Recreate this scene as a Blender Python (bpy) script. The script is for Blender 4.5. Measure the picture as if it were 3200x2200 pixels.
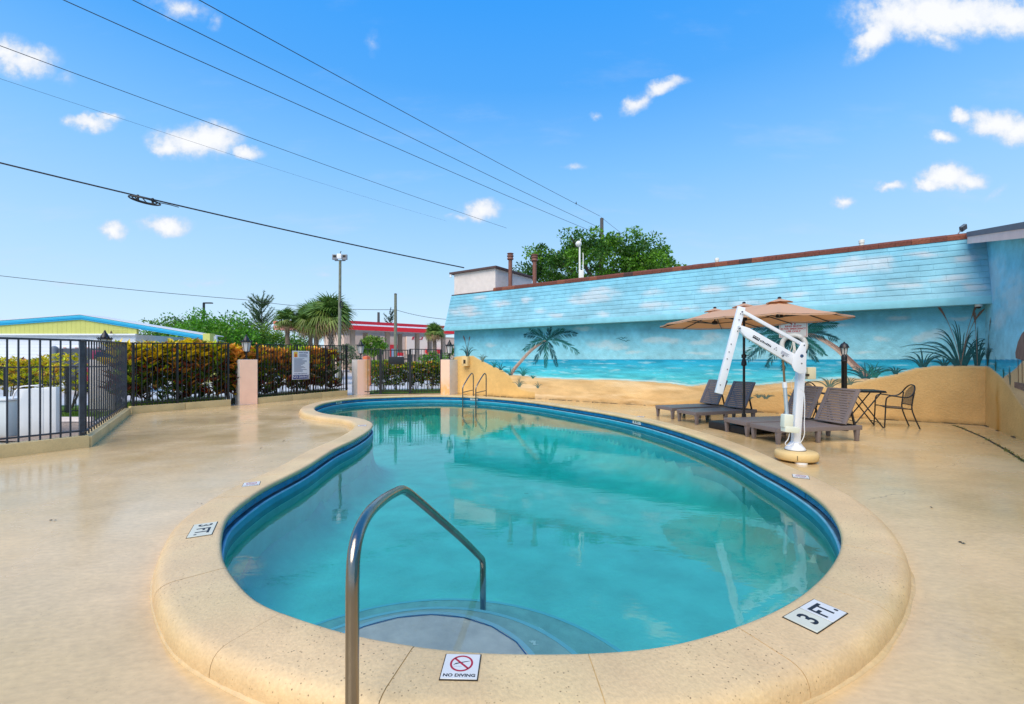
import bpy, bmesh, math, random
import numpy as np
from mathutils import Vector, Matrix
from mathutils.geometry import tessellate_polygon

# ------------------------------------------------------------------ clear
for o in list(bpy.data.objects):
    bpy.data.objects.remove(o, do_unlink=True)
S = bpy.context.scene
COL = S.collection
R = math.radians
random.seed(7)

# ------------------------------------------------------------------ camera, world, sun, exposure
H = 1.40                      # camera height above the pool deck
cam_d = bpy.data.cameras.new('camera')
cam = bpy.data.objects.new('camera', cam_d); COL.objects.link(cam)
cam.location = (0, 0, H); cam.rotation_euler = (R(90), 0, 0)
cam_d.sensor_width = 36; cam_d.lens = 36 * 1000 / 2321.0
cam_d.shift_y = 17.0 / 2321
cam_d.clip_start = 0.05; cam_d.clip_end = 3000
S.camera = cam

SUN_EL, SUN_AZ = R(52), R(205)      # azimuth measured clockwise from +Y: behind the camera, a little to its left
world = bpy.data.worlds.new('World'); S.world = world; world.use_nodes = True
SKY_STRENGTH = 0.12
SUN_STRENGTH = 2.6
sun_d = bpy.data.lights.new('sun', 'SUN'); sun_d.energy = SUN_STRENGTH; sun_d.angle = R(50); sun_d.color = (1.0, .87, .68)
sun = bpy.data.objects.new('sun', sun_d); COL.objects.link(sun)
sd = Vector((math.sin(SUN_AZ) * math.cos(SUN_EL), math.cos(SUN_AZ) * math.cos(SUN_EL), math.sin(SUN_EL)))
sun.rotation_euler = sd.to_track_quat('Z', 'Y').to_euler(); sun.location = sd * 60
S.view_settings.view_transform = 'Standard'; S.view_settings.look = 'None'
S.view_settings.gamma = 1; S.view_settings.use_curve_mapping = False
S.view_settings.exposure = 0.62
S.render.engine = 'CYCLES'
cy = S.cycles
cy.use_denoising = True; cy.max_bounces = 8; cy.diffuse_bounces = 3; cy.glossy_bounces = 4
cy.transmission_bounces = 4; cy.transparent_max_bounces = 12; cy.volume_bounces = 0
cy.caustics_reflective = False; cy.caustics_refractive = False
cy.sample_clamp_indirect = 6

def srgb(r, g, b, k=1.0):
    f = lambda c: ((c / 255) / 12.92 if c / 255 <= .04045 else ((c / 255 + .055) / 1.055) ** 2.4)
    return (f(r) * k, f(g) * k, f(b) * k, 1)

# pixel of the 2321 px wide photograph -> place
def gr(u, v, z=0.0):
    d = (H - z) * 1000 / (v - 815); return Vector(((u - 1160.5) / 1000 * d, d, z))
def at(u, v, d):
    return Vector(((u - 1160.5) / 1000 * d, d, H + (815 - v) / 1000 * d))

def build_world():
    nt = world.node_tree; N = nt.nodes; L = nt.links; N.clear()
    def nd(t, **k):
        n = N.new(t)
        for a, b in k.items(): setattr(n, a, b)
        return n
    def mth(op, a, b=None, c=None, clamp=False):
        n = nd('ShaderNodeMath', operation=op); n.use_clamp = clamp
        for i, x in enumerate((a, b, c)):
            if x is None: continue
            if isinstance(x, (int, float)): n.inputs[i].default_value = x
            else: L.new(x, n.inputs[i])
        return n.outputs[0]
    def vm(op, a, b=None):
        n = nd('ShaderNodeVectorMath', operation=op)
        for i, x in enumerate((a, b)):
            if x is None: continue
            if isinstance(x, tuple): n.inputs[i].default_value = x
            else: L.new(x, n.inputs[i])
        return n.outputs['Value'] if op in ('LENGTH', 'DOT_PRODUCT') else n.outputs[0]
    sky = nd('ShaderNodeTexSky', sky_type='NISHITA'); sky.sun_disc = False
    sky.sun_elevation = SUN_EL; sky.sun_rotation = SUN_AZ
    sky.air_density = 1.0; sky.dust_density = 0.3; sky.ozone_density = 2.0
    tc = nd('ShaderNodeTexCoord'); d = tc.outputs['Generated']
    sp = nd('ShaderNodeSeparateXYZ'); L.new(d, sp.inputs[0])
    rp = nd('ShaderNodeValToRGB'); e = rp.color_ramp.elements
    for i, (p_, c_) in enumerate(SKY_GRADE):
        q_ = e[i] if i < 2 else e.new(p_)
        q_.position = p_; q_.color = (*c_, 1)
    rp.color_ramp.interpolation = 'EASE' if False else 'LINEAR'
    L.new(sp.outputs[2], rp.inputs[0])
    gs = vm('SCALE', rp.outputs[0]); gs.node.inputs['Scale'].default_value = SKY_GAIN
    hs = nd('ShaderNodeMixRGB'); hs.inputs[0].default_value = SKY_MIX; L.new(sky.outputs[0], hs.inputs[1]); L.new(gs, hs.inputs[2])
    yy = mth('MAXIMUM', sp.outputs[1], 0.08)
    X = mth('DIVIDE', sp.outputs[0], yy); Z = mth('DIVIDE', sp.outputs[2], yy)
    cb = nd('ShaderNodeCombineXYZ'); L.new(X, cb.inputs[0]); L.new(Z, cb.inputs[1]); P = cb.outputs[0]
    nz = nd('ShaderNodeTexNoise'); nz.inputs['Scale'].default_value = 14; nz.inputs['Detail'].default_value = 6; nz.inputs['Roughness'].default_value = .62
    L.new(P, nz.inputs['Vector'])
    nz2 = nd('ShaderNodeTexNoise'); nz2.inputs['Scale'].default_value = 42; nz2.inputs['Detail'].default_value = 8; nz2.inputs['Roughness'].default_value = .6
    L.new(P, nz2.inputs['Vector'])
    warp = vm('SCALE', vm('SUBTRACT', nz.outputs['Color'], (.5, .5, .5))); warp.node.inputs['Scale'].default_value = .055
    Pw = vm('ADD', P, warp)
    # the clouds of the sky in view: centre, radii (pixels of the photograph), tilt, density
    clouds = [(50, 138, 85, 42, 0, 1), (12, 120, 60, 45, 0, .95), (205, 278, 58, 24, 0, 1), (245, 264, 34, 17, 0, .9), (425, 322, 92, 44, 0, 1.1), (475, 318, 80, 42, 0, 1.1),
              (380, 335, 48, 26, 0, 1), (560, 343, 42, 16, 12, .85), (258, 522, 34, 21, 0, 1.05), (375, 512, 60, 25, 0, 1.1), (1088, 476, 52, 27, 0, 1.05),
              (1045, 490, 40, 12, 0, .55), (1445, 228, 46, 24, -40, .8), (1500, 198, 68, 18, -12, .85), (2140, 30, 230, 62, 0, 1.15), (1990, 75, 95, 36, -40, .95), (2290, 40, 120, 50, 0, 1),
              (2040, 20, 120, 60, -20, 1), (2125, 85, 60, 22, 30, .7), (2268, 285, 88, 38, 12, 1.1), (2180, 262, 32, 18, 20, .9), (2310, 300, 50, 36, 0, 1.1),
              (2137, 316, 36, 19, 0, 1), (2150, 404, 66, 34, 0, 1.15), (2200, 410, 44, 20, 0, .9), (2105, 420, 50, 17, 0, .95), (2017, 424, 38, 13, 0, .85), (1912, 463, 30, 16, 0, .9),
              (410, 18, 80, 30, 10, .55), (487, 50, 22, 24, 0, .45), (840, 100, 22, 36, 0, .32), (460, 640, 62, 13, 0, .45), (150, 645, 60, 10, 0, .3), (730, 622, 30, 8, 0, .35),
              (1350, 265, 18, 8, 0, .4), (1300, 377, 40, 9, -8, .42), (2255, 438, 40, 12, -35, .4), (145, 175, 30, 20, 0, .35)]
    acc = None
    for (u, v, a, b, tilt, den) in clouds:
        mp = nd('ShaderNodeMapping', vector_type='TEXTURE')
        mp.inputs['Location'].default_value = ((u - 1160.5) / 1000, (815 - v) / 1000, 0)
        mp.inputs['Rotation'].default_value = (0, 0, R(-tilt))
        mp.inputs['Scale'].default_value = (a / 1000, b / 1000, 1)
        L.new(Pw, mp.inputs['Vector'])
        ln = vm('LENGTH', mp.outputs[0])
        m = mth('MULTIPLY', mth('SUBTRACT', 1.25, ln, clamp=False), den)
        m = mth('MAXIMUM', m, 0)
        acc = m if acc is None else mth('MAXIMUM', acc, m)
    # thicken with noise, soft underside
    n1 = mth('ADD', mth('MULTIPLY', mth('SUBTRACT', nz.outputs['Fac'], .5), .9), mth('MULTIPLY', mth('SUBTRACT', nz2.outputs['Fac'], .5), .95))
    body = mth('ADD', acc, mth('MULTIPLY', n1, mth('MINIMUM', mth('MULTIPLY', acc, 2.2), 1.0)))
    mr = nd('ShaderNodeMapRange', interpolation_type='SMOOTHSTEP'); mr.inputs['From Min'].default_value = .04; mr.inputs['From Max'].default_value = .88
    L.new(body, mr.inputs['Value'])
    front = mth('GREATER_THAN', sp.outputs[1], .1)
    up = mth('GREATER_THAN', sp.outputs[2], 0)
    cl_front = mth('MULTIPLY', mth('MULTIPLY', mr.outputs[0], front), up)
    # the rest of the sky carries the same sparse small clouds
    hz = mth('ADD', mth('ABSOLUTE', sp.outputs[2]), .25)
    cb2 = nd('ShaderNodeCombineXYZ'); L.new(mth('DIVIDE', sp.outputs[0], hz), cb2.inputs[0]); L.new(mth('DIVIDE', sp.outputs[1], hz), cb2.inputs[1])
    nz3 = nd('ShaderNodeTexNoise'); nz3.inputs['Scale'].default_value = 2.4; nz3.inputs['Detail'].default_value = 6; L.new(cb2.outputs[0], nz3.inputs['Vector'])
    mr2 = nd('ShaderNodeMapRange', interpolation_type='SMOOTHSTEP'); mr2.inputs['From Min'].default_value = .58; mr2.inputs['From Max'].default_value = .72
    L.new(nz3.outputs['Fac'], mr2.inputs['Value'])
    cl_back = mth('MULTIPLY', mr2.outputs[0], mth('SUBTRACT', 1.0, front))
    mpw = nd('ShaderNodeMapping'); mpw.inputs['Scale'].default_value = (1.6, 4.2, 1); mpw.inputs['Rotation'].default_value = (0, 0, R(18)); L.new(cb2.outputs[0], mpw.inputs['Vector'])
    nzw = nd('ShaderNodeTexNoise'); nzw.inputs['Scale'].default_value = 1.3; nzw.inputs['Detail'].default_value = 9; nzw.inputs['Roughness'].default_value = .62; L.new(mpw.outputs[0], nzw.inputs['Vector'])
    mrw = nd('ShaderNodeMapRange', interpolation_type='SMOOTHSTEP'); mrw.inputs['From Min'].default_value = .52; mrw.inputs['From Max'].default_value = .78; mrw.inputs['To Max'].default_value = .20; L.new(nzw.outputs['Fac'], mrw.inputs['Value'])
    cl = mth('MULTIPLY', mth('MAXIMUM', mth('MAXIMUM', cl_front, cl_back), mrw.outputs[0]), .97)
    mx = nd('ShaderNodeMixRGB'); L.new(cl, mx.inputs[0]); L.new(hs.outputs[0], mx.inputs[1])
    cmix = nd('ShaderNodeMixRGB'); cmix.inputs[1].default_value = CLOUD_SHADE; cmix.inputs[2].default_value = CLOUD_COL
    ms_ = nd('ShaderNodeMapRange'); ms_.inputs['From Min'].default_value = .35; ms_.inputs['From Max'].default_value = 1.1; L.new(body, ms_.inputs['Value']); L.new(ms_.outputs[0], cmix.inputs[0]); L.new(cmix.outputs[0], mx.inputs[2])
    bg = nd('ShaderNodeBackground'); bg.inputs['Strength'].default_value = SKY_STRENGTH
    L.new(mx.outputs[0], bg.inputs['Color'])
    out = nd('ShaderNodeOutputWorld'); L.new(bg.outputs[0], out.inputs['Surface'])
SKY_GRADE = [(0, (.68, .85, 1.0)), (1, (.025, .26, .88)), (.05, (.61, .82, 1.0)), (.2, (.43, .71, 1.0)), (.38, (.22, .55, 1.0)), (.52, (.08, .40, .97)), (.63, (.04, .35, .97))]
SKY_GAIN, SKY_MIX = 5.7, .93        # the clear humid blue of this sky, over the Nishita base
CLOUD_COL = (5.4, 5.45, 5.6, 1); CLOUD_SHADE = (3.6, 4.1, 4.9, 1)
build_world()
world.cycles.sampling_method = 'MANUAL'; world.cycles.sample_map_resolution = 1024

# ------------------------------------------------------------------ materials
def mat(name, col, rough=.6, nscale=0, var=.12, bump=0, bscale=None, metal=0, spec=.5, detail=4, stretch=None, emit=None, ior=None, coat=0):
    m = bpy.data.materials.new(name); m.use_nodes = True
    nt = m.node_tree; b = nt.nodes['Principled BSDF']
    c = col if len(col) == 4 else (*col, 1)
    b.inputs['Base Color'].default_value = c
    b.inputs['Roughness'].default_value = rough; b.inputs['Metallic'].default_value = metal
    b.inputs['Specular IOR Level'].default_value = spec
    if coat: b.inputs['Coat Weight'].default_value = coat
    if nscale or bump:
        tc = nt.nodes.new('ShaderNodeTexCoord'); src = tc.outputs['Object']
        if stretch:
            mp = nt.nodes.new('ShaderNodeMapping'); mp.inputs['Scale'].default_value = stretch
            nt.links.new(src, mp.inputs[0]); src = mp.outputs[0]
        if nscale:
            n = nt.nodes.new('ShaderNodeTexNoise'); n.inputs['Scale'].default_value = nscale; n.inputs['Detail'].default_value = detail
            nt.links.new(src, n.inputs['Vector'])
            mr = nt.nodes.new('ShaderNodeMapRange'); mr.inputs['From Min'].default_value = .3; mr.inputs['From Max'].default_value = .7
            mr.inputs['To Min'].default_value = 1 - var; mr.inputs['To Max'].default_value = 1 + var
            nt.links.new(n.outputs['Fac'], mr.inputs['Value'])
            mx = nt.nodes.new('ShaderNodeVectorMath'); mx.operation = 'SCALE'; mx.inputs[0].default_value = c[:3]
            nt.links.new(mr.outputs[0], mx.inputs['Scale']); nt.links.new(mx.outputs[0], b.inputs['Base Color'])
        if bump:
            n2 = nt.nodes.new('ShaderNodeTexNoise'); n2.inputs['Scale'].default_value = bscale or nscale * 4; n2.inputs['Detail'].default_value = 5
            nt.links.new(src, n2.inputs['Vector'])
            bp = nt.nodes.new('ShaderNodeBump'); bp.inputs['Strength'].default_value = bump; bp.inputs['Distance'].default_value = .02
            nt.links.new(n2.outputs['Fac'], bp.inputs['Height']); nt.links.new(bp.outputs[0], b.inputs['Normal'])
    return m

def colmat(name, rough=.7, bump=0, bscale=60, spec=.3, trans=0, mottle=0, mscale=30):
    m = bpy.data.materials.new(name); m.use_nodes = True
    nt = m.node_tree; b = nt.nodes['Principled BSDF']
    a = nt.nodes.new('ShaderNodeAttribute'); a.attribute_name = 'Col'
    b.inputs['Roughness'].default_value = rough; b.inputs['Specular IOR Level'].default_value = spec
    src = a.outputs['Color']
    if mottle:
        tc = nt.nodes.new('ShaderNodeTexCoord')
        n = nt.nodes.new('ShaderNodeTexNoise'); n.inputs['Scale'].default_value = mscale; n.inputs['Detail'].default_value = 5
        nt.links.new(tc.outputs['Object'], n.inputs['Vector'])
        mr = nt.nodes.new('ShaderNodeMapRange'); mr.inputs['From Min'].default_value = .3; mr.inputs['From Max'].default_value = .7
        mr.inputs['To Min'].default_value = 1 - mottle; mr.inputs['To Max'].default_value = 1 + mottle
        nt.links.new(n.outputs['Fac'], mr.inputs['Value'])
        mx = nt.nodes.new('ShaderNodeVectorMath'); mx.operation = 'SCALE'
        nt.links.new(src, mx.inputs[0]); nt.links.new(mr.outputs[0], mx.inputs['Scale']); src = mx.outputs[0]
    nt.links.new(src, b.inputs['Base Color'])
    if bump:
        tc = nt.nodes.new('ShaderNodeTexCoord')
        n2 = nt.nodes.new('ShaderNodeTexNoise'); n2.inputs['Scale'].default_value = bscale; n2.inputs['Detail'].default_value = 5
        nt.links.new(tc.outputs['Object'], n2.inputs['Vector'])
        bp = nt.nodes.new('ShaderNodeBump'); bp.inputs['Strength'].default_value = bump; bp.inputs['Distance'].default_value = .02
        nt.links.new(n2.outputs['Fac'], bp.inputs['Height']); nt.links.new(bp.outputs[0], b.inputs['Normal'])
    if trans:
        t = nt.nodes.new('ShaderNodeBsdfTranslucent'); nt.links.new(src, t.inputs['Color'])
        ms = nt.nodes.new('ShaderNodeMixShader'); ms.inputs[0].default_value = trans
        nt.links.new(b.outputs[0], ms.inputs[1]); nt.links.new(t.outputs[0], ms.inputs[2])
        nt.links.new(ms.outputs[0], nt.nodes['Material Output'].inputs['Surface'])
    return m

# ------------------------------------------------------------------ mesh builder
class MB:
    def __init__(s): s.V = []; s.F = []; s.C = []; s.smooth = []
    def add(s, vs, fs, col=None, sm=False):
        o = len(s.V); s.V += [tuple(v) for v in vs]; s.F += [tuple(i + o for i in f) for f in fs]
        s.smooth += [sm] * len(fs); s.C += [(col or (1, 1, 1, 1))] * len(vs); return s
    def box(s, c, d, rz=0, M=None, col=None):
        x, y, z = d[0] / 2, d[1] / 2, d[2] / 2
        vs = [Vector(p) for p in ((-x, -y, -z), (x, -y, -z), (x, y, -z), (-x, y, -z), (-x, -y, z), (x, -y, z), (x, y, z), (-x, y, z))]
        m = M if M is not None else Matrix.Rotation(rz, 3, 'Z')
        vs = [m @ v + Vector(c) for v in vs]
        return s.add(vs, [(3, 2, 1, 0), (4, 5, 6, 7), (0, 1, 5, 4), (1, 2, 6, 5), (2, 3, 7, 6), (3, 0, 4, 7)], col)
    def beam(s, a, b, w, h, up=(0, 0, 1), w2=None, h2=None, col=None):
        a, b = Vector(a), Vector(b); d = (b - a).normalized(); u = Vector(up)
        if abs(d.dot(u)) > .98: u = Vector((0, 1, 0))
        r = d.cross(u).normalized(); u = r.cross(d).normalized()
        w2 = w if w2 is None else w2; h2 = h if h2 is None else h2
        vs = [a - r * w / 2 - u * h / 2, a + r * w / 2 - u * h / 2, a + r * w / 2 + u * h / 2, a - r * w / 2 + u * h / 2,
              b - r * w2 / 2 - u * h2 / 2, b + r * w2 / 2 - u * h2 / 2, b + r * w2 / 2 + u * h2 / 2, b - r * w2 / 2 + u * h2 / 2]
        return s.add(vs, [(0, 1, 2, 3), (7, 6, 5, 4), (0, 4, 5, 1), (1, 5, 6, 2), (2, 6, 7, 3), (3, 7, 4, 0)], col)
    def tube(s, pts, r, seg=8, radii=None, closed=False, col=None, caps=True):
        pts = [Vector(p) for p in pts]; n = len(pts); vs = []; fs = []
        prev = None
        for i, p in enumerate(pts):
            if closed: d = (pts[(i + 1) % n] - pts[i - 1])
            else: d = pts[min(i + 1, n - 1)] - pts[max(i - 1, 0)]
            d.normalize()
            if prev is None:
                u = Vector((0, 0, 1)) if abs(d.z) < .9 else Vector((1, 0, 0))
                u = (u - d * u.dot(d)).normalized()
            else:
                u = prev - d * prev.dot(d)
                u = u.normalized() if u.length > 1e-6 else prev
            prev = u; w = d.cross(u); rr = radii[i] if radii else r
            vs += [p + (u * math.cos(2 * math.pi * k / seg) + w * math.sin(2 * math.pi * k / seg)) * rr for k in range(seg)]
        m = n if closed else n - 1
        for i in range(m):
            j = (i + 1) % n
            fs += [(i * seg + k, i * seg + (k + 1) % seg, j * seg + (k + 1) % seg, j * seg + k) for k in range(seg)]
        s.add(vs, fs, col, True)
        if caps and not closed:
            o = len(s.V) - len(vs)
            s.F += [tuple(o + k for k in reversed(range(seg))), tuple(o + (n - 1) * seg + k for k in range(seg))]; s.smooth += [False, False]
        return s
    def lathe(s, prof, seg=16, c=(0, 0, 0), rot=0, sm=True, col=None):
        vs = []; fs = []; c = Vector(c)
        for r, z in prof:
            vs += [c + Vector((r * math.cos(2 * math.pi * k / seg + rot), r * math.sin(2 * math.pi * k / seg + rot), z)) for k in range(seg)]
        for i in range(len(prof) - 1):
            fs += [(i * seg + k, i * seg + (k + 1) % seg, (i + 1) * seg + (k + 1) % seg, (i + 1) * seg + k) for k in range(seg)]
        n = len(prof)
        fs += [tuple(reversed(range(seg))), tuple((n - 1) * seg + k for k in range(seg))]
        return s.add(vs, fs, col, sm)
    def prism(s, poly, vec, col=None):
        poly = [Vector(p) for p in poly]; vec = Vector(vec); n = len(poly)
        vs = poly + [p + vec for p in poly]
        fs = [tuple(reversed(range(n))), tuple(range(n, 2 * n))] + [(i, (i + 1) % n, n + (i + 1) % n, n + i) for i in range(n)]
        return s.add(vs, fs, col)
    def mesh(s, name):
        me = bpy.data.meshes.new(name); me.from_pydata(s.V, [], s.F)
        me.polygons.foreach_set('use_smooth', s.smooth)
        return me
    def build(s, name, material, parent=None, bevel=0, colors=False, sharp=40, seg=2):
        me = s.mesh(name)
        if bevel:
            bm = bmesh.new(); bm.from_mesh(me)
            bmesh.ops.recalc_face_normals(bm, faces=bm.faces)
            es = [e for e in bm.edges if len(e.link_faces) == 2 and e.calc_face_angle(0) > R(35)]
            bmesh.ops.bevel(bm, geom=es, offset=bevel, segments=seg, affect='EDGES', profile=.6)
            for f in bm.faces: f.smooth = True
            bm.to_mesh(me); bm.free()
        if colors:
            a = me.color_attributes.new('Col', 'FLOAT_COLOR', 'POINT')
            a.data.foreach_set('color', np.array(s.C, dtype=np.float32).ravel())
        if any(s.smooth) or bevel:
            me.set_sharp_from_angle(angle=R(sharp))
        me.materials.append(material)
        return link(name, me, parent)

MW = {}
def link(name, data, parent=None):
    o = bpy.data.objects.new(name, data); COL.objects.link(o)
    if parent is not None:
        o.parent = parent; o.matrix_parent_inverse = wm(parent).inverted()
    return o
def wm(o):
    m = o.matrix_basis.copy()
    if o.parent is not None: m = wm(o.parent) @ o.matrix_parent_inverse @ m
    return m
def tag(o, label, cat, group=None):
    o['label'] = label; o['category'] = cat
    if group: o['group'] = group
    return o
def thing(name, label, cat, loc=(0, 0, 0), rz=0, group=None):
    o = bpy.data.objects.new(name, None); COL.objects.link(o)
    o.location = loc; o.rotation_euler = (0, 0, rz); o.empty_display_size = .1
    return tag(o, label, cat, group)
def struct(o): o['kind'] = 'structure'; return o
def stuff(o): o['kind'] = 'stuff'; return o
KIDS = {}
def kids(o): return [c for c in bpy.data.objects if c.parent == o]
def copy_tree(o, parent=None):
    c = o.copy(); COL.objects.link(c)
    if parent is not None: c.parent = parent
    for ch in kids(o): copy_tree(ch, c)
    return c
def dup(root, loc, rz, label):
    c = copy_tree(root); c.location = loc; c.rotation_euler = (0, 0, rz); c['label'] = label
    return c
def inst(src, loc, rz=0, parent=None):
    """another part sharing src's mesh"""
    o = bpy.data.objects.new(src.name.split('.')[0], src.data if isinstance(src, bpy.types.Object) else src); COL.objects.link(o)
    o.location = loc; o.rotation_euler = (0, 0, rz)
    if parent is not None: o.parent = parent; o.matrix_parent_inverse = wm(parent).inverted()
    return o
def text(name, body, size, pos, right, up, m, parent=None, ext=.0008, bold=0, align='CENTER', space=1.0, sx=1.0, valign='CENTER'):
    c = bpy.data.curves.new(name, 'FONT'); c.body = body; c.size = size; c.extrude = ext; c.offset = bold
    c.align_x = align; c.align_y = valign; c.space_character = space; c.resolution_u = 3
    c.materials.append(m)
    tmp = bpy.data.objects.new(name, c); COL.objects.link(tmp)
    dg = bpy.context.evaluated_depsgraph_get(); me = bpy.data.meshes.new_from_object(tmp.evaluated_get(dg))
    bpy.data.objects.remove(tmp, do_unlink=True); bpy.data.curves.remove(c)
    me.name = name; me.materials.clear(); me.materials.append(m)
    o = bpy.data.objects.new(name, me); COL.objects.link(o)
    r = Vector(right).normalized(); u = Vector(up); u = (u - r * u.dot(r)).normalized(); n = r.cross(u)
    M = Matrix((r * sx, u, n)).transposed().to_4x4(); M.translation = Vector(pos)
    if parent is not None: o.parent = parent; o.matrix_parent_inverse = wm(parent).inverted()
    o.matrix_basis = M
    return o
def bez(p0, p1, p2, n):
    p0, p1, p2 = Vector(p0), Vector(p1), Vector(p2)
    return [p0 * (1 - t) ** 2 + p1 * 2 * t * (1 - t) + p2 * t * t for t in [i / n for i in range(n + 1)]]
def smooth_path(pts, per=6):
    pts = [Vector(p) for p in pts]; out = []
    for i in range(len(pts) - 1):
        a = pts[max(i - 1, 0)]; b = pts[i]; c = pts[i + 1]; d = pts[min(i + 2, len(pts) - 1)]
        for k in range(per):
            t = k / per
            out.append(.5 * ((2 * b) + (c - a) * t + (2 * a - 5 * b + 4 * c - d) * t * t + (3 * b - a - 3 * c + d) * t ** 3))
    out.append(pts[-1]); return out

# value noise for painted colours
_rng = np.random.RandomState(3)
_lat = _rng.rand(512, 512)
def vnoise(x, y):
    xi = np.floor(x).astype(int); yi = np.floor(y).astype(int); fx = x - xi; fy = y - yi
    fx = fx * fx * (3 - 2 * fx); fy = fy * fy * (3 - 2 * fy)
    g = lambda a, b: _lat[a % 512, b % 512]
    return (g(xi, yi) * (1 - fx) + g(xi + 1, yi) * fx) * (1 - fy) + (g(xi, yi + 1) * (1 - fx) + g(xi + 1, yi + 1) * fx) * fy
def fbm(x, y, o=5, g=.55):
    a = 1; t = 0; n = 0
    for i in range(o):
        t = t + a * vnoise(x * 2 ** i + 17.3 * i, y * 2 ** i + 5.1 * i); n += a; a *= g
    return t / n
# ------------------------------------------------------------------ common materials
def ground_mat(name, col, wet=(.25, .55), stretch=(1, 1, 1), nscale=.6, var=.10, bump=.25, bscale=30, speck=0, fine=.06, spec=.5, cracks=0, tint=None):
    m = bpy.data.materials.new(name); m.use_nodes = True
    nt = m.node_tree; L = nt.links; b = nt.nodes['Principled BSDF']; N = nt.nodes
    tc = N.new('ShaderNodeTexCoord'); mp = N.new('ShaderNodeMapping'); mp.inputs['Scale'].default_value = stretch
    mp.inputs['Rotation'].default_value = (0, 0, R(-20))
    L.new(tc.outputs['Object'], mp.inputs[0])
    def noise(sc, det, vec, rough=.55):
        n = N.new('ShaderNodeTexNoise'); n.inputs['Scale'].default_value = sc; n.inputs['Detail'].default_value = det; n.inputs['Roughness'].default_value = rough
        L.new(vec, n.inputs['Vector']); return n.outputs['Fac']
    def rng(x, a, b_, c, d):
        r = N.new('ShaderNodeMapRange'); r.inputs['From Min'].default_value = a; r.inputs['From Max'].default_value = b_
        r.inputs['To Min'].default_value = c; r.inputs['To Max'].default_value = d; L.new(x, r.inputs['Value']); return r.outputs[0]
    big = noise(nscale, 6, tc.outputs['Object'], .6); brush = noise(3.2, 5, mp.outputs[0]); fin = noise(bscale, 4, mp.outputs[0])
    f1 = rng(big, .3, .7, 1 - var, 1 + var * .6); f2 = rng(brush, .3, .7, 1 - var * .7, 1 + var * .5); f3 = rng(fin, .3, .7, 1 - fine, 1 + fine)
    mu = N.new('ShaderNodeMath'); mu.operation = 'MULTIPLY'; L.new(f1, mu.inputs[0]); L.new(f2, mu.inputs[1])
    mu2 = N.new('ShaderNodeMath'); mu2.operation = 'MULTIPLY'; L.new(mu.outputs[0], mu2.inputs[0]); L.new(f3, mu2.inputs[1]); fac = mu2.outputs[0]
    base = N.new('ShaderNodeRGB'); base.outputs[0].default_value = col if len(col) == 4 else (*col, 1); basec = base.outputs[0]
    if tint:
        tb = noise(nscale * .55 + .13, 4, tc.outputs['Object'])
        mxt = N.new('ShaderNodeMixRGB'); mxt.inputs[2].default_value = tint; L.new(rng(tb, .42, .66, 0, 1), mxt.inputs[0]); L.new(basec, mxt.inputs[1]); basec = mxt.outputs[0]
    sc = N.new('ShaderNodeVectorMath'); sc.operation = 'SCALE'; L.new(basec, sc.inputs[0]); L.new(fac, sc.inputs['Scale']); cur = sc.outputs[0]
    if speck:
        v = N.new('ShaderNodeTexVoronoi'); v.inputs['Scale'].default_value = 55; L.new(tc.outputs['Object'], v.inputs['Vector'])
        dens = noise(1.6, 3, tc.outputs['Object'])
        wn = noise(38, 2, tc.outputs['Object'])
        d1 = rng(v.outputs['Distance'], .12, .25, 1, 0); dm = rng(dens, .42, .60, 0, 1); w2 = rng(wn, .47, .55, 0, 1)
        a = N.new('ShaderNodeMath'); a.operation = 'MULTIPLY'; a.use_clamp = True; L.new(d1, a.inputs[0]); L.new(dm, a.inputs[1])
        a2 = N.new('ShaderNodeMath'); a2.operation = 'MULTIPLY'; L.new(a.outputs[0], a2.inputs[0]); L.new(w2, a2.inputs[1])
        a3 = N.new('ShaderNodeMath'); a3.operation = 'MULTIPLY'; L.new(a2.outputs[0], a3.inputs[0]); a3.inputs[1].default_value = speck
        mx = N.new('ShaderNodeMixRGB'); L.new(a3.outputs[0], mx.inputs[0]); L.new(cur, mx.inputs[1]); mx.inputs[2].default_value = (.09, .042, .012, 1); cur = mx.outputs[0]
    if cracks:
        v = N.new('ShaderNodeTexVoronoi'); v.feature = 'DISTANCE_TO_EDGE'; v.inputs['Scale'].default_value = .28
        wv = N.new('ShaderNodeVectorMath'); wv.operation = 'ADD'; n3 = N.new('ShaderNodeTexNoise'); n3.inputs['Scale'].default_value = 1.6; n3.inputs['Detail'].default_value = 5
        L.new(tc.outputs['Object'], n3.inputs['Vector']); L.new(tc.outputs['Object'], wv.inputs[0]); L.new(n3.outputs['Color'], wv.inputs[1]); L.new(wv.outputs[0], v.inputs['Vector'])
        ce = rng(v.outputs['Distance'], .0008, .0026, 1, 0)
        cm = rng(noise(.9, 3, tc.outputs['Object']), .5, .6, 0, 1)
        a = N.new('ShaderNodeMath'); a.operation = 'MULTIPLY'; a.use_clamp = True; L.new(ce, a.inputs[0]); L.new(cm, a.inputs[1])
        a4 = N.new('ShaderNodeMath'); a4.operation = 'MULTIPLY'; L.new(a.outputs[0], a4.inputs[0]); a4.inputs[1].default_value = cracks
        mx = N.new('ShaderNodeMixRGB'); L.new(a4.outputs[0], mx.inputs[0]); L.new(cur, mx.inputs[1]); mx.inputs[2].default_value = (.09, .06, .03, 1); cur = mx.outputs[0]
    L.new(cur, b.inputs['Base Color'])
    wn = noise(.55, 5, tc.outputs['Object']); L.new(rng(wn, .36, .62, wet[0], wet[1]), b.inputs['Roughness'])
    b.inputs['Specular IOR Level'].default_value = spec
    add = N.new('ShaderNodeMath'); add.operation = 'ADD'; L.new(fin, add.inputs[0]); L.new(brush, add.inputs[1])
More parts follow.
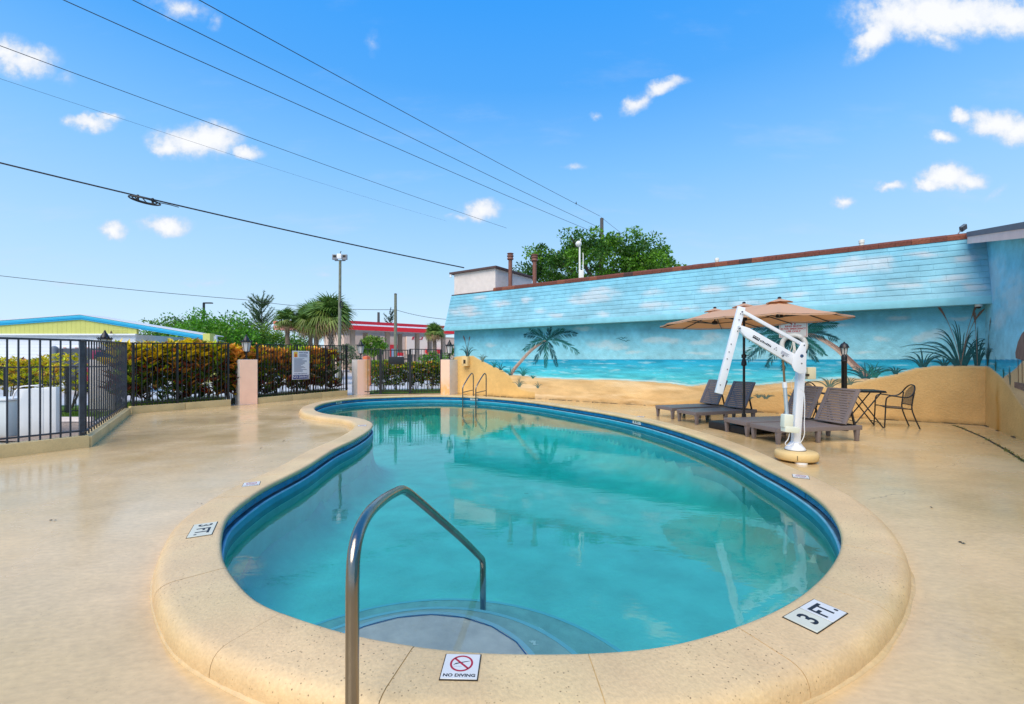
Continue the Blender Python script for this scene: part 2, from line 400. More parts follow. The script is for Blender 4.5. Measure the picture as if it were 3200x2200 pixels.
    bp = N.new('ShaderNodeBump'); bp.inputs['Strength'].default_value = bump; bp.inputs['Distance'].default_value = .012
    L.new(add.outputs[0], bp.inputs['Height']); L.new(bp.outputs[0], b.inputs['Normal'])
    return m

DECK_C = srgb(218, 187, 139)
M_deck = ground_mat('painted_concrete', DECK_C, wet=(.06, .34), stretch=(.7, 1.35, 1), nscale=.5, var=.10, bump=.10, bscale=26, cracks=.35, spec=.45, speck=.3, fine=.09, tint=srgb(200, 172, 122))
M_coping = ground_mat('coping_paint', srgb(216, 184, 136), wet=(.35, .6), nscale=1.3, var=.13, bump=.30, bscale=60, speck=.85, fine=.09, tint=srgb(220, 194, 142))
M_grout = mat('coping_joint', srgb(190, 160, 105), .8, 20, .2)
M_kerb = ground_mat('kerb_paint', srgb(212, 186, 132), wet=(.5, .75), nscale=1.0, var=.14, bump=.3, bscale=45, speck=.25)
M_asphalt = mat('pale_pavement', (.60, .60, .59), .35, .5, .15, .1, 40)
M_dark = mat('dark_grime', (.035, .026, .015), .9, 30, .4)
M_black = mat('black_iron', (.012, .013, .016), .42, 14, .35, .15, 90)
M_grey_iron = mat('weathered_iron', srgb(46, 52, 62), .45, 9, .35, .2, 60)
M_white = mat('white_enamel', (.80, .81, .83), .3, 3, .04)
M_steel = mat('brushed_steel', (.55, .53, .50), .22, 18, .12, 0, metal=1, stretch=(1, 1, .2))
M_ink = mat('black_ink', (.012, .013, .018), .5)
M_red = mat('red_ink', srgb(165, 25, 50), .5)
M_tile_white = mat('white_glazed_tile', (.66, .66, .63), .3, 5, .06)

# ------------------------------------------------------------------ pool outline
ZC = .12                        # top of the coping above the deck
WATER = -.10
_px = [(761.6, 1014), (690.8, 1057.7), (604.4, 1101), (552.6, 1135.5), (518, 1165.6), (505, 1200), (502, 1234.7), (509.4, 1273.6), (539.7, 1316.7), (582.8, 1360),
       (652.8, 1389), (765.3, 1425), (813, 1436.8), (993.6, 1465.8), (1164, 1476), (1378, 1472.6), (1500.8, 1460.4), (1623.5, 1429.7), (1746, 1384.7), (1828, 1335.6),
       (1881, 1282.5), (1903.7, 1241.5), (1905.8, 1204.7), (1881, 1155.6), (1848.5, 1122.9), (1787, 1084), (1720.6, 1050.3), (1663, 1020.3), (1600.6, 995.3),
       (1525.6, 970.8), (1450.6, 951), (1378, 936.5), (1290, 922.5), (1196.7, 909.5), (1119.7, 902), (1046.6, 898), (979, 896.8), (882.7, 899), (807.7, 902.4), (757.7, 908.4),
       (725, 916.5), (712.7, 926), (728, 935), (761.6, 940.5), (796, 944), (822, 949), (839, 955), (845.5, 961), (842.7, 968), (830.6, 978.5), (804.7, 994)]
_p = [gr(u, v, ZC) for u, v in _px]
def closed_curve(p, step):
    n = len(p); out = []
    for i in range(n):
        a, b, c, d = p[i - 1], p[i], p[(i + 1) % n], p[(i + 2) % n]
        # centripetal Catmull-Rom
        t0 = 0; t1 = t0 + (b - a).length ** .5; t2 = t1 + (c - b).length ** .5; t3 = t2 + (d - c).length ** .5
        m = max(3, int((c - b).length / .02))
        for k in range(m):
            t = t1 + (t2 - t1) * k / m
            A1 = a * ((t1 - t) / (t1 - t0)) + b * ((t - t0) / (t1 - t0)); A2 = b * ((t2 - t) / (t2 - t1)) + c * ((t - t1) / (t2 - t1)); A3 = c * ((t3 - t) / (t3 - t2)) + d * ((t - t2) / (t3 - t2))
            B1 = A1 * ((t2 - t) / (t2 - t0)) + A2 * ((t - t0) / (t2 - t0)); B2 = A2 * ((t3 - t) / (t3 - t1)) + A3 * ((t - t1) / (t3 - t1))
            out.append(B1 * ((t2 - t) / (t2 - t1)) + B2 * ((t - t1) / (t2 - t1)))
    # light smoothing, then even spacing
    q = np.array([(v.x, v.y) for v in out])
    for _ in range(60): q = .25 * np.roll(q, 1, 0) + .5 * q + .25 * np.roll(q, -1, 0)
    dseg = np.linalg.norm(np.roll(q, -1, 0) - q, axis=1); s = np.concatenate([[0], np.cumsum(dseg)]); tot = s[-1]
    m = int(tot / step); ss = np.linspace(0, tot, m, endpoint=False); qq = np.vstack([q, q[:1]])
    return np.stack([np.interp(ss, s, qq[:, 0]), np.interp(ss, s, qq[:, 1])], 1), tot
INN, PERIM = closed_curve(_p, .055)
NI = len(INN)
_t = np.roll(INN, -1, 0) - np.roll(INN, 1, 0); _t /= np.linalg.norm(_t, axis=1)[:, None]
_area = .5 * np.sum(INN[:, 0] * np.roll(INN[:, 1], -1) - np.roll(INN[:, 0], -1) * INN[:, 1])
NRM = np.stack([_t[:, 1], -_t[:, 0]], 1) * (1 if _area > 0 else -1)      # away from the water
def offset_out(w):
    o = INN + NRM * w
    d = np.min(np.linalg.norm(o[:, None, :] - INN[None, :, :], axis=2), axis=1)
    bad = d < w * .985
    good = np.where(~bad)[0]; res = o.copy(); i = 0
    runs = []; idx = np.where(bad)[0]
    if len(idx):
        st = [k for k in idx if not bad[k - 1]]
        for a in st:
            b = a
            while bad[b % NI]: b += 1
            runs.append((a, b))
        for a, b in runs:
            mid = .5 * (o[a - 1] + o[b % NI])
            for k in range(a, b): res[k % NI] = mid
    return res
CW = .36
OUT = offset_out(CW)
def ring(off, z):
    f = off / CW; p = INN + (OUT - INN) * f
    return [Vector((a, b, z)) for a, b in p]
INW = [Vector((a, b, 0)) for a, b in INN - NRM * .0]

def tess(loops, z=0.0, zf=None):
    vs = [v for l in loops for v in l]
    tri = tessellate_polygon([[Vector((v[0], v[1], 0)) for v in l] for l in loops])
    return [Vector((v[0], v[1], (zf(v) if zf else z))) for v in vs], [tuple(t) for t in tri]
def up_faces(me):
    bm = bmesh.new(); bm.from_mesh(me)
    for f in bm.faces:
        f.normal_update()
        if f.normal.z < 0: f.normal_flip()
    bm.to_mesh(me); bm.free()

# ------------------------------------------------------------------ building wall frame
WC = gr(2233, 965)                                   # inner corner of the two painted walls
_wl = gr(1036, 893.5)
E = (_wl - WC).normalized(); E.z = 0                 # along the long wall, away from the corner
NO = Vector((E.y, -E.x, 0));                         # out of the wall, towards the pool
if NO.y > 0: NO = -NO
def W(s, z, o=0.0): return WC + E * s + NO * o + Vector((0, 0, z))
def Q(t, z, o=0.0): return WC + NO * t + E * o + Vector((0, 0, z))
def wall_sz(u, v, o=0.0):
    r = (u - 1160.5) / 1000; c = WC + NO * o
    s = (r * c.y - c.x) / (E.x - r * E.y); y = c.y + s * E.y
    return s, H + (815 - v) / 1000 * y
def wing_tz(u, v):
    r = (u - 1160.5) / 1000
    t = (r * WC.y - WC.x) / (NO.x - r * NO.y); y = WC.y + t * NO.y
    return t, H + (815 - v) / 1000 * y
S_END = 15.05

# fence corner points on the kerb line
K0 = gr(188, 1020) ; KA = Vector((-6.72, 7.05, 0)); KB = Vector((-9.75, 11.30, 0)); KC = Vector((-8.50, 13.35, 0)); KD = Vector((-8.08, 13.85, 0)); KE = Vector((-6.42, 17.45, 0)); KG = Vector((-2.95, 18.25, 0))
_bk = Vector((-.53, -.85, 0)).normalized(); KZ = KA + _bk * 15
deck_poly = [KZ, KA, KB, KC, KD, KE, KG, W(S_END, 0), W(0, 0), Q(14, 0), Vector((KZ.x, KZ.y - 4, 0)) + Vector((16, -3, 0))]
hole = ring(.2, 0)
vs, fs = tess([[(p.x, p.y) for p in deck_poly], [(p.x, p.y) for p in hole]])
me = bpy.data.meshes.new('pool_deck'); me.from_pydata(vs, [], fs); up_faces(me); me.materials.append(M_deck)
deck = struct(link('pool_deck', me))
big = [(-900, -300), (900, -300), (900, 900), (-900, 900)]
vs, fs = tess([big, [(p.x, p.y) for p in hole]], -.03)
me = bpy.data.meshes.new('ground'); me.from_pydata(vs, [], fs); up_faces(me); me.materials.append(M_asphalt)
struct(link('ground', me))

# ------------------------------------------------------------------ pool
M_floor = mat('pool_plaster', srgb(222, 248, 238), .8, 2.2, .13, .3, 25)
M_wallpaint = mat('pool_wall_paint', srgb(170, 226, 224), .6, 4, .10)
M_ledge = mat('pool_ledge_paint', srgb(125, 185, 205), .45, 8, .15)
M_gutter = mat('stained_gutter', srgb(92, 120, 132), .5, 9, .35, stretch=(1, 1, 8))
M_btile = mat('blue_waterline_tile', srgb(20, 108, 160), .25, 7, .28, .1, 40)
mb = MB()
M_band = mat('teal_waterline_band', srgb(28, 150, 176), .4, 6, .12)
prof = [(-.006, -.14), (-.004, -.30), (.0, -.60)]
def sweep(mb, prof, i0=0, i1=None, closed=True, cap=False):
    n = len(prof); idx = list(range(NI)) if closed else [k % NI for k in range(i0, i1 + 1)]
    o = len(mb.V)
    for k in idx:
        a = Vector((*INN[k], 0)); b = Vector((*OUT[k], 0))
        for off, z in prof:
            p = a + (b - a) * (off / CW) if off >= 0 else a + Vector((*NRM[k], 0)) * off
            mb.V.append((p.x, p.y, z)); mb.C.append((1, 1, 1, 1))
    m = len(idx); rng_ = m if closed else m - 1
    for i in range(rng_):
        j = (i + 1) % m
        for q in range(n - 1):
            mb.F.append((o + i * n + q, o + j * n + q, o + j * n + q + 1, o + i * n + q + 1)); mb.smooth.append(True)
    if cap:
        mb.F.append(tuple(o + q for q in range(n))); mb.F.append(tuple(o + (m - 1) * n + q for q in reversed(range(n)))); mb.smooth += [False, False]
sweep(mb, prof)
pool_wall = struct(mb.build('pool_wall', M_wallpaint, sharp=35))
mb = MB(); sweep(mb, [(.010, -.026), (.0, -.024), (-.008, -.029), (-.009, -.040)])
mb.build('ledge', M_ledge, pool_wall, sharp=35)
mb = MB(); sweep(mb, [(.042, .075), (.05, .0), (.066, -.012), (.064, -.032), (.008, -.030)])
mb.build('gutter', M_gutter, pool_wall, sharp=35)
mb = MB(); sweep(mb, [(-.008, -.036), (-.0085, -.09), (-.006, -.16)]); mb.build('waterline_band', M_band, pool_wall, sharp=35)
ntile = int(PERIM / .305)
for k in range(ntile):
    i0 = round(k * NI / ntile); i1 = round((k + 1) * NI / ntile)
    mb = MB(); idx = [q % NI for q in range(i0, i1 + 1)]; jit = random.uniform(-.002, .002)
    a = .03 + jit
    for q_i, q in enumerate(idx):
        A = Vector((*INN[q], 0)); B = Vector((*OUT[q], 0)); D = (B - A) / CW
        sh = Vector((0, 0, 0))
        if q_i == 0: sh = (Vector((*INN[(q + 1) % NI], 0)) - A) * .05
        if q_i == len(idx) - 1: sh = (Vector((*INN[q - 1], 0)) - A) * .05
        for off, z in ((a, .074), (a, -.004), (a + .012, -.008)):
            p = A + D * off + sh; mb.V.append((p.x, p.y, z)); mb.C.append((1, 1, 1, 1))
    for i in range(len(idx) - 1):
        for q in range(2): mb.F.append((i * 3 + q, i * 3 + 3 + q, i * 3 + 4 + q, i * 3 + 1 + q)); mb.smooth.append(False)
    mb.build('tile', M_btile, pool_wall)
# floor: one plane falling away from the steps
zfl = lambda v: -.78 - .045 * (v[1] - 2)
gx = np.arange(INN[:, 0].min() - .12, INN[:, 0].max() + .13, .07); gy = np.arange(INN[:, 1].min() - .12, INN[:, 1].max() + .13, .07)
GX, GY = np.meshgrid(gx, gy, indexing='ij'); pts_ = np.stack([GX.ravel(), GY.ravel()], 1)
dmin = np.concatenate([np.min(np.linalg.norm(c_[:, None, :] - INN[None], axis=2), axis=1) for c_ in np.array_split(pts_, 60)])
ins = np.zeros(len(pts_), bool); xj = np.roll(INN, 1, 0)
for (x1, y1), (x2, y2) in zip(INN, xj):
    c_ = ((y1 > pts_[:, 1]) != (y2 > pts_[:, 1])); xi_ = (x2 - x1) * (pts_[:, 1] - y1) / ((y2 - y1) if y2 != y1 else 1e-9) + x1; ins ^= c_ & (pts_[:, 0] < xi_)
dd = np.where(ins, dmin, -dmin); q_c = np.clip(dd / .5, 0, 1); deep = -.74 - .035 * (pts_[:, 1] - 2)
zz_ = -.44 + (deep + .44) * np.sqrt(1 - (1 - q_c) ** 2)
nx_, ny_ = GX.shape; ix = np.arange(nx_ * ny_).reshape(nx_, ny_); ok = (dd > -.11).reshape(nx_, ny_)
quad = np.stack([ix[:-1, :-1], ix[1:, :-1], ix[1:, 1:], ix[:-1, 1:]], -1)[ok[:-1, :-1] & ok[1:, :-1] & ok[1:, 1:] & ok[:-1, 1:]]
used = np.unique(quad); rm = -np.ones(nx_ * ny_, int); rm[used] = np.arange(len(used))
me = bpy.data.meshes.new('pool_floor'); me.from_pydata(np.column_stack([pts_, zz_])[used].tolist(), [], rm[quad].tolist()); me.polygons.foreach_set('use_smooth', [True] * len(me.polygons)); me.materials.append(M_floor)
struct(link('pool_floor', me))
# three round steps at the near end, with a painted nosing line on the top one
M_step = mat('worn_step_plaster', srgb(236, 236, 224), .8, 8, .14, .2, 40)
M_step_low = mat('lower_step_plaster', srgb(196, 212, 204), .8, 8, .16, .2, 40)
M_step_blue = mat('step_edge_paint', srgb(170, 232, 244), .7)
M_step_line = mat('step_line_paint', srgb(30, 96, 160), .7)
M_patch = mat('bare_plaster_patch', srgb(250, 252, 246), .8, 30, .1)
steps = struct(bpy.data.objects.new('pool_steps', None)); COL.objects.link(steps); steps.location = (-.5, 2.1, -.78)
sc = Vector((-.5, 2.1, 0))
def disc(mb, c, r, z0, z1, seg=72):
    mb.lathe([(r, z0), (r, z1 - .012), (r - .012, z1)], seg, (c.x, c.y, 0), sm=False)
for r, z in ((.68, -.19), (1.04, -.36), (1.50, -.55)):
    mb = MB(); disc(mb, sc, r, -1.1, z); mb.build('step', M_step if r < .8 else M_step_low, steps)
    mb = MB(); mb.lathe([(r - .03, z + .003), (r + .003, z + .001), (r + .003, z - .006)], 72, (sc.x, sc.y, 0)); mb.F = [f for f in mb.F if len(f) == 4]; mb.smooth = mb.smooth[:len(mb.F)]
    mb.build('step_edge', M_step_blue, steps)
mb = MB(); mb.lathe([(.642, -.185), (.649, -.185)], 20, (sc.x, sc.y, 0)); mb.F = [f for f in mb.F if len(f) == 4]; mb.smooth = mb.smooth[:len(mb.F)]
mb.build('step_line', M_step_line, steps)
rr = random.Random(5)
for (r0, a0, ln, wd, zz) in ((1.28, 62, .34, .05, -.55), (1.25, 80, .22, .045, -.55), (1.30, 95, .16, .05, -.55), (1.27, 112, .36, .04, -.55), (.9, 18, .42, .075, -.36), (1.36, 35, .12, .04, -.55), (1.38, 28, .1, .03, -.55), (.88, 70, .14, .03, -.36),
                             (.86, 100, .1, .03, -.36), (.85, 130, .1, .035, -.36), (1.3, 12, .1, .05, -.55), (.9, 45, .07, .03, -.36)):
    mb = MB(); c = []; n = 9
    for i in range(n + 1):
        a = R(a0) + (i / n - .5) * ln / r0; w = wd * .5 * math.sin(math.pi * (i + .3) / (n + .6)) * rr.uniform(.5, 1.2); rm = r0 + rr.uniform(-.012, .012)
        c += [sc + Vector((math.cos(a) * (rm - w), math.sin(a) * (rm - w), zz + .004)), sc + Vector((math.cos(a) * (rm + w), math.sin(a) * (rm + w), zz + .004))]
    mb.add(c, [(2 * i, 2 * i + 1, 2 * i + 3, 2 * i + 2) for i in range(n)]); mb.build('worn_patch', M_patch, steps)

# water: one closed body, transparent with a mirror-like skin and an absorbing inside
m = bpy.data.materials.new('pool_water'); m.use_nodes = True; nt = m.node_tree; N = nt.nodes; L = nt.links; N.clear()
tc = N.new('ShaderNodeTexCoord'); mp = N.new('ShaderNodeMapping'); mp.inputs['Scale'].default_value = (.8, 1.6, 1); L.new(tc.outputs['Object'], mp.inputs[0])
n1 = N.new('ShaderNodeTexNoise'); n1.inputs['Scale'].default_value = 3.2; n1.inputs['Detail'].default_value = 3; L.new(mp.outputs[0], n1.inputs['Vector'])
n2 = N.new('ShaderNodeTexNoise'); n2.inputs['Scale'].default_value = 13; n2.inputs['Detail'].default_value = 2; L.new(mp.outputs[0], n2.inputs['Vector'])
mm = N.new('ShaderNodeMath'); mm.operation = 'MULTIPLY_ADD'; L.new(n2.outputs['Fac'], mm.inputs[0]); mm.inputs[1].default_value = .16; L.new(n1.outputs['Fac'], mm.inputs[2])
bp = N.new('ShaderNodeBump'); bp.inputs['Strength'].default_value = .5; bp.inputs['Distance'].default_value = .0032; L.new(mm.outputs[0], bp.inputs['Height'])
fr = N.new('ShaderNodeFresnel'); fr.inputs['IOR'].default_value = 1.72; L.new(bp.outputs[0], fr.inputs['Normal'])
gl = N.new('ShaderNodeBsdfGlossy'); gl.inputs['Roughness'].default_value = .012; L.new(bp.outputs[0], gl.inputs['Normal'])
tr = N.new('ShaderNodeBsdfTransparent')
mx = N.new('ShaderNodeMixShader'); L.new(fr.outputs[0], mx.inputs[0]); L.new(tr.outputs[0], mx.inputs[1]); L.new(gl.outputs[0], mx.inputs[2])
va = N.new('ShaderNodeVolumeAbsorption'); va.inputs['Color'].default_value = (.0, .80, .80, 1); va.inputs['Density'].default_value = .85
va.inputs['Color'].default_value = (.0, .99, .976, 1)
out = N.new('ShaderNodeOutputMaterial'); L.new(mx.outputs[0], out.inputs['Surface']); L.new(va.outputs[0], out.inputs['Volume'])
wo = [(a, b) for a, b in INN + NRM * .012]
vs, fs = tess([wo], WATER); n = len(vs)
me = bpy.data.meshes.new('pool_water')
V2 = vs + [Vector((v.x, v.y, -2.2)) for v in vs]
F2 = fs + [tuple(i + n for i in reversed(f)) for f in fs] + [(i, (i + 1) % n, n + (i + 1) % n, n + i) for i in range(n)]
me.from_pydata(V2, [], F2); bm = bmesh.new(); bm.from_mesh(me); bmesh.ops.recalc_face_normals(bm, faces=bm.faces); bm.to_mesh(me); bm.free()
me.materials.append(m); struct(link('pool_water', me))

# coping: separate cast stones with rounded outer shoulders, on a slightly lower bed
cop_prof = [(.05, ZC - .05), (.008, ZC - .05), (.0, ZC - .035), (.004, ZC - .012), (.018, ZC - .002), (.035, ZC), (CW - .09, ZC), (CW - .06, ZC - .004), (CW - .035, ZC - .014), (CW - .016, ZC - .032), (CW - .005, ZC - .058), (CW, ZC - .09), (CW + .002, -.02)]
coping = MB(); sweep(coping, [((a + .005) if a < CW / 2 else (a - .005), z - .004) for a, z in cop_prof]); coping = struct(coping.build('pool_coping', M_grout, sharp=60))
nst = 46
for k in range(nst):
    i0 = round(k * NI / nst); i1 = round((k + 1) * NI / nst)
    mb = MB(); dz = random.uniform(-.0015, .0015)
    idx = [q % NI for q in range(i0, i1 + 1)]; n = len(cop_prof)
    for q_i, q in enumerate(idx):
        A = Vector((*INN[q], 0)); B = Vector((*OUT[q], 0)); sh = Vector((0, 0, 0))
        if q_i == 0: sh = (Vector((*INN[(q + 1) % NI], 0)) - A).normalized() * .0022
        if q_i == len(idx) - 1: sh = (Vector((*INN[q - 1], 0)) - A).normalized() * .0022
        for off, z in cop_prof:
            p = A + (B - A) * (off / CW) + sh; mb.V.append((p.x, p.y, z + dz)); mb.C.append((1, 1, 1, 1))
    for i in range(len(idx) - 1):
        for q in range(n - 1): mb.F.append((i * n + q, i * n + n + q, i * n + n + q + 1, i * n + q + 1)); mb.smooth.append(True)
    mb.F.append(tuple(range(n))); mb.F.append(tuple((len(idx) - 1) * n + q for q in reversed(range(n)))); mb.smooth += [False, False]
    mb.build('coping_stone', M_coping, coping, sharp=60)
# ragged fillet of old render where the deck meets the coping, and dirt in it
mb = MB(); rr = random.Random(9); pts = OUT + (OUT - INN) / np.linalg.norm(OUT - INN, axis=1)[:, None] * 0
for k in range(NI):
    d = Vector((*(OUT[k] - INN[k]), 0)).normalized(); p = Vector((*OUT[k], 0))
    w = .008 + .014 * max(0, fbm(np.array([k * .11]), np.array([2.0]))[0] - .5) * 3
    hgt = .010 + .012 * rr.random()
    for off, z in ((-.004, .014 + rr.uniform(-.004, .005)), (w * .5, hgt * .6), (w, .0005)):
        q = p + d * off; mb.V.append((q.x, q.y, z)); mb.C.append((1, 1, 1, 1))
for i in range(NI):
    j = (i + 1) % NI
    if (Vector((*OUT[i], 0)) - Vector((*OUT[j], 0))).length < 1e-4: continue
    for q in range(2): mb.F.append((i * 3 + q, j * 3 + q, j * 3 + q + 1, i * 3 + q + 1)); mb.smooth.append(True)
mb.build('render_fillet', M_deck, coping, sharp=70)

# ------------------------------------------------------------------ depth and no-diving tiles set in the coping
def flat_frame(o, r):
    r = Vector(r).normalized(); u = Vector((0, 0, 1)).cross(r).normalized(); return Vector(o), r, u
def slab(mb, c, r, u, w, h, t=.006):
    n = Vector((0, 0, 1)) if abs(r.z) + abs(u.z) < .01 else r.cross(u)
    p = [c - r * w / 2 - u * h / 2, c + r * w / 2 - u * h / 2, c + r * w / 2 + u * h / 2, c - r * w / 2 + u * h / 2]
    mb.prism([q + n * (-.004) for q in p], n * t)
def no_diving(c, right, label, size=.148):
    c, r, u = flat_frame(c, right)
    t = thing('no_diving_tile', label, 'tile', c, group='no diving tiles set in the coping')
    mb = MB(); slab(mb, c, r, u, size + .008, size + .008, .0052); mb.build('tile_bed', M_dark, t)
    mb = MB(); slab(mb, c, r, u, size, size, .008); mb.build('tile', M_tile_white, t, bevel=.0015, seg=1)
    z = Vector((0, 0, .0046)); cc = c + u * size * .10
    k = size / .148
    mb = MB(); n = 40; vs = []
    for i in range(n):
        a = 2 * math.pi * i / n; e = r * math.cos(a) + u * math.sin(a); vs += [cc + e * .040 * k + z, cc + e * .0485 * k + z]
    mb.add(vs, [(2 * i, 2 * i + 1, 2 * ((i + 1) % n) + 1, 2 * ((i + 1) % n)) for i in range(n)])
    d = (r * .72 - u * .69).normalized(); e = Vector((0, 0, 1)).cross(d)
    mb.add([cc - d * .043 * k - e * .0045 * k + z, cc + d * .043 * k - e * .0045 * k + z, cc + d * .043 * k + e * .0045 * k + z, cc - d * .043 * k + e * .0045 * k + z], [(0, 1, 2, 3)])
    mb.build('prohibition_ring', M_red, t)
    z = Vector((0, 0, .0043)); mb = MB(); pl = lambda pts: [cc + r * a * k + u * b * k + z for a, b in pts]
    mb.add(pl([(-.034, -.012), (-.026, -.006), (-.012, -.001), (.002, .004), (.018, .009), (.034, .014), (.034, .016), (.017, .0135), (.002, .0095), (-.014, .004), (-.022, .003), (-.028, -.002)]), [tuple(range(12))])
    mb.build('diver', M_ink, t)
    mb = MB()
    for i in range(7):
        x = -.03 + i * .0048; mb.add(pl([(x, -.0195), (x + .0024, -.0175), (x + .0048, -.0195), (x + .0024, -.0188)]), [(0, 1, 2, 3)])
    mb.build('wave_line', M_ink, t)
    text('lettering', 'NO DIVING', .0225 * k, c - u * size * .375 + Vector((0, 0, .0042)), r, u, M_ink, t, ext=.0004, bold=.0007, sx=1.12)
    return t
def on_coping(u, v): return gr(u, v, ZC + .001)
def tang(c):
    k = int(np.argmin(np.linalg.norm(INN - np.array([c.x, c.y]), axis=1))); n = NRM[k]; return Vector((-n[1], n[0], 0)), Vector((n[0], n[1], 0))
c = on_coping(1045, 1511.5); no_diving(c, (1, -.03, 0), 'no diving tile at the near pool edge beside the tall handrail')
c = on_coping(570, 1097.5); no_diving(c, (-.50, -.86, 0) if False else (.86, .40, 0), 'no diving tile on the left pool edge beyond the 3 FT tile')
c = on_coping(1815, 1080.5); tg, nn = tang(c); no_diving(c, -nn if False else (.9, -.5, 0), 'no diving tile beside the round yellow base of the pool lift')
c = on_coping(821, 965); no_diving(c, (.9, .35, 0), 'no diving tile on the pointed spit of deck in the pool')
c = on_coping(1452, 944.5); no_diving(c, (.8, -.5, 0), 'no diving tile on the far coping above the 4 FT wall tile')
# 3 FT tile, near right: two tiles side by side
A, B, D, E_ = on_coping(1847.3, 1358.7), on_coping(1917, 1391), on_coping(1850.8, 1435.7), on_coping(1777.3, 1398.9)
r = (A - E_).normalized(); u = Vector((0, 0, 1)).cross(r); ctr = (A + B + D + E_) / 4
t = thing('depth_marker', 'large 3 FT depth marker of two tiles on the right pool edge', 'depth marker', ctr, group='depth markers around the pool')
mb = MB(); slab(mb, ctr, r, u, .318, .158, .0052); mb.build('tile_bed', M_dark, t)
M_tile_aged = mat('aged_glazed_tile', srgb(205, 204, 184), .35, 6, .08)
mb = MB(); slab(mb, ctr - r * .0775, r, u, .150, .150, .008); mb.build('tile', M_tile_aged, t, bevel=.0015, seg=1)
mb = MB(); slab(mb, ctr + r * .0775, r, u, .150, .150, .008); mb.build('tile', M_tile_white, t, bevel=.0015, seg=1)
z = Vector((0, 0, .0044))
text('lettering', '3', .125, ctr - r * .070 + z - u * .004, r, u, M_ink, t, ext=.0005, bold=.0028)
text('lettering', 'FT.', .125, ctr + r * .078 + z - u * .004, r, u, M_ink, t, ext=.0005, bold=.0028, sx=.82)
TL, TR, BR, BL = on_coping(441.9, 1189.6), on_coping(491.4, 1183.2), on_coping(477.9, 1212.8), on_coping(424.3, 1219.6)
r = (BL - TL).normalized(); u = Vector((0, 0, 1)).cross(r); ctr = (TL + TR + BR + BL) / 4
t = thing('depth_marker', '3 FT depth marker on one long tile on the left pool edge', 'depth marker', ctr, group='depth markers around the pool')
mb = MB(); slab(mb, ctr, r, u, .29, .158, .0052); mb.build('tile_bed', M_dark, t)
mb = MB(); slab(mb, ctr, r, u, .28, .150, .008); mb.build('tile', M_tile_aged, t, bevel=.0015, seg=1)
text('lettering', '3 FT.', .125, ctr + z, r, u, M_ink, t, ext=.0005, bold=.0022, sx=.9)
# markers standing in the blue waterline band
def band_marker(u_, v_, txt, label):
    r_ = (u_ - 1160.5) / 1000
    cand = [k for k in range(NI) if INN[k][1] > 7.5]
    def err(k):
        p = INN[k]; s = 1160.5 + 1000 * p[0] / p[1]; w_ = 815 + (H - .03) * 1000 / p[1]
        return abs(s - u_) + 2.0 * abs(w_ - v_)
    k = min(cand, key=err); n = Vector((*NRM[k], 0)); c = Vector((*INN[k], .035)) + n * .026
    r = Vector((0, 0, 1)).cross(n).normalized()
    if r.dot(Vector((1, 0, 0))) < 0 and n.y > 0: r = -r
    r = n.cross(Vector((0, 0, 1))).normalized()
    t = thing('depth_marker', label, 'depth marker', c, group='depth markers around the pool')
    mb = MB(); f = -n
    mb.prism([c - r * .15 - Vector((0, 0, .037)), c + r * .15 - Vector((0, 0, .037)), c + r * .15 + Vector((0, 0, .036)), c - r * .15 + Vector((0, 0, .036))], f * .004)
    mb.build('tile', M_tile_white, t)
    text('lettering', txt, .085, c + f * .0048, r, (0, 0, 1), M_ink, t, ext=.0005, bold=.002, sx=1.1)
band_marker(770, 917, '4 FT.', '4 FT wall marker below the coping of the far left lobe')
band_marker(1072, 905, '4 FT.', '4 FT wall marker behind the far pool ladder rails')
band_marker(1441, 958, '4 FT.', '4 FT wall marker on the far right pool wall before the loungers')
# ------------------------------------------------------------------ the painted building
bld = thing('painted_building', 'low building with a seaside mural on its wall and a sky blue shingled roof slope', 'building', WC)
EAVE_Z, TOP_Z, OVER = 2.54, 4.02, .45

def blob(s, z, c, rs, rz, soft=1.0):
    return np.clip(1 - np.sqrt(((s - c[0]) / rs) ** 2 + ((z - c[1]) / rz) ** 2), 0, 1)
def lin(*c): return np.array(srgb(*c)[:3])
SKY_HI, SKY_MID, SKY_LO = lin(100, 188, 216), lin(132, 204, 220), lin(148, 210, 226)
WALL_CLOUDS = [(1615, 766, 34, 13), (1590, 775, 40, 7), (1515, 772, 30, 7), (1374, 782, 44, 11), (1400, 788, 30, 6), (1486, 774, 36, 8), (1114, 783, 13, 6), (2032, 721, 34, 5), (2104, 761, 34, 11), (2080, 767, 30, 8), (2125, 756, 22, 10), (1995, 768, 15, 6),
               (1960, 800, 30, 4), (1690, 790, 26, 5), (1580, 800, 30, 4), (1320, 745, 26, 5), (1440, 800, 30, 4), (2170, 720, 30, 5), (1900, 735, 30, 5)]
ROOF_CLOUDS = [(1051, 704, 36, 12), (1075, 712, 25, 7), (1084, 674, 18, 6), (1131, 688, 26, 8), (1191, 680, 16, 7), (1229, 706, 18, 6), (1266, 716, 18, 5), (1349, 672, 60, 14), (1320, 684, 30, 7), (1365, 660, 30, 9), (1484, 665, 28, 8), (1489, 694, 44, 8),
               (1374, 713, 18, 5), (1954, 600, 70, 22), (1925, 612, 60, 14), (1985, 588, 40, 10), (1937, 661, 60, 9), (2190, 585, 50, 8), (2158, 634, 60, 11), (2215, 655, 30, 9), (1610, 655, 40, 9), (1720, 640, 50, 10), (1690, 690, 40, 7), (1840, 605, 50, 8), (1560, 700, 30, 6), (1800, 668, 40, 6), (2060, 650, 50, 6), (2090, 575, 40, 7)]
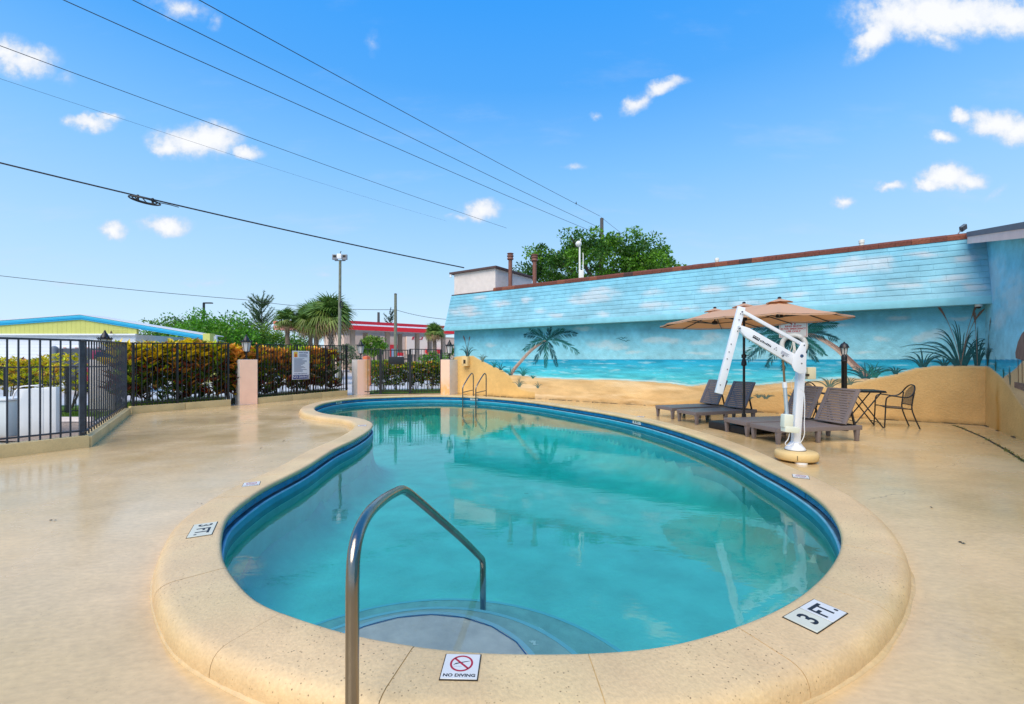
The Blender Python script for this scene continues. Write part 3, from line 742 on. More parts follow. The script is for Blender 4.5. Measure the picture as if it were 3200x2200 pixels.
def px_clouds(lst, o):
    out = []
    for u, v, a, b in lst:
        s0, z0 = wall_sz(u, v, o); s1, _ = wall_sz(u - a, v, o); s2, _ = wall_sz(u + a, v, o); _, z1 = wall_sz(u, v - b, o)
        out.append((s0, z0, abs(s1 - s2) / 2, abs(z1 - z0)))
    return out
WC_ = px_clouds(WALL_CLOUDS, 0); RC_ = px_clouds(ROOF_CLOUDS, .22)
def paint_sky(s, z, clouds, hi=2.6, lo=1.4):
    t = np.clip((z - lo) / (hi - lo), 0, 1)[..., None]
    c = SKY_LO * (1 - t) + SKY_HI * t
    n = fbm(s * 1.3 + 3, z * 2.2 + 9, 5)[..., None]; c = c * (1 + (n - .5) * .55)
    c = c * (1 + (fbm(s * 9, z * 9, 4)[..., None] - .5) * .35)
    d = np.zeros_like(s); w = (fbm(s * 2.5 + 40, z * 3 + 11, 5) - .5)
    for cs, cz, rs, rz in clouds:
        d = np.maximum(d, blob(s + w * .5, z + w * .16, (cs, cz), rs * 1.15, rz * 1.3))
    m = np.clip(d * 2.0 * (.05 + 1.5 * fbm(s * 4 + 7, z * 8 + 2, 5)), 0, 1)[..., None] ** 1.3 * .38
    return c * (1 - m) + lin(222, 222, 218) * m
def interp(px, x):
    a = np.array(sorted(px)); return np.interp(x, a[:, 0], a[:, 1])
_beach = [wall_sz(u, v) for u, v in [(1120, 846), (1185, 852), (1229, 857), (1300, 860), (1380, 861), (1450, 864), (1513, 868), (1563, 876), (1605, 870), (1660, 872), (1720, 873), (1770, 868), (1850, 864), (1922, 856), (2000, 860), (2240, 860)]]
_dune_l = [wall_sz(u, v) for u, v in [(1030, 809), (1041, 807.5), (1072, 806), (1087, 815), (1119, 831), (1138, 838), (1157, 854), (1165, 866), (1176, 879), (1200, 886), (1262, 892)]]
_dune_m = [wall_sz(u, v) for u, v in [(1380, 930), (1420, 922), (1480, 915), (1560, 905), (1640, 896), (1760, 884), (1850, 879), (1900, 876), (1922, 873), (1980, 857.6), (2024, 850), (2075, 834.5), (2126, 828.6), (2176, 828.3), (2234, 830)]]
_dune_w = [wing_tz(u, v) for u, v in [(2234, 830), (2244, 833), (2257, 843.5), (2273, 857), (2289, 877.7), (2303, 900), (2321, 925), (2345, 960)]]
_dune_w2 = [wing_tz(u, v) for u, v in [(2255, 870), (2273, 856), (2290, 845), (2305, 833), (2321, 815), (2345, 800)]]
def paint_sea(s, z):
    t = np.clip((1.4 - z) / .6, 0, 1)[..., None]
    c = lin(22, 160, 200) * (1 - t) + lin(84, 200, 214) * t
    st = fbm(s * 1.6, z * 16, 5); c = c * (1 + (st[..., None] - .5) * .9)
    fo = np.clip((fbm(s * 2.2 + 31, z * 26 + 5, 4) - .60) * 5, 0, 1)[..., None]; c = c * (1 - fo * .55) + lin(190, 232, 236) * fo * .55
    dk = np.clip((fbm(s * 1.4 + 80, z * 20 + 3, 3) - .58) * 6, 0, 1)[..., None]; c = c * (1 - dk * .35) + lin(10, 120, 165) * dk * .35
    hz = np.clip(1 - np.abs(z - 1.385) / .02, 0, 1)[..., None]; return c * (1 - hz * .5) + lin(10, 130, 180) * hz * .5
def mix(a, b, m): m = np.clip(m, 0, 1)[..., None]; return a * (1 - m) + b * m
SAND, SAND_D, SAND_L = lin(222, 188, 136), lin(190, 152, 98), lin(242, 218, 178)
def paint_wall(s, z):
    c = paint_sky(s, z, WC_)
    c = mix(c, paint_sea(s, z), (1.4 - z) / .008 + .5)
    bz = interp(_beach, s) + (fbm(s * 3, s * 0, 3) - .5) * .02
    foam = np.clip(1 - np.abs(z - bz - .025) / .035, 0, 1) * (.4 + .8 * fbm(s * 5, z * 12, 3)); c = mix(c, lin(215, 238, 238) + 0 * c, foam)
    sand = SAND * (1 + (fbm(s * 2.2, z * 7, 5)[..., None] - .5) * .5)
    sand = mix(sand, sand * lin(215, 190, 160) / lin(235, 205, 165), 1 - (bz - z) / .10)
    ripple = np.clip((fbm(s * 1.2 + 9, z * 9 + 4, 4) - .52) * 4, 0, 1); sand = mix(sand, SAND_D + 0 * sand, ripple * .55)
    lit = np.clip((fbm(s * .9 + 19, z * 7 + 14, 4) - .5) * 4, 0, 1); sand = mix(sand, SAND_L + 0 * sand, lit * .6)
    c = mix(c, sand, (bz - z) / .012 + .5)
    for px, col, sel in ((_dune_m, lin(218, 178, 118), s < 9.2), (_dune_l, lin(224, 184, 116), s > 11.2)):
        dz = interp(px, s) + (fbm(s * 5, s * 0 + 3, 3) - .5) * .015
        body = col * (1 + (fbm(s * 2.2 + 5, z * 2.2, 5)[..., None] - .5) * .35) * (1 + (fbm(s * 14, z * 14, 3)[..., None] - .5) * .12)
        edge = np.clip(1 - (dz - z) / .07, 0, 1); body = mix(body, lin(228, 200, 150) + 0 * body, edge * .8)
        c = mix(c, body, np.where(sel, (dz - z) / .012 + .5, 0))
    # damp stains along the foot of the wall
    foot = np.clip(1 - z / (.05 + .12 * fbm(s * 3, s * 0 + 8, 4)), 0, 1) * fbm(s * 8, z * 10, 3); c = mix(c, lin(110, 84, 48) + 0 * c, foot * .9)
    return c
def paint_wing(t, z):
    c = paint_sky(t + 30, z, [(30.6, 3.0, .8, .5), (31.6, 2.6, .7, .4), (30.9, 2.2, .5, .2)], hi=4.2)
    c = mix(c, paint_sea(t + 20, z), (1.4 - z) / .008 + .5)
    sand = lin(216, 186, 140) * (1 + (fbm(t * 3, z * 5, 5)[..., None] - .5) * .4)
    c = mix(c, sand, (interp(_dune_w2, t) - z) / .012 + .5)
    dz = interp(_dune_w, t)
    body = lin(222, 184, 118) * (1 + (fbm(t * 2.2 + 5, z * 2.2, 5)[..., None] - .5) * .35)
    body = mix(body, lin(228, 200, 150) + 0 * body, np.clip(1 - (dz - z) / .06, 0, 1) * .8)
    rust = np.clip(1 - np.abs(t - .78 - .1 * (fbm(z * 3, z * 0, 3) - .5) - (1.0 - z) * .03) / (.10 + .10 * (1.2 - z).clip(0, 1)), 0, 1) * np.clip((1.05 - z) / .4, 0, 1)
    body = mix(body, lin(196, 140, 52) + 0 * body, rust * (.4 + .8 * fbm(t * 6, z * 3, 3)))
    c = mix(c, body, (dz - z) / .012 + .5)
    return c
def painted_grid(name, f, paint, x1, z1, step, material, parent, z0=-.03, ztop=None):
    nx = int(x1 / step) + 1; nz = int((z1 - z0) / step) + 1
    xs = np.linspace(0, x1, nx); zs = np.linspace(z0, z1, nz); X, Z = np.meshgrid(xs, zs, indexing='ij')
    if ztop is not None: Z = z0 + (Z - z0) * (ztop(X) - z0) / (z1 - z0)
    c = paint(X, Z); a = np.ones((nx, nz, 4), np.float32); a[..., :3] = np.clip(c, 0, 1)
    o0 = np.array(f(0, 0)); ex = np.array(f(1, 0)) - o0
    V = o0 + X[..., None] * ex + Z[..., None] * np.array([0, 0, 1.0])
    i = np.arange(nx * nz).reshape(nx, nz); F = np.stack([i[:-1, :-1], i[1:, :-1], i[1:, 1:], i[:-1, 1:]], -1).reshape(-1, 4)
    me = bpy.data.meshes.new(name); me.vertices.add(nx * nz); me.vertices.foreach_set('co', V.reshape(-1).astype(np.float32))
    me.loops.add(F.size); me.loops.foreach_set('vertex_index', F.reshape(-1).astype(np.int32))
    me.polygons.add(len(F)); me.polygons.foreach_set('loop_start', np.arange(0, F.size, 4, dtype=np.int32))
    me.update(calc_edges=True); me.validate()
    at_ = me.color_attributes.new('Col', 'FLOAT_COLOR', 'POINT'); at_.data.foreach_set('color', a.reshape(-1))
    me.materials.append(material); return link(name, me, parent)
M_mural = colmat('mural_paint', .75, bump=.55, bscale=26, mottle=.05, mscale=60)
M_mural_roof = colmat('roof_paint', .6, bump=.25, bscale=50, mottle=.05, mscale=45)
wall = painted_grid('mural_wall', lambda s, z: W(s, z), paint_wall, S_END, 2.62, .024, M_mural, bld)
wing = painted_grid('wing_wall', lambda t, z: Q(t, z), paint_wing, 4.2, 4.05, .024, M_mural, bld, ztop=lambda t: 3.94 - .188 * t)
M_stucco = mat('pale_stucco', srgb(222, 210, 204), .85, 6, .06, .4, 60)
M_back = mat('building_body', srgb(200, 190, 180), .85, 4, .08)
M_roofing = mat('flat_roofing', (.16, .15, .15), .9, 3, .2)
bk = MB()
bk.prism([W(0, -.03, -.02), W(S_END, -.03, -.02), W(S_END, -.03, -10), W(0, -.03, -10)], (0, 0, 3.98)); bk.build('building_body', M_back, bld)
bk = MB(); bk.prism([Q(-.3, -.03, -.02), Q(13, -.03, -.02), Q(13, -.03, -8), Q(-.3, -.03, -8)], (0, 0, 3.0)); bk.build('wing_body', M_back, bld)
# rest of the wing wall beyond the frame
bk = MB(); bk.prism([Q(4.21, -.03, 0), Q(13, -.03, 0), Q(13, -.03, -.02), Q(4.21, -.03, -.02)], (0, 0, 2.9)); bk.build('wing_wall', mat('wing_plain_paint', srgb(120, 196, 214), .75, 3, .1, .4, 30), bld)

# roof slope: rows of shingles, each its own piece near the corner, one joined piece farther on
roof = MB(); sl = (W(0, TOP_Z, .02) - W(0, EAVE_Z + .16, OVER)); 
def RS(s, k, n=0.0):
    """k: 0 eave .. 1 top along the slope, n: out of the slope"""
    z = EAVE_Z + .15 + (TOP_Z - EAVE_Z - .15) * k; o = OVER - .015 + (.02 - OVER + .015) * k
    nl = Vector((0, 0, OVER)) + NO * (TOP_Z - EAVE_Z - .15); nl.normalize()
    return W(s, z, o) + nl * n
roof.add([RS(-.0, 0), RS(S_END + .12, 0), RS(S_END + .12, 1), RS(0, 1)], [(0, 1, 2, 3)]); M_under = mat('roof_underlay_paint', srgb(104, 180, 204), .8)
rf = roof.build('roof_slope', M_under, bld)
NROW = 10; sh_list = []
rr = random.Random(11)
for row in range(NROW):
    s = -.0 - rr.uniform(0, .25)
    while s < S_END + .1:
        w = rr.choice((.24, .3, .36, .42, .5))
        a, b = max(s, 0.0), min(s + w, S_END + .12)
        if b - a > .03: sh_list.append((row, a, b))
        s += w
sh_list.sort(key=lambda q: q[1])
def shingle(mb, row, a, b):
    k0 = row / NROW; k1 = min((row + 1.12) / NROW, 1.0); g = rr.choice((.0006, .0008, .0008, .002)); dn = rr.uniform(0, .004); dk = rr.uniform(-.004, .004)
    nx = 4; ks = (k0 + dk, k0 + dk, (k0 * .5 + k1 * .5), k1); th = (.001, .013 + dn, .011 + dn, .002)
    sa = [a + g + (b - a - 2 * g) * i / nx for i in range(nx + 1)]
    vs = []; cs = []
    for si in sa:
        for k, t_ in zip(ks, th): vs.append(RS(si, k, t_))
    S_ = np.array([si for si in sa for _ in ks]); Z_ = np.array([EAVE_Z + .15 + (TOP_Z - EAVE_Z - .15) * k for _ in sa for k in ks])
    c = paint_sky(S_, Z_, RC_, hi=4.4, lo=1.2) * np.array([1.12, .88, .84]) * rr.uniform(.96, 1.03)
    o = len(mb.V)
    mb.V += [tuple(v) for v in vs]; mb.C += [(*np.clip(q, 0, 1), 1) for q in c]
    for i in range(nx):
        for q in range(3): mb.F.append((o + i * 4 + q, o + i * 4 + 4 + q, o + i * 4 + 5 + q, o + i * 4 + 1 + q)); mb.smooth.append(False)
    for e in (0, nx): mb.F.append(tuple(o + e * 4 + q for q in range(4))); mb.smooth.append(False)
for row, a, b in sh_list[:300]:
    mb = MB(); shingle(mb, row, a, b); mb.build('shingle', M_mural_roof, rf, colors=True)
mb = MB()
for row, a, b in sh_list[300:]: shingle(mb, row, a, b)
stuff(mb.build('shingles', M_mural_roof, rf, colors=True))
# eave board, soffit, slope end
def painted_box(name, poly, vec, paint_col, parent):
    mb = MB(); mb.prism(poly, vec); return mb.build(name, paint_col, parent, bevel=.006)
M_eave = mat('eave_board_paint', srgb(132, 200, 216), .6, 5, .08, .15, 40)
painted_box('eave_board', [W(0, EAVE_Z, OVER), W(S_END + .14, EAVE_Z, OVER), W(S_END + .14, EAVE_Z, OVER - .04), W(0, EAVE_Z, OVER - .04)], (0, 0, .165), M_eave, bld)
painted_box('soffit', [W(0, EAVE_Z + .012, OVER - .042), W(S_END + .1, EAVE_Z + .012, OVER - .042), W(S_END + .1, EAVE_Z + .012, .004), W(0, EAVE_Z + .012, .004)], (0, 0, .02), M_eave, bld)
mb = MB(); mb.prism([W(S_END + .02, EAVE_Z + .035, .0), W(S_END + .02, EAVE_Z + .035, OVER - .045), W(S_END + .02, TOP_Z - .02, .01)], E * .085); mb.build('slope_end', M_eave, bld)
mb = MB(); mb.prism([W(S_END + .12, -.03, -.0), W(S_END, -.03, 0), W(S_END, -.03, -.3), W(S_END + .12, -.03, -.3)], (0, 0, 2.6)); 
# brown ridge cap: separate cap shingles
M_caps = [mat('cap_shingle_brown', srgb(112, 62, 50), .85, 30, .25, .3, 90), mat('cap_shingle_dark', srgb(74, 48, 46), .85, 30, .25, .3, 90), mat('cap_shingle_rust', srgb(132, 76, 56), .85, 30, .25, .3, 90)]
cap = MB(); cap.prism([W(.05, TOP_Z - .02, -.16), W(13.02, TOP_Z - .02, -.16), W(13.02, TOP_Z - .02, .03), W(.05, TOP_Z - .02, .03)], (0, 0, .11)); cap = cap.build('roof_cap', M_caps[1], bld)
s = .04
while s < 13.0:
    w = rr.uniform(.26, .32); mb = MB(); j = rr.uniform(0, .006)
    o0, o1 = .055 + j, .06 + j
    pr = [(o0, TOP_Z - .035), (o1, TOP_Z + .055), (.01, TOP_Z + .10 + j), (-.17, TOP_Z + .10 + j), (-.17, TOP_Z + .092), (.0, TOP_Z + .09), (.033, TOP_Z + .05), (.035, TOP_Z - .03)]
    a = [W(s, z, o) for o, z in pr]; n = len(a)
    mb.prism(a, E * min(w - .004, 13.02 - s)); mb.build('cap_shingle', rr.choice([M_caps[0]] * 5 + [M_caps[2]] * 2 + [M_caps[1]]), cap); s += w
# flat roof, parapet room with a brown trim
mb = MB(); mb.prism([W(.1, 3.96, -.2), W(S_END, 3.96, -.2), W(S_END, 3.96, -10), W(.1, 3.96, -10)], (0, 0, .06)); mb.build('flat_roof', M_roofing, bld)
mb = MB(); mb.prism([W(12.96, 4.0, -.004), W(S_END, 4.0, -.004), W(S_END, 4.0, -2.6), W(12.96, 4.0, -2.6)], (0, 0, .86)); room = mb.build('roof_room', M_stucco, bld)
M_trim = mat('brown_trim', srgb(84, 62, 60), .7, 8, .15)
mb = MB(); mb.prism([W(12.86, 4.862, .1), W(S_END + .18, 4.862, .1), W(S_END + .18, 4.862, -2.7), W(12.86, 4.862, -2.7)], (0, 0, .075)); mb.build('roof_trim', M_trim, room)
mb = MB(); mb.box(W(S_END + .14, 4.80, .06), (.07, .07, .12)); mb.build('gutter_outlet', M_white, room)
mb = MB(); mb.prism([W(12.98, TOP_Z - .03, .05), W(S_END + .1, TOP_Z - .03, .05), W(S_END + .1, TOP_Z - .03, .0), W(12.98, TOP_Z - .03, .0)], (0, 0, .035)); mb.build('roof_flashing', M_trim, bld)
# sloping gable of the wing with pink fascia
M_pink = mat('pink_fascia_paint', srgb(238, 205, 196), .7, 5, .06, .15, 50)
M_grey_trim = mat('grey_drip_edge', srgb(104, 100, 108), .6, 6, .1)
f0 = Q(.16, 3.86, .30); f1 = Q(3.30, 3.27, .30); sl_ = (f1 - f0); f1 = f0 + sl_ * 3.2
wr = MB(); wr.prism([f0, f1, f1 + Vector((0, 0, .145)), f0 + Vector((0, 0, .145))], -E * .03); wr.build('wing_fascia', M_pink, bld)
wr = MB(); wr.prism([f0 + E * .012 + Vector((0, 0, .147)), f1 + E * .012 + Vector((0, 0, .147)), f1 + E * .012 + Vector((0, 0, .25)), f0 + E * .012 + Vector((0, 0, .25))], -E * .05); wr.build('wing_drip_edge', M_grey_trim, bld)
a0 = f0 + Vector((0, 0, .2)) - E * .04; a1 = f1 + Vector((0, 0, .2)) - E * .04
wr = MB(); wr.prism([a0, a1, a1 - E * 8, a0 - E * 8], (0, 0, .05)); wr.build('wing_roof', M_caps[1], bld)
a0 = f0 + Vector((0, 0, .02)) - E * .035; a1 = f1 + Vector((0, 0, .02)) - E * .035
wr = MB(); wr.prism([a0, a1, a1 - E * .27, a0 - E * .27], (0, 0, .02)); wr.build('wing_soffit', M_pink, bld)

# broken line of grime where the walls meet the deck
mb = MB(); gr_ = random.Random(41); s = .02
while s < S_END - .4:
    w = gr_.uniform(.05, .35)
    if gr_.random() < .72: h_ = gr_.uniform(.006, .022); d_ = gr_.uniform(.010, .03); mb.prism([W(s, .0, .003), W(s + w, .0, .003), W(s + w * .8, h_, .003), W(s + w * .2, h_ * .8, .003)], NO * d_)
    s += w
t_ = .02
while t_ < 6:
    w = gr_.uniform(.05, .3)
    if gr_.random() < .6: h_ = gr_.uniform(.006, .02); mb.prism([Q(t_, .0, .003), Q(t_ + w, .0, .003), Q(t_ + w * .8, h_, .003), Q(t_ + w * .2, h_ * .8, .003)], E * gr_.uniform(.01, .03))
    t_ += w
stuff(mb.build('base_grime', mat('wall_foot_grime', (.10, .07, .04), .9, 20, .5), bld))
# ------------------------------------------------------------------ things painted on the wall: flat, a few millimetres proud
M_leafs = [mat('painted_leaf_dark', srgb(8, 78, 84), .8, 20, .35), mat('painted_leaf_green', srgb(18, 104, 98), .8, 20, .35), mat('painted_leaf_grey', srgb(92, 112, 100), .8, 20, .3)]
M_ptrunk = mat('painted_trunk', srgb(190, 164, 148), .8, 25, .2); M_pring = mat('painted_trunk_ring', srgb(120, 92, 86), .8, 25, .2)
M_seed = mat('painted_seed_head', srgb(128, 104, 92), .8, 40, .4)
def ribbon(mb, pts, wid, P, o):
    n = len(pts); vs = []
    for i, p in enumerate(pts):
        a = pts[max(i - 1, 0)]; b = pts[min(i + 1, n - 1)]; d = Vector((b[0] - a[0], b[1] - a[1])); d = d.normalized() if d.length > 0 else Vector((1, 0)); q = Vector((-d.y, d.x)) * wid[i] * .5
        vs += [P(p[0] + q.x, p[1] + q.y, o), P(p[0] - q.x, p[1] - q.y, o)]
    mb.add(vs, [(2 * i, 2 * i + 1, 2 * i + 3, 2 * i + 2) for i in range(n - 1)])
def painted_tuft(base, h, n, spread, mi, P, conv, parent, seeds=0, lean=0, wid=.026, rs=1):
    rr = random.Random(rs); s0, z0 = conv(*base); t = MB(); hm = h
    for i in range(n):
        f = (i + .5) / n * 2 - 1; f += rr.uniform(-.15, .15); L_ = hm * rr.uniform(.6, 1.0) * (1 - .25 * abs(f))
        ex = (f * spread + lean) * rr.uniform(.8, 1.15); b = (s0 + f * spread * .12, z0)
        tip = (b[0] + ex, z0 + L_ * (1 - .45 * abs(f))); c = (b[0] + ex * .3, z0 + L_ * .85)
        pts = [(p.x, p.y) for p in bez((*b, 0), (*c, 0), (*tip, 0), 7)]
        ribbon(t, pts, [wid * (1 - k / 7.3) ** .7 for k in range(8)], P, .004 + .0002 * i)
    o = stuff(t.build('painted_grass', M_leafs[mi], parent))
    for i in range(seeds):
        f = rr.uniform(-1, 1) if seeds > 1 else .3
        t = MB(); tip = (s0 + (f * spread * .7 + lean * 1.4), z0 + hm * rr.uniform(1.15, 1.4)); pts = [(p.x, p.y) for p in bez((s0, z0, 0), (s0 + (tip[0] - s0) * .3, z0 + hm * .9, 0), (*tip, 0), 8)]
        ribbon(t, pts, [.008] * 6 + [.03, .045, .012], P, .010 + .0003 * i); t.build('painted_seed_head', M_seed, parent)
PW = lambda s, z, o: W(s, z, o); PQ = lambda t, z, o: Q(t, z, o)
cw = lambda u, v: wall_sz(u, v); cq = lambda u, v: wing_tz(u, v)
tufts = [((1060, 808), .62, 16, .45, 0, 3), ((1094, 820), .40, 9, .3, 2, 0), ((1120, 833), .35, 9, .28, 1, 0), ((1135, 839), .40, 9, .3, 0, 0), ((1158, 851), .38, 12, .42, 1, 0), ((1186, 852), .45, 11, .36, 1, 0), ((1177, 877), .45, 11, .3, 2, 0), ((1219, 880), .28, 8, .22, 2, 0), ((1208, 858), .2, 7, .2, 1, 0),
         ((1736, 904), .20, 9, .22, 2, 0), ((1719, 902), .14, 7, .14, 2, 0), ((1688, 906), .15, 7, .15, 2, 0), ((1800, 905), .22, 9, .25, 2, 0), ((1880, 877), .34, 12, .45, 2, 0), ((1925, 872), .25, 9, .3, 2, 0), ((1700, 905), .12, 6, .12, 2, 0),
         ((1962, 858), .42, 18, .55, 0, 0), ((1980, 856), .46, 12, .42, 1, 0), ((2030, 848), .25, 10, .22, 0, 0), ((2092, 832), .52, 14, .45, 0, 0), ((2140, 829), .3, 9, .25, 0, 0)]
for i, (b, h, n, sp, mi, sd_) in enumerate(tufts): painted_tuft(b, h, n, sp, mi, PW, cw, wall, sd_, rs=i + 1)
painted_tuft((2178, 829), 1.05, 27, .75, 0, PW, cw, wall, 3, lean=.10, wid=.030, rs=77)
painted_tuft((2215, 829), .95, 14, .26, 0, PW, cw, wall, 1, lean=0, wid=.026, rs=78)
painted_tuft((2239, 829), .72, 12, .30, 0, PQ, cq, wing, 1, lean=.12, wid=.03, rs=79)
painted_tuft((2257, 840), .3, 8, .12, 1, PQ, cq, wing, 0, rs=80); painted_tuft((2290, 872), .42, 7, .1, 2, PQ, cq, wing, 0, lean=-.05, rs=82); painted_tuft((2275, 857), .3, 6, .08, 1, PQ, cq, wing, 0, rs=83)
def painted_palm(trunk, crown, tips, rs, w0=.16, w1=.09):
    rr = random.Random(rs)
    pts = [wall_sz(u, v) for u, v in trunk]; P3 = smooth_path([(a, b, 0) for a, b in pts], 6); n = len(P3)
    t = MB(); ribbon(t, [(p.x, p.y) for p in P3], [w0 + (w1 - w0) * (i / (n - 1)) ** .7 for i in range(n)], PW, .0045)
    root = t.build('painted_palm', M_ptrunk, wall)
    rg = MB(); ln = 0
    for i in range(1, n - 1):
        d = (P3[i + 1] - P3[i]); w = (w0 + (w1 - w0) * (i / (n - 1)) ** .7)
        for f in (0, .5):
            p = P3[i] + d * f; q = Vector((-d.y, d.x, 0)).normalized() * w * .48; dn = d.normalized()
            rg.add([PW(*(p + q)[:2], .006), PW(*(p - q * .2 + dn * .02)[:2], .006), PW(*(p - q * .2 + dn * .032)[:2], .006), PW(*(p + q + dn * .022)[:2], .006)], [(0, 1, 2, 3)])
    stuff(rg.build('painted_ring', M_pring, root))
    cs, cz = wall_sz(*crown)
    for j, (u, v) in enumerate(tips):
        ts, tz = wall_sz(u, v); L_ = math.hypot(ts - cs, tz - cz)
        mid = ((cs + ts) / 2, (cz + tz) / 2 + L_ * .22); sp = bez((cs, cz, 0), (*mid, 0), (ts, tz, 0), 22)
        fr_ = MB(); o = .007 + .0007 * j
        ribbon(fr_, [(p.x, p.y) for p in sp], [.03 * (1 - i / 24) for i in range(23)], PW, o)
        for i in range(2, 23):
            d = (sp[min(i + 1, 22)] - sp[i - 1]).normalized(); k = i / 22; l = L_ * .22 * (math.sin(math.pi * min(1, k * .85 + .12)) ** .6) + .05
            for sd_ in (-1, 1):
                if rr.random() < .16: continue
                q = Vector((-d.y, d.x, 0)) * sd_; dirv = (d * .85 + q * rr.uniform(.55, .75) + Vector((0, -.35, 0))).normalized(); p = sp[i]; e = p + dirv * l * rr.uniform(.8, 1.1); sdv = Vector((-dirv.y, dirv.x, 0)) * .012
                m_ = p + dirv * l * .4
                a_, b_, c_, d_ = (p.x, p.y), (m_.x + sdv.x, m_.y + sdv.y), (e.x, e.y), (m_.x - sdv.x, m_.y - sdv.y)
                if max(a_[1], b_[1], c_[1]) > 2.55: continue
                fr_.add([PW(*a_, o + .0003), PW(*b_, o + .0003), PW(*c_, o + .0003), PW(*d_, o + .0003)], [(0, 1, 2, 3)])
        fr_.build('painted_frond', M_leafs[j % 2], root)
    return root
painted_palm([(1157, 850), (1166, 836), (1179, 821), (1199, 799), (1217, 784), (1238, 772)], (1240, 771),
             [(1190, 760), (1202, 744), (1247, 742), (1277, 748), (1305, 757), (1309, 799), (1262, 828), (1237, 830), (1212, 823), (1187, 794)], 3, .15, .10)
painted_palm([(1968, 857), (1941, 833), (1920, 812), (1896, 790), (1863, 769), (1836, 759), (1800, 757)], (1796, 760),
             [(1700, 742), (1692, 800), (1697, 815), (1700, 770), (1740, 745), (1868, 803), (1895, 768), (1893, 735), (1850, 816), (1862, 742), (1775, 835), (1810, 845), (1740, 828)], 4, .17, .08)
mb = MB()
for (u, v, k) in ((1408, 770, 9), (1419, 774, 7), (1413, 767, 7)):
    s_, z_ = wall_sz(u, v); w_ = k * .02
    for sg in (-1, 1): ribbon(mb, [(s_, z_), (s_ + sg * w_ * .5, z_ + w_ * .28), (s_ + sg * w_, z_ + w_ * .16)], [.018, .014, .004], PW, .005)
stuff(mb.build('painted_birds', M_leafs[0], wall))
# thatched hut painted at the edge of the wing wall
M_thatch = mat('painted_thatch', srgb(132, 104, 92), .85, 22, .35, stretch=(1, 1, .25)); M_hut = mat('painted_hut_post', srgb(112, 74, 58), .8, 20, .3)
mb = MB(); mb.add([PQ(*wing_tz(u, v), .005) for u, v in ((2303, 812), (2302, 800), (2308, 775), (2316, 758), (2324, 748), (2350, 742), (2360, 818), (2335, 822))], [tuple(range(8))]); mb.build('painted_hut_roof', M_thatch, wing)
for u in (2308, 2317, 2333):
    mb = MB(); a, b = wing_tz(u, 815), wing_tz(u + 1, 868); ribbon(mb, [a, b], [.02, .02], PQ, .006); mb.build('painted_hut_post', M_hut, wing)
mb = MB(); ribbon(mb, [wing_tz(2300, 872), wing_tz(2330, 880)], [.10, .14], PQ, .006); mb.build('painted_shadow_patch', M_seed, wing)
# ------------------------------------------------------------------ kerb under the fences
def kerb_run(pts, h, w=.2, out=1):
    """low wall along pts; the pool side is on pts, thickness to the outside"""
    mb = MB(); n = len(pts); L_ = []; Rr = []
    for i, p in enumerate(pts):
        a = pts[max(i - 1, 0)]; b = pts[min(i + 1, n - 1)]; d = (b - a).normalized(); q = Vector((-d.y, d.x, 0)); L_.append(p); Rr.append(p + q * w * out)
    for i in range(n - 1):
        hh = Vector((0, 0, h[i] if isinstance(h, list) else h)); h2 = Vector((0, 0, h[i + 1] if isinstance(h, list) else h)); dn = Vector((0, 0, -.02))
        vs = [L_[i] + dn, L_[i + 1] + dn, Rr[i + 1] + dn, Rr[i] + dn, L_[i] + hh, L_[i + 1] + h2, Rr[i + 1] + h2, Rr[i] + hh]
        mb.add(vs, [(4, 5, 6, 7), (0, 1, 5, 4), (1, 2, 6, 5), (2, 3, 7, 6), (3, 0, 4, 7)])
    return mb
kerb = struct(bpy.data.objects.new('kerb', None)); COL.objects.link(kerb)
def kerb_blocks(a, b, h, n, w=.2):
    d = (b - a) / n
    for i in range(n):
        p, q = a + d * i, a + d * (i + 1); g = d.normalized() * .004
        kerb_run([p + g, q - g], h, w).build('kerb_block', M_kerb, kerb, bevel=.008)
kerb_blocks(KZ, KA - _bk * -.02, .19, 5)
rad = (KB - KA).normalized()
kerb_blocks(KA + rad * .02, KB - rad * .06, .17, 3)
kerb_blocks(KB, KC, .19, 2); kerb_blocks(KD + (KE - KD).normalized() * .12, KE - (KE - KD).normalized() * .1, .19, 3)

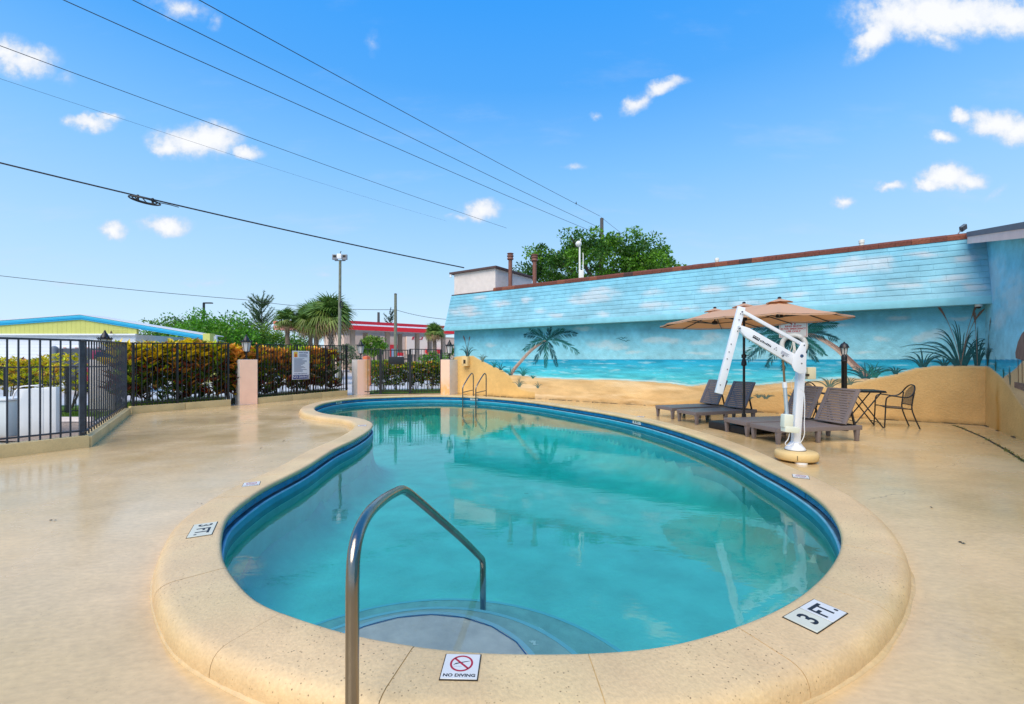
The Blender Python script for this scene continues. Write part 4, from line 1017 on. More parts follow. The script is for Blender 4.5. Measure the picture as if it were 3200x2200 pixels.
# ------------------------------------------------------------------ iron fences
_bar = MB(); _bar.box((0, 0, .5), (.02, .02, 1.0)); BAR = _bar.mesh('picket'); BAR.materials.append(M_grey_iron)
_bar = MB(); _bar.box((0, 0, .5), (.02, .02, 1.0)); BAR_B = _bar.mesh('picket'); BAR_B.materials.append(M_black)
def fence(a, b, za, zb, h0, label, group='iron fences around the pool', step=.11, posts=(), m=None, bar=None, off=.1, rail_lo=None, pw=.05, top=(.045, .03)):
    """a,b ground points; za,zb height of the top rail at each end; h0 bottom of the pickets"""
    m = m or M_black; bar = bar or BAR_B
    d = (b - a); ln = d.length; d.normalize(); q = Vector((-d.y, d.x, 0)) * off; ang = math.atan2(d.y, d.x)
    a = a + q; b = b + q
    t = thing('iron_fence', label, 'fence', a, group=group)
    mb = MB(); mb.beam(a + Vector((0, 0, za - .015)), b + Vector((0, 0, zb - .015)), top[0], top[1]); mb.build('top_rail', m, t)
    lo = h0 + .08 if rail_lo is None else rail_lo
    mb = MB(); mb.beam(a + Vector((0, 0, lo)), b + Vector((0, 0, lo)), .03, .025); mb.build('bottom_rail', m, t)
    n = int(ln / step); 
    for i in range(1, n):
        f = i / n
        if any(abs(f - p) * ln < .04 for p in posts): continue
        p = a + (b - a) * f; zt = za + (zb - za) * f - .03
        o = inst(bar, p + Vector((0, 0, h0)), ang, t); o.scale = (1, 1, zt - h0)
    for f in posts:
        p = a + (b - a) * f; zt = za + (zb - za) * f - .03
        mb = MB(); mb.box(p + Vector((0, 0, (zt + h0 - .02) / 2)), (pw, pw, zt - h0 + .02), ang); mb.build('post', m, t)
    return t
fence(KZ + (KA - KZ) * .25, KA, 1.72, 1.72, .185, 'tall dark iron fence on the kerb in front of the white plastic panels', posts=(.0, .3, .6, .992), m=M_grey_iron, bar=BAR, pw=.06)
fence(KA, KB, 1.72, 1.84, .165, 'iron fence run of crowded bars going away behind the corner post', posts=(.985,), m=M_grey_iron, bar=BAR, step=.235)
fence(KB + (KC - KB) * .01, KC, 1.84, 1.90, .185, 'black iron fence in front of the yellow and red leaved hedge', posts=(.02, .43, .985))
fence(KD + (KE - KD) * .02, KE, 1.89, 1.96, .185, 'black iron fence carrying the white pool rules sign', posts=(.02, .4, .72, .985))
# fence and gate between the two far pillars
gA = Vector((-5.75, 17.75, 0)); gB = Vector((-2.95, 18.2, 0)); gd = (gB - gA)
def gp(u):
    r = (u - 1160.5) / 1000; k = (r * gA.y - gA.x) / (gd.x - r * gd.y); return gA + gd * k
fence(gp(826), gp(863), 1.84, 1.84, .03, 'short black iron fence panel left of the pool gate', posts=(.985,), off=.05, pw=.10)
fence(gp(928), gp(1001), 1.84, 1.82, .03, 'short black iron fence panel right of the pool gate', posts=(.02, .985), off=.05, pw=.10)
gt = thing('pool_gate', 'black iron pool gate with a solid lock box between the two far pillars', 'gate', gA)
d = gd.normalized(); q = Vector((-d.y, d.x, 0)) * .05; a = gp(868) + q; b = gp(924) + q; ang = math.atan2(d.y, d.x)
for z in (1.78, .12):
    mb = MB(); mb.beam(a + Vector((0, 0, z)), b + Vector((0, 0, z)), .035, .035); mb.build('rail', M_black, gt)
for p in (a, b):
    mb = MB(); mb.box(p + Vector((0, 0, .94)), (.045, .045, 1.72), ang); mb.build('stile', M_black, gt)
for i in range(1, 9):
    o = inst(BAR_B, a + (b - a) * i / 9 + Vector((0, 0, .12)), ang, gt); o.scale = (1, 1, 1.66)
mb = MB(); c = (gp(880) + gp(916)) * .5 + q + Vector((0, 0, 1.36)); mb.box(c - q * .4, ((gp(916) - gp(880)).length, .05, .31), ang); lk = mb.build('lock_box', M_black, gt, bevel=.006)
mb = MB(); mb.box(gp(920) + q + Vector((0, 0, 1.42)), (.14, .04, .05), ang); mb.build('latch', M_black, gt)
# low inner fence behind the left one
fence(gr(-40, 955), gr(243, 940), 1.235, 1.235, .12, 'low black iron fence behind the tall left fence and in front of yellow bushes', step=.19, posts=(.17, .66, .80), off=0, rail_lo=.14, pw=.06)

# ------------------------------------------------------------------ pillars with lanterns
M_pil = mat('pillar_paint', srgb(255, 208, 180), .8, 4, .05, .25, 70); M_pil_or = mat('pillar_paint_orange', srgb(240, 196, 150), .8, 3, .07, .25, 70)
M_pil_w = mat('pillar_whitewash', srgb(206, 200, 194), .85, 5, .07, .3, 70)
M_stain = mat('rust_wash', srgb(240, 178, 110), .8, 8, .12, .2, 60)
def pillar(c, w, dpt, rz, label, pink_front=True, stain=None):
    t = thing('pillar', label, 'pillar', c, rz, group='square pillars of the pool fence')
    mb = MB(); mb.box((0, 0, .69), (w, dpt, 1.42)); o = mb.build('shaft', M_pil_w, t, bevel=.012)
    o.matrix_parent_inverse = Matrix()
    if pink_front:
        mb = MB(); mb.box((0, -dpt / 2 - .0015, .69), (w - .012, .003, 1.40)); o = mb.build('painted_face', stain_mat(*stain) if stain else M_pil, t); o.matrix_parent_inverse = Matrix()
    return t
def stain_mat(x0, x1, z0, z1):
    """pink paint washed with rust between x0..x1 and z0..z1, ragged by noise"""
    m = bpy.data.materials.new('rust_washed_paint'); m.use_nodes = True; nt = m.node_tree; N = nt.nodes; L = nt.links; b = N['Principled BSDF']; b.inputs['Roughness'].default_value = .85
    tc = N.new('ShaderNodeTexCoord'); sp = N.new('ShaderNodeSeparateXYZ'); L.new(tc.outputs['Object'], sp.inputs[0])
    n = N.new('ShaderNodeTexNoise'); n.inputs['Scale'].default_value = 6; n.inputs['Detail'].default_value = 6; L.new(tc.outputs['Object'], n.inputs['Vector'])
    def rng(x, a_, b_):
        r = N.new('ShaderNodeMapRange'); r.interpolation_type = 'SMOOTHSTEP'; r.inputs['From Min'].default_value = a_; r.inputs['From Max'].default_value = b_; L.new(x, r.inputs['Value']); return r.outputs[0]
    def mth(op, p, q):
        k = N.new('ShaderNodeMath'); k.operation = op
        for i, x in enumerate((p, q)):
            if isinstance(x, (int, float)): k.inputs[i].default_value = x
            else: L.new(x, k.inputs[i])
        return k.outputs[0]
    al = mth('MULTIPLY', rng(sp.outputs[0], x0, x1), rng(sp.outputs[2], z0, z1)); al = mth('MULTIPLY', al, rng(n.outputs['Fac'], .25, .6))
    mx = N.new('ShaderNodeMixRGB'); L.new(mth('MULTIPLY', al, .9), mx.inputs[0]); mx.inputs[1].default_value = srgb(255, 210, 184); mx.inputs[2].default_value = srgb(244, 182, 112); L.new(mx.outputs[0], b.inputs['Base Color'])
    n2 = N.new('ShaderNodeTexNoise'); n2.inputs['Scale'].default_value = 70; L.new(tc.outputs['Object'], n2.inputs['Vector']); bp = N.new('ShaderNodeBump'); bp.inputs['Strength'].default_value = .3; bp.inputs['Distance'].default_value = .02; L.new(n2.outputs['Fac'], bp.inputs['Height']); L.new(bp.outputs[0], b.inputs['Normal'])
    return m
p1 = pillar(gr(549, 917.5) + Vector((-.03, .26, 0)), .50, .5, R(46), 'pink faced pillar between the two croton hedges', stain=None)
p2 = pillar(gr(814, 894) + Vector((-.03, .28, 0)), .52, .52, R(43), 'pillar with an orange rust wash left of the pool gate', stain=(-.08, .20, -.2, .5))
p3 = pillar(Vector((-2.52, 17.80, 0)), .50, .50, R(-36), 'pale pink pillar between the gate and the painted wall', stain=(-.6, -.5, .75, .2))
p0 = pillar(gr(218, 935) + Vector((0, .25, 0)), .5, .5, R(30), 'white pillar behind the crowded fence bars on the left', pink_front=False)
M_lamp_glass = mat('frosted_lamp_glass', (.62, .62, .63), .25, 3, .05)
def lantern(loc, label, spikes=14):
    t = thing('pillar_lantern', label, 'lantern', loc, random.uniform(0, 1), group='black lanterns on the fence pillars')
    t0 = Matrix()
    def P_(mb, nm, m, **k):
        o = mb.build(nm, m, t, **k); o.matrix_parent_inverse = Matrix(); return o
    mb = MB(); mb.lathe([(.075, 0), (.08, .012), (.05, .03), (.028, .05), (.024, .09), (.036, .11), (.024, .13), (.03, .19), (.07, .235), (.085, .25)], 14); P_(mb, 'stem', M_black)
    n = 6
    for k in range(n):
        a0, a1 = 2 * math.pi * k / n, 2 * math.pi * (k + 1) / n
        r0, r1, z0, z1 = .085, .135, .255, .545
        p = lambda r, a, z: Vector((r * math.cos(a), r * math.sin(a), z))
        mb = MB(); A, B, C, D = p(r0, a0, z0), p(r0, a1, z0), p(r1, a1, z1), p(r1, a0, z1); nn = (B - A).cross(D - A).normalized()
        mb.prism([A, B, C, D], nn * -.004); P_(mb, 'glass_pane', M_lamp_glass)
        mb = MB(); mb.beam(p(r0 + .003, a0, z0 - .005), p(r1 + .003, a0, z1 + .005), .014, .014); P_(mb, 'rib', M_black)
    mb = MB(); mb.lathe([(.14, .54), (.165, .548), (.165, .57), (.14, .58), (.10, .60), (.085, .64), (.055, .70), (.03, .735), (.035, .745), (.02, .76), (.022, .775), (.004, .80)], 16); cr = P_(mb, 'roof', M_black)
    for k in range(spikes):
        a = 2 * math.pi * k / spikes; c_ = Vector((math.cos(a), math.sin(a), 0)); s_ = Vector((-math.sin(a), math.cos(a), 0))
        mb = MB(); b0 = c_ * .162 + Vector((0, 0, .566)); mb.add([b0 - s_ * .03, b0 + s_ * .03, c_ * .182 + Vector((0, 0, .625)), b0 + c_ * -.008], [(0, 1, 2), (1, 3, 2), (3, 0, 2), (0, 3, 1)]); o = mb.build('crown_point', M_black, cr); o.matrix_parent_inverse = Matrix()
    return t
lan = lantern((p1.location.x, p1.location.y, 1.40), 'black crowned lantern on the pink pillar between the hedges')
for p_, lb in ((p2, 'black crowned lantern on the rust washed pillar left of the gate'), (p3, 'black crowned lantern on the pillar beside the painted wall'), (p0, 'black crowned lantern rising above the crowded fence bars on the left')):
    dup(lan, (p_.location.x, p_.location.y, 1.40), random.uniform(0, 1), lb)

# ------------------------------------------------------------------ pool rules sign on the fence
M_sign = mat('white_sign_enamel', (.70, .71, .76), .4, 3, .04); M_navy = mat('navy_print', srgb(30, 40, 110), .5); M_grey_print = mat('grey_print', srgb(110, 115, 140), .6)
ds = (KE - KD).normalized(); qn = Vector((ds.y, -ds.x, 0)); ns = -Vector((-ds.y, ds.x, 0))
def on_fence(u, v):
    r = (u - 1160.5) / 1000; a = KD + Vector((-ds.y, ds.x, 0)) * .03
    k = (r * a.y - a.x) / (ds.x - r * ds.y); p = a + ds * k; p.z = H + (815 - v) / 1000 * p.y; return p
sTL, sBR = on_fence(662, 795), on_fence(701, 859); cen = (sTL + sBR) / 2; sw = (Vector((sBR.x, sBR.y, 0)) - Vector((sTL.x, sTL.y, 0))).length; shh = sTL.z - sBR.z
t = thing('pool_rules_sign', 'white pool rules sign with a blue no diving band on the black fence', 'sign', cen)
upv = Vector((0, 0, 1)); f = ns * .006
mb = MB(); c0 = cen; mb.prism([c0 - ds * sw / 2 - upv * shh / 2, c0 + ds * sw / 2 - upv * shh / 2, c0 + ds * sw / 2 + upv * shh / 2, c0 - ds * sw / 2 + upv * shh / 2], ns * .004); mb.build('sign_plate', M_sign, t)
def sp(x, y, o=.006): return cen + ds * (x * sw / 2) + upv * (y * shh / 2) + ns * o
def srect(nm, x0, y0, x1, y1, m, o=.0055):
    mb = MB(); mb.prism([sp(x0, y0, o), sp(x1, y0, o), sp(x1, y1, o), sp(x0, y1, o)], ns * .0006); return mb.build(nm, m, t)
srect('blue_band', -.93, -.97, .93, -.70, M_navy)
text('lettering', 'NO DIVING', shh * .112, sp(0, -.835, .0068), ds, upv, M_sign, t, bold=.001, ext=.0003, sx=1.1)
text('lettering', 'POOL RULES', shh * .058, sp(.30, .87), ds, upv, M_navy, t, bold=.002, ext=.0003, sx=1.1)
text('lettering', 'POOL MAX DEPTH 4 FT', shh * .048, sp(0, -.61), ds, upv, M_navy, t, bold=.001, ext=.0003, sx=1.05)
srect('logo_ground', -.82, .56, -.38, .93, mat('yellow_print', srgb(232, 190, 70), .5))
text('logo_digit', '8', shh * .17, sp(-.60, .66, .0068), ds, upv, mat('red_print', srgb(205, 40, 40), .5), t, bold=.006, ext=.0003)
srect('sign_line', -.30, .52, .9, .525, M_grey_print)
rr = random.Random(21)
for i in range(3): srect('rule_line', -.20, .73 - i * .075, rr.uniform(.6, .85), .765 - i * .075, M_grey_print)
for i in range(14):
    srect('rule_line', -.78, .43 - i * .069, rr.uniform(.0, .85), .462 - i * .069, M_grey_print)

# ------------------------------------------------------------------ stainless handrail in the near steps
def rail_thing(name, label, pts, r, loc, group=None, seg=14, per=7):
    t = thing(name, label, 'handrail', loc, group=group)
    mb = MB(); mb.tube(smooth_path(pts, per), r, seg); mb.build('rail_tube', M_railsteel, t); return t
def rail_mat():
    m = mat('wet_stainless', (.30, .268, .23), .22, 6, .2, .06, 60, metal=1, stretch=(1, 1, .3)); return m
M_railsteel = rail_mat()
hp = [(-.536, 1.48, .10), (-.536, 1.48, .35), (-.536, 1.482, .55), (-.538, 1.49, .655), (-.545, 1.525, .735), (-.552, 1.60, .783), (-.56, 1.74, .80), (-.563, 1.95, .785), (-.566, 2.16, .752), (-.562, 2.25, .735), (-.552, 2.32, .705), (-.53, 2.40, .65), (-.46, 2.58, .50), (-.33, 2.90, .222), (-.226, 3.155, -.015), (-.213, 3.185, -.06), (-.21, 3.195, -.13), (-.21, 3.195, -.35), (-.21, 3.195, -.58)]
hr = rail_thing('handrail', 'tall bent stainless handrail rising from the near coping into the steps', hp, .0225, (-.536, 1.48, .12))
mb = MB(); mb.lathe([(.06, ZC + .002), (.06, ZC + .012), (.035, ZC + .03), (.026, ZC + .035)], 20, (-.536, 1.48, 0)); mb.build('escutcheon', M_railsteel, hr)
# far ladder: two hooped rails
lad = thing('pool_ladder', 'pair of hooped stainless ladder rails on the far pool edge', 'ladder', gr(1062, 905, ZC))
kf = min((k for k in range(NI) if INN[k][1] > 12), key=lambda k: abs(1160.5 + 1000 * INN[k][0] / INN[k][1] - 1066))
fp = Vector((*INN[kf], 0)); nf = Vector((*NRM[kf], 0)); tf = nf.cross(Vector((0, 0, 1)))
for s_ in (-.27, .27):
    b_ = fp + tf * s_
    P_ = lambda o, z: b_ + nf * o + Vector((0, 0, z))
    pts = [P_(-.10, -.9), P_(-.10, -.2), P_(-.10, .30), P_(-.095, .40), P_(-.04, .50), P_(.25, .76), P_(.42, .88), P_(.50, .90), P_(.56, .85), P_(.58, .72), P_(.58, .4), P_(.58, .0)]
    mb = MB(); mb.tube(smooth_path(pts, 5), .022, 10); mb.build('ladder_rail', M_railsteel, lad)
    mb = MB(); mb.tube([P_(-.10, .26), P_(.58, .30)], .018, 8); mb.build('cross_bar', M_railsteel, lad)
    mb = MB(); mb.lathe([(.05, .0), (.05, .012), (.03, .02)], 14, P_(.58, 0.0)); mb.build('escutcheon', M_railsteel, lad)
for z in (-.35, -.65):
    mb = MB(); mb.box(fp - nf * .10 + Vector((0, 0, z)), (.52, .08, .025), math.atan2(tf.y, tf.x)); mb.build('ladder_step', M_white, lad)

# ------------------------------------------------------------------ pool lift
M_lift = mat('white_powder_coat', (.82, .83, .86), .3, 3, .03); M_cream = mat('cream_plastic', srgb(226, 230, 214), .4, 4, .04); M_bolt = mat('bolt_steel', (.25, .25, .26), .35, metal=1)
M_alu = mat('anodised_tube', (.70, .74, .78), .3, metal=.6); M_brass = mat('bronze_rod', srgb(150, 118, 84), .3, metal=.7)
BC = Vector((3.93, 6.10, 0))
base = MB(); base.lathe([(.252, .03), (.262, .04), (.266, .09), (.260, .118), (.245, .135), (.0005, .14)], 48, BC)
lb = thing('lift_base', 'round yellow concrete base under the white pool lift', 'base', BC)
base.build('base_disc', mat('yellow_cast_concrete', srgb(216, 186, 128), .75, 3, .08, .3, 60), lb, sharp=50)
mb = MB(); mb.box(BC + Vector((-.13, -.228, .085)), (.006, .02, .06), R(-30)); mb.build('slot', M_dark, lb)
mb = MB(); mb.lathe([(.075, -.02), (.075, .026)], 20, BC + Vector((-.05, -.18, 0))); mb.build('sleeve', M_white, lb)
lift = thing('pool_lift', 'white swivelling pool lift with a raised arm and hanging boom', 'pool lift', BC + Vector((0, 0, .14)))
D_ = 6.12
def LP(u, v, dy=0.0): return at(u, v, D_ + dy)
m0 = BC + Vector((.03, .07, .14)); m1 = LP(1817, 800, .1)
mb = MB(); mb.lathe([(.125, .0), (.128, .012), (.12, .03), (.095, .06), (.075, .09), (.07, .10)], 28, m0); mb.build('flange', M_lift, lift, sharp=50)
mb = MB(); mb.lathe([(.132, -.004), (.132, .004)], 28, m0); mb.build('flange_gasket', M_dark, lift)
mb = MB(); mb.beam(m0 + Vector((0, 0, .02)), m1, .10, .075, up=(0, 1, 0), w2=.105, h2=.075); mast = mb.build('mast', M_lift, lift, bevel=.012)
# mast head plates
fr_ = Vector((0, -1, 0))
def plate(nm, px, y0, y1, m=M_lift, bevel=.006):
    mb = MB(); mb.prism([at(u, v, D_ + y0) for u, v in px], Vector((0, y1 - y0, 0))); return mb.build(nm, m, lift, bevel=bevel)
plate('head_plate', [(1795, 826), (1800, 805), (1812, 786), (1817, 777), (1824, 776), (1827, 782), (1828, 845), (1812, 847), (1800, 840)], -.08, -.068)
plate('head_plate', [(1795, 826), (1800, 805), (1812, 786), (1817, 777), (1824, 776), (1827, 782), (1828, 845), (1812, 847), (1800, 840)], .06, .072)
plate('lift_arm', [(1676, 738), (1682, 738), (1700, 744), (1815, 810), (1822, 819), (1821, 828), (1812, 833), (1800, 829), (1692, 765), (1680, 752)], -.065, -.012)
a_, b_ = LP(1684, 707, -.02), LP(1822, 783, -.02)
mb = MB(); mb.beam(a_, b_, .032, .045, up=(0, 0, 1)); mb.build('upper_link', M_lift, lift, bevel=.004)
a_, b_ = LP(1680.5, 696, 0.02), LP(1628.5, 892, 0.02)
mb = MB(); mb.beam(a_, b_, .10, .05, up=(0, 1, 0)); boom = mb.build('boom', M_lift, lift, bevel=.006)
for f in (.08, .15, .28, .43, .52, .60, .72, .90):
    p = a_ + (b_ - a_) * f + Vector((random.choice((-.02, .02)) if f > .2 else 0, -.027, 0)); mb = MB(); mb.lathe([(.007, 0), (.007, .006)], 8); mb.V = [(v[0] + p.x, -v[2] + p.y, v[1] + p.z) for v in mb.V]; mb.build('bolt_hole', M_dark, lift)
for u, v in ((1676.5, 744), (1682, 707), (1774, 806), (1816, 824), (1822, 783)):
    p = LP(u, v, -.07); mb = MB(); mb.lathe([(.014, 0), (.014, .008), (.008, .014)], 10); mb.V = [(q[0] + p.x, -q[2] + p.y, q[1] + p.z) for q in mb.V]; mb.build('bolt', M_bolt, lift)
# arm print: dark badge, word strokes, warning triangle, small lines
def armp(f, off, o=-.0665): 
    A_, B_ = at(1690, 752, D_ + o), at(1812, 822, D_ + o); d_ = (B_ - A_).normalized(); q_ = Vector((-d_.z, 0, d_.x)); return A_ + (B_ - A_) * f + q_ * off, d_, q_
def armquad(nm, f0, f1, o0, o1, m):
    oo = -.0672 if 'stroke' in nm else -.0665
    a1, d1, q1 = armp(f0, o0, oo); b1, _, _ = armp(f1, o0, oo); c1, _, _ = armp(f1, o1, oo); d2, _, _ = armp(f0, o1, oo); mb = MB(); mb.prism([a1, b1, c1, d2], (0, -.0006, 0)); return mb.build(nm, m, lift)
armquad('badge', .14, .26, -.022, .016, M_ink)
for k, (f0, f1, o0, o1) in enumerate(((.150, .178, -.012, .006), (.186, .212, -.012, .006), (.222, .246, -.014, .008))): armquad('badge_stroke', f0, f1, o0 + .009, o1 - .002, M_white)
rr = random.Random(2); f = .275
while f < .47:
    w = rr.uniform(.010, .018); armquad('word_stroke', f, f + w, -.016, rr.choice((.006, .012)), M_ink); f += w + .008
a1, d1, q1 = armp(.56, 0); mb = MB()
for k in range(3):
    an0, an1 = R(90 + 120 * k), R(210 + 120 * k); e0, e1 = d1 * math.cos(an0) + q1 * math.sin(an0), d1 * math.cos(an1) + q1 * math.sin(an1)
    mb.prism([a1 + e0 * .030, a1 + e1 * .030, a1 + e1 * .024, a1 + e0 * .024], (0, -.0006, 0))
stuff(mb.build('warning_triangle', M_ink, lift))
for k in range(4): armquad('print_line', .66, .80 - .02 * (k % 2), .02 - k * .012, .024 - k * .012, M_grey_print)
mb = MB(); p = at(1817.5, 807, D_ - .081); mb.lathe([(.024, 0), (.024, .001)], 24); mb.V = [(q[0] + p.x, -q[2] + p.y, q[1] + p.z) for q in mb.V]; mb.build('round_decal', mat('blue_decal', srgb(52, 76, 112), .5), lift)
# actuator
t0, t1 = LP(1774, 806, -.02), LP(1778.5, 871, -.03); t2 = LP(1783.5, 940, -.04)
mb = MB(); mb.tube([t0, t1], .014, 12); mb.build('actuator_rod', M_brass, lift)
mb = MB(); mb.tube([t1, t2], .024, 14); mb.build('actuator_tube', M_alu, lift)
mb = MB(); mb.tube([LP(1778, 866, -.03), LP(1779, 879, -.03)], .030, 14); mb.build('actuator_collar', M_white, lift)
mb = MB(); c = LP(1783.5, 954, -.04); mb.box(c, (.13, .10, .185), 0, Matrix.Rotation(R(3), 3, 'Y')); mb.build('motor_housing', M_cream, lift, bevel=.02)
mb = MB(); c = LP(1791, 973, -.04); mb.box(c, (.20, .11, .085), 0, Matrix.Rotation(R(6), 3, 'Y')); mb.build('battery_box', M_cream, lift, bevel=.015)
def cable(nm, pts, r, m, parent=lift, seg=6): 
    mb = MB(); mb.tube(smooth_path(pts, 6), r, seg); return mb.build(nm, m, parent)
cable('cable', [LP(1790, 982, -.05), LP(1786, 996, -.05), LP(1780, 1004, -.05), LP(1783, 1010, -.05), LP(1794, 1008, -.05), LP(1800, 1000, -.0)], .006, M_white)
cable('cable', [LP(1813, 880, -.06), LP(1822, 890, -.06), LP(1824, 920, -.07), LP(1823, 960, -.07), LP(1823, 985, -.07), LP(1815, 1003, -.05), LP(1806, 1008, .0)], .006, M_white)
mb = MB(); c = at(1837, 846, D_ + .12); mb.box(c, (.13, .06, .17), R(8)); cb_ = mb.build('control_box', mat('beige_plastic', srgb(226, 214, 176), .5, 4, .05), lift, bevel=.01)
mb = MB(); c2 = at(1828, 850, D_ + .10); mb.box(c2, (.05, .05, .03)); mb.build('box_bracket', M_dark, lift)

# ------------------------------------------------------------------ ring buoy, its sign and rope on the wall
s_, z_ = wall_sz(1799, 783); t = thing('ring_buoy', 'white ring buoy hung with rope under its red lettered sign', 'ring buoy', W(s_, z_, .1))
mb = MB(); cR = W(s_, z_, .09); n = 40
mb.tube([cR + (-E) * math.cos(2 * math.pi * k / n) * .255 + Vector((0, 0, 1)) * math.sin(2 * math.pi * k / n) * .255 for k in range(n)], .058, 12, closed=True); mb.build('buoy_ring', mat('buoy_foam', (.72, .71, .68), .6, 6, .07), t)
for k in range(4):
    a = R(45 + 90 * k); mb = MB(); c = cR + (-E) * math.cos(a) * .255 + Vector((0, 0, math.sin(a) * .255)); tv = (-E) * -math.sin(a) + Vector((0, 0, math.cos(a)))
    mb.tube([c - tv * .03, c + tv * .03], .0605, 12, caps=False); mb.build('buoy_band', mat('buoy_band_vinyl', (.55, .55, .54), .6), t)
hk = cR + Vector((0, 0, .05)); mb = MB(); mb.tube([W(s_, z_ + .10, .005), W(s_, z_ + .10, .14), W(s_, z_ + .15, .15)], .012, 8); mb.build('hook', M_black, t)
M_rope = mat('white_rope', (.70, .69, .64), .9, 60, .2)
rr = random.Random(4); 
for k in range(7):
    x = rr.uniform(-.05, .05); l = rr.uniform(.35, .62); pts = [W(s_ + x * .3, z_ + .11, .15), W(s_ + x, z_ - .06, .17), W(s_ + x * 1.6 + rr.uniform(-.03, .03), z_ - .22, .16), W(s_ + x * .6 + rr.uniform(-.03, .03), z_ - l * .8, .13), W(s_ + x + rr.uniform(-.04, .04), z_ - l, .11)]
    mb = MB(); mb.tube(smooth_path(pts, 5), .008, 6); mb.build('rope_strand', M_rope, t)
mb = MB(); pts = [W(s_ - .1, z_ - .55, .12), W(s_ - .05, z_ - .75, .12), W(s_ + .05, z_ - .95, .1), W(s_ + .02, z_ - 1.1, .1), W(s_ - .08, z_ - 1.0, .1), W(s_ - .12, z_ - .8, .1)]
mb.tube(smooth_path(pts, 5), .005, 5); mb.build('rope_strand', M_rope, t)
s2, z2 = wall_sz(1798, 750); t = thing('ring_buoy_sign', 'white ring buoy emergency sign with red lettering on the painted wall', 'sign', W(s2, z2, .02))
sw2, sh2 = .62, .46; zc = z2 + .06
mb = MB(); mb.prism([W(s2 + sw2 / 2, zc - sh2 / 2, .012), W(s2 - sw2 / 2, zc - sh2 / 2, .012), W(s2 - sw2 / 2, zc + sh2 / 2, .012), W(s2 + sw2 / 2, zc + sh2 / 2, .012)], NO * .01); mb.build('sign_plate', mat('sign_white', (.74, .72, .69), .5), t, bevel=.004)
M_redp = mat('sign_red', srgb(190, 44, 52), .5)
def wtext(body, size, dz, **k): return text('lettering', body, size, W(s2, zc + dz, .0235), -E, (0, 0, 1), M_redp, t, bold=.0022, ext=.0004, **k)
wtext('RING BUOY', .062, .055, sx=1.1); wtext('IS FOR EMERGENCY', .062, -.01, sx=.98); wtext('USE ONLY', .062, -.075, sx=1.1)
for e_ in (1, -1):
    mb = MB(); mb.prism([W(s2 + e_ * (sw2 / 2 - .02), zc - sh2 / 2 + .02, .0225), W(s2 + e_ * (sw2 / 2 - .028), zc - sh2 / 2 + .02, .0225), W(s2 + e_ * (sw2 / 2 - .028), zc + sh2 / 2 - .02, .0225), W(s2 + e_ * (sw2 / 2 - .02), zc + sh2 / 2 - .02, .0225)], NO * .0006); mb.build('border_line', M_redp, t)
    mb = MB(); mb.prism([W(s2 + sw2 / 2 - .02, zc + e_ * (sh2 / 2 - .02), .0225), W(s2 - sw2 / 2 + .02, zc + e_ * (sh2 / 2 - .02), .0225), W(s2 - sw2 / 2 + .02, zc + e_ * (sh2 / 2 - .028), .0225), W(s2 + sw2 / 2 - .02, zc + e_ * (sh2 / 2 - .028), .0225)], NO * .0006); mb.build('border_line', M_redp, t)
    mb = MB(); c = W(s2 + e_ * .035, zc + .115, .0225); mb.prism([c + Vector((0, 0, -.024)), c - E * .024, c + Vector((0, 0, .024)), c + E * .024], NO * .0006); mb.build('diamond_mark', M_redp, t)
# alarm box near the left pillar, camera under the eave
s_, z_ = wall_sz(1059, 819); t = thing('wall_box', 'small square sand coloured box with a dark window on the painted dune', 'box', W(s_, z_, .05))
M_boxp = mat('sand_box_paint', srgb(226, 194, 138), .6, 6, .08)
mb = MB(); mb.prism([W(s_ + .15, z_ - .19, 0), W(s_ - .15, z_ - .19, 0), W(s_ - .15, z_ + .19, 0), W(s_ + .15, z_ + .19, 0)], NO * .17); mb.build('box_body', M_boxp, t, bevel=.012)
mb = MB(); mb.prism([W(s_ + .05, z_ - .09, .165), W(s_ - .06, z_ - .09, .165), W(s_ - .06, z_ + .06, .165), W(s_ + .05, z_ + .06, .165)], NO * .009); mb.build('window', M_dark, t)
mb = MB(); mb.prism([W(s_ + .09, z_ - .12, .171), W(s_ + .05, z_ - .12, .171), W(s_ + .05, z_ + .09, .171), W(s_ + .09, z_ + .09, .171)], NO * .012); mb.build('box_handle', M_boxp, t)
t = thing('security_camera', 'small white dome camera under the eave in the wall corner', 'camera', W(.16, EAVE_Z - .03, .3))
mb = MB(); mb.lathe([(.055, 0), (.06, -.03), (.05, -.05)], 16, W(.16, EAVE_Z + .01, .3)); mb.build('housing', M_white, t)
mb = MB(); mb.lathe([(.04, 0), (.032, -.03), (.001, -.042)], 14, W(.16, EAVE_Z - .04, .3)); mb.build('dome', M_dark, t)
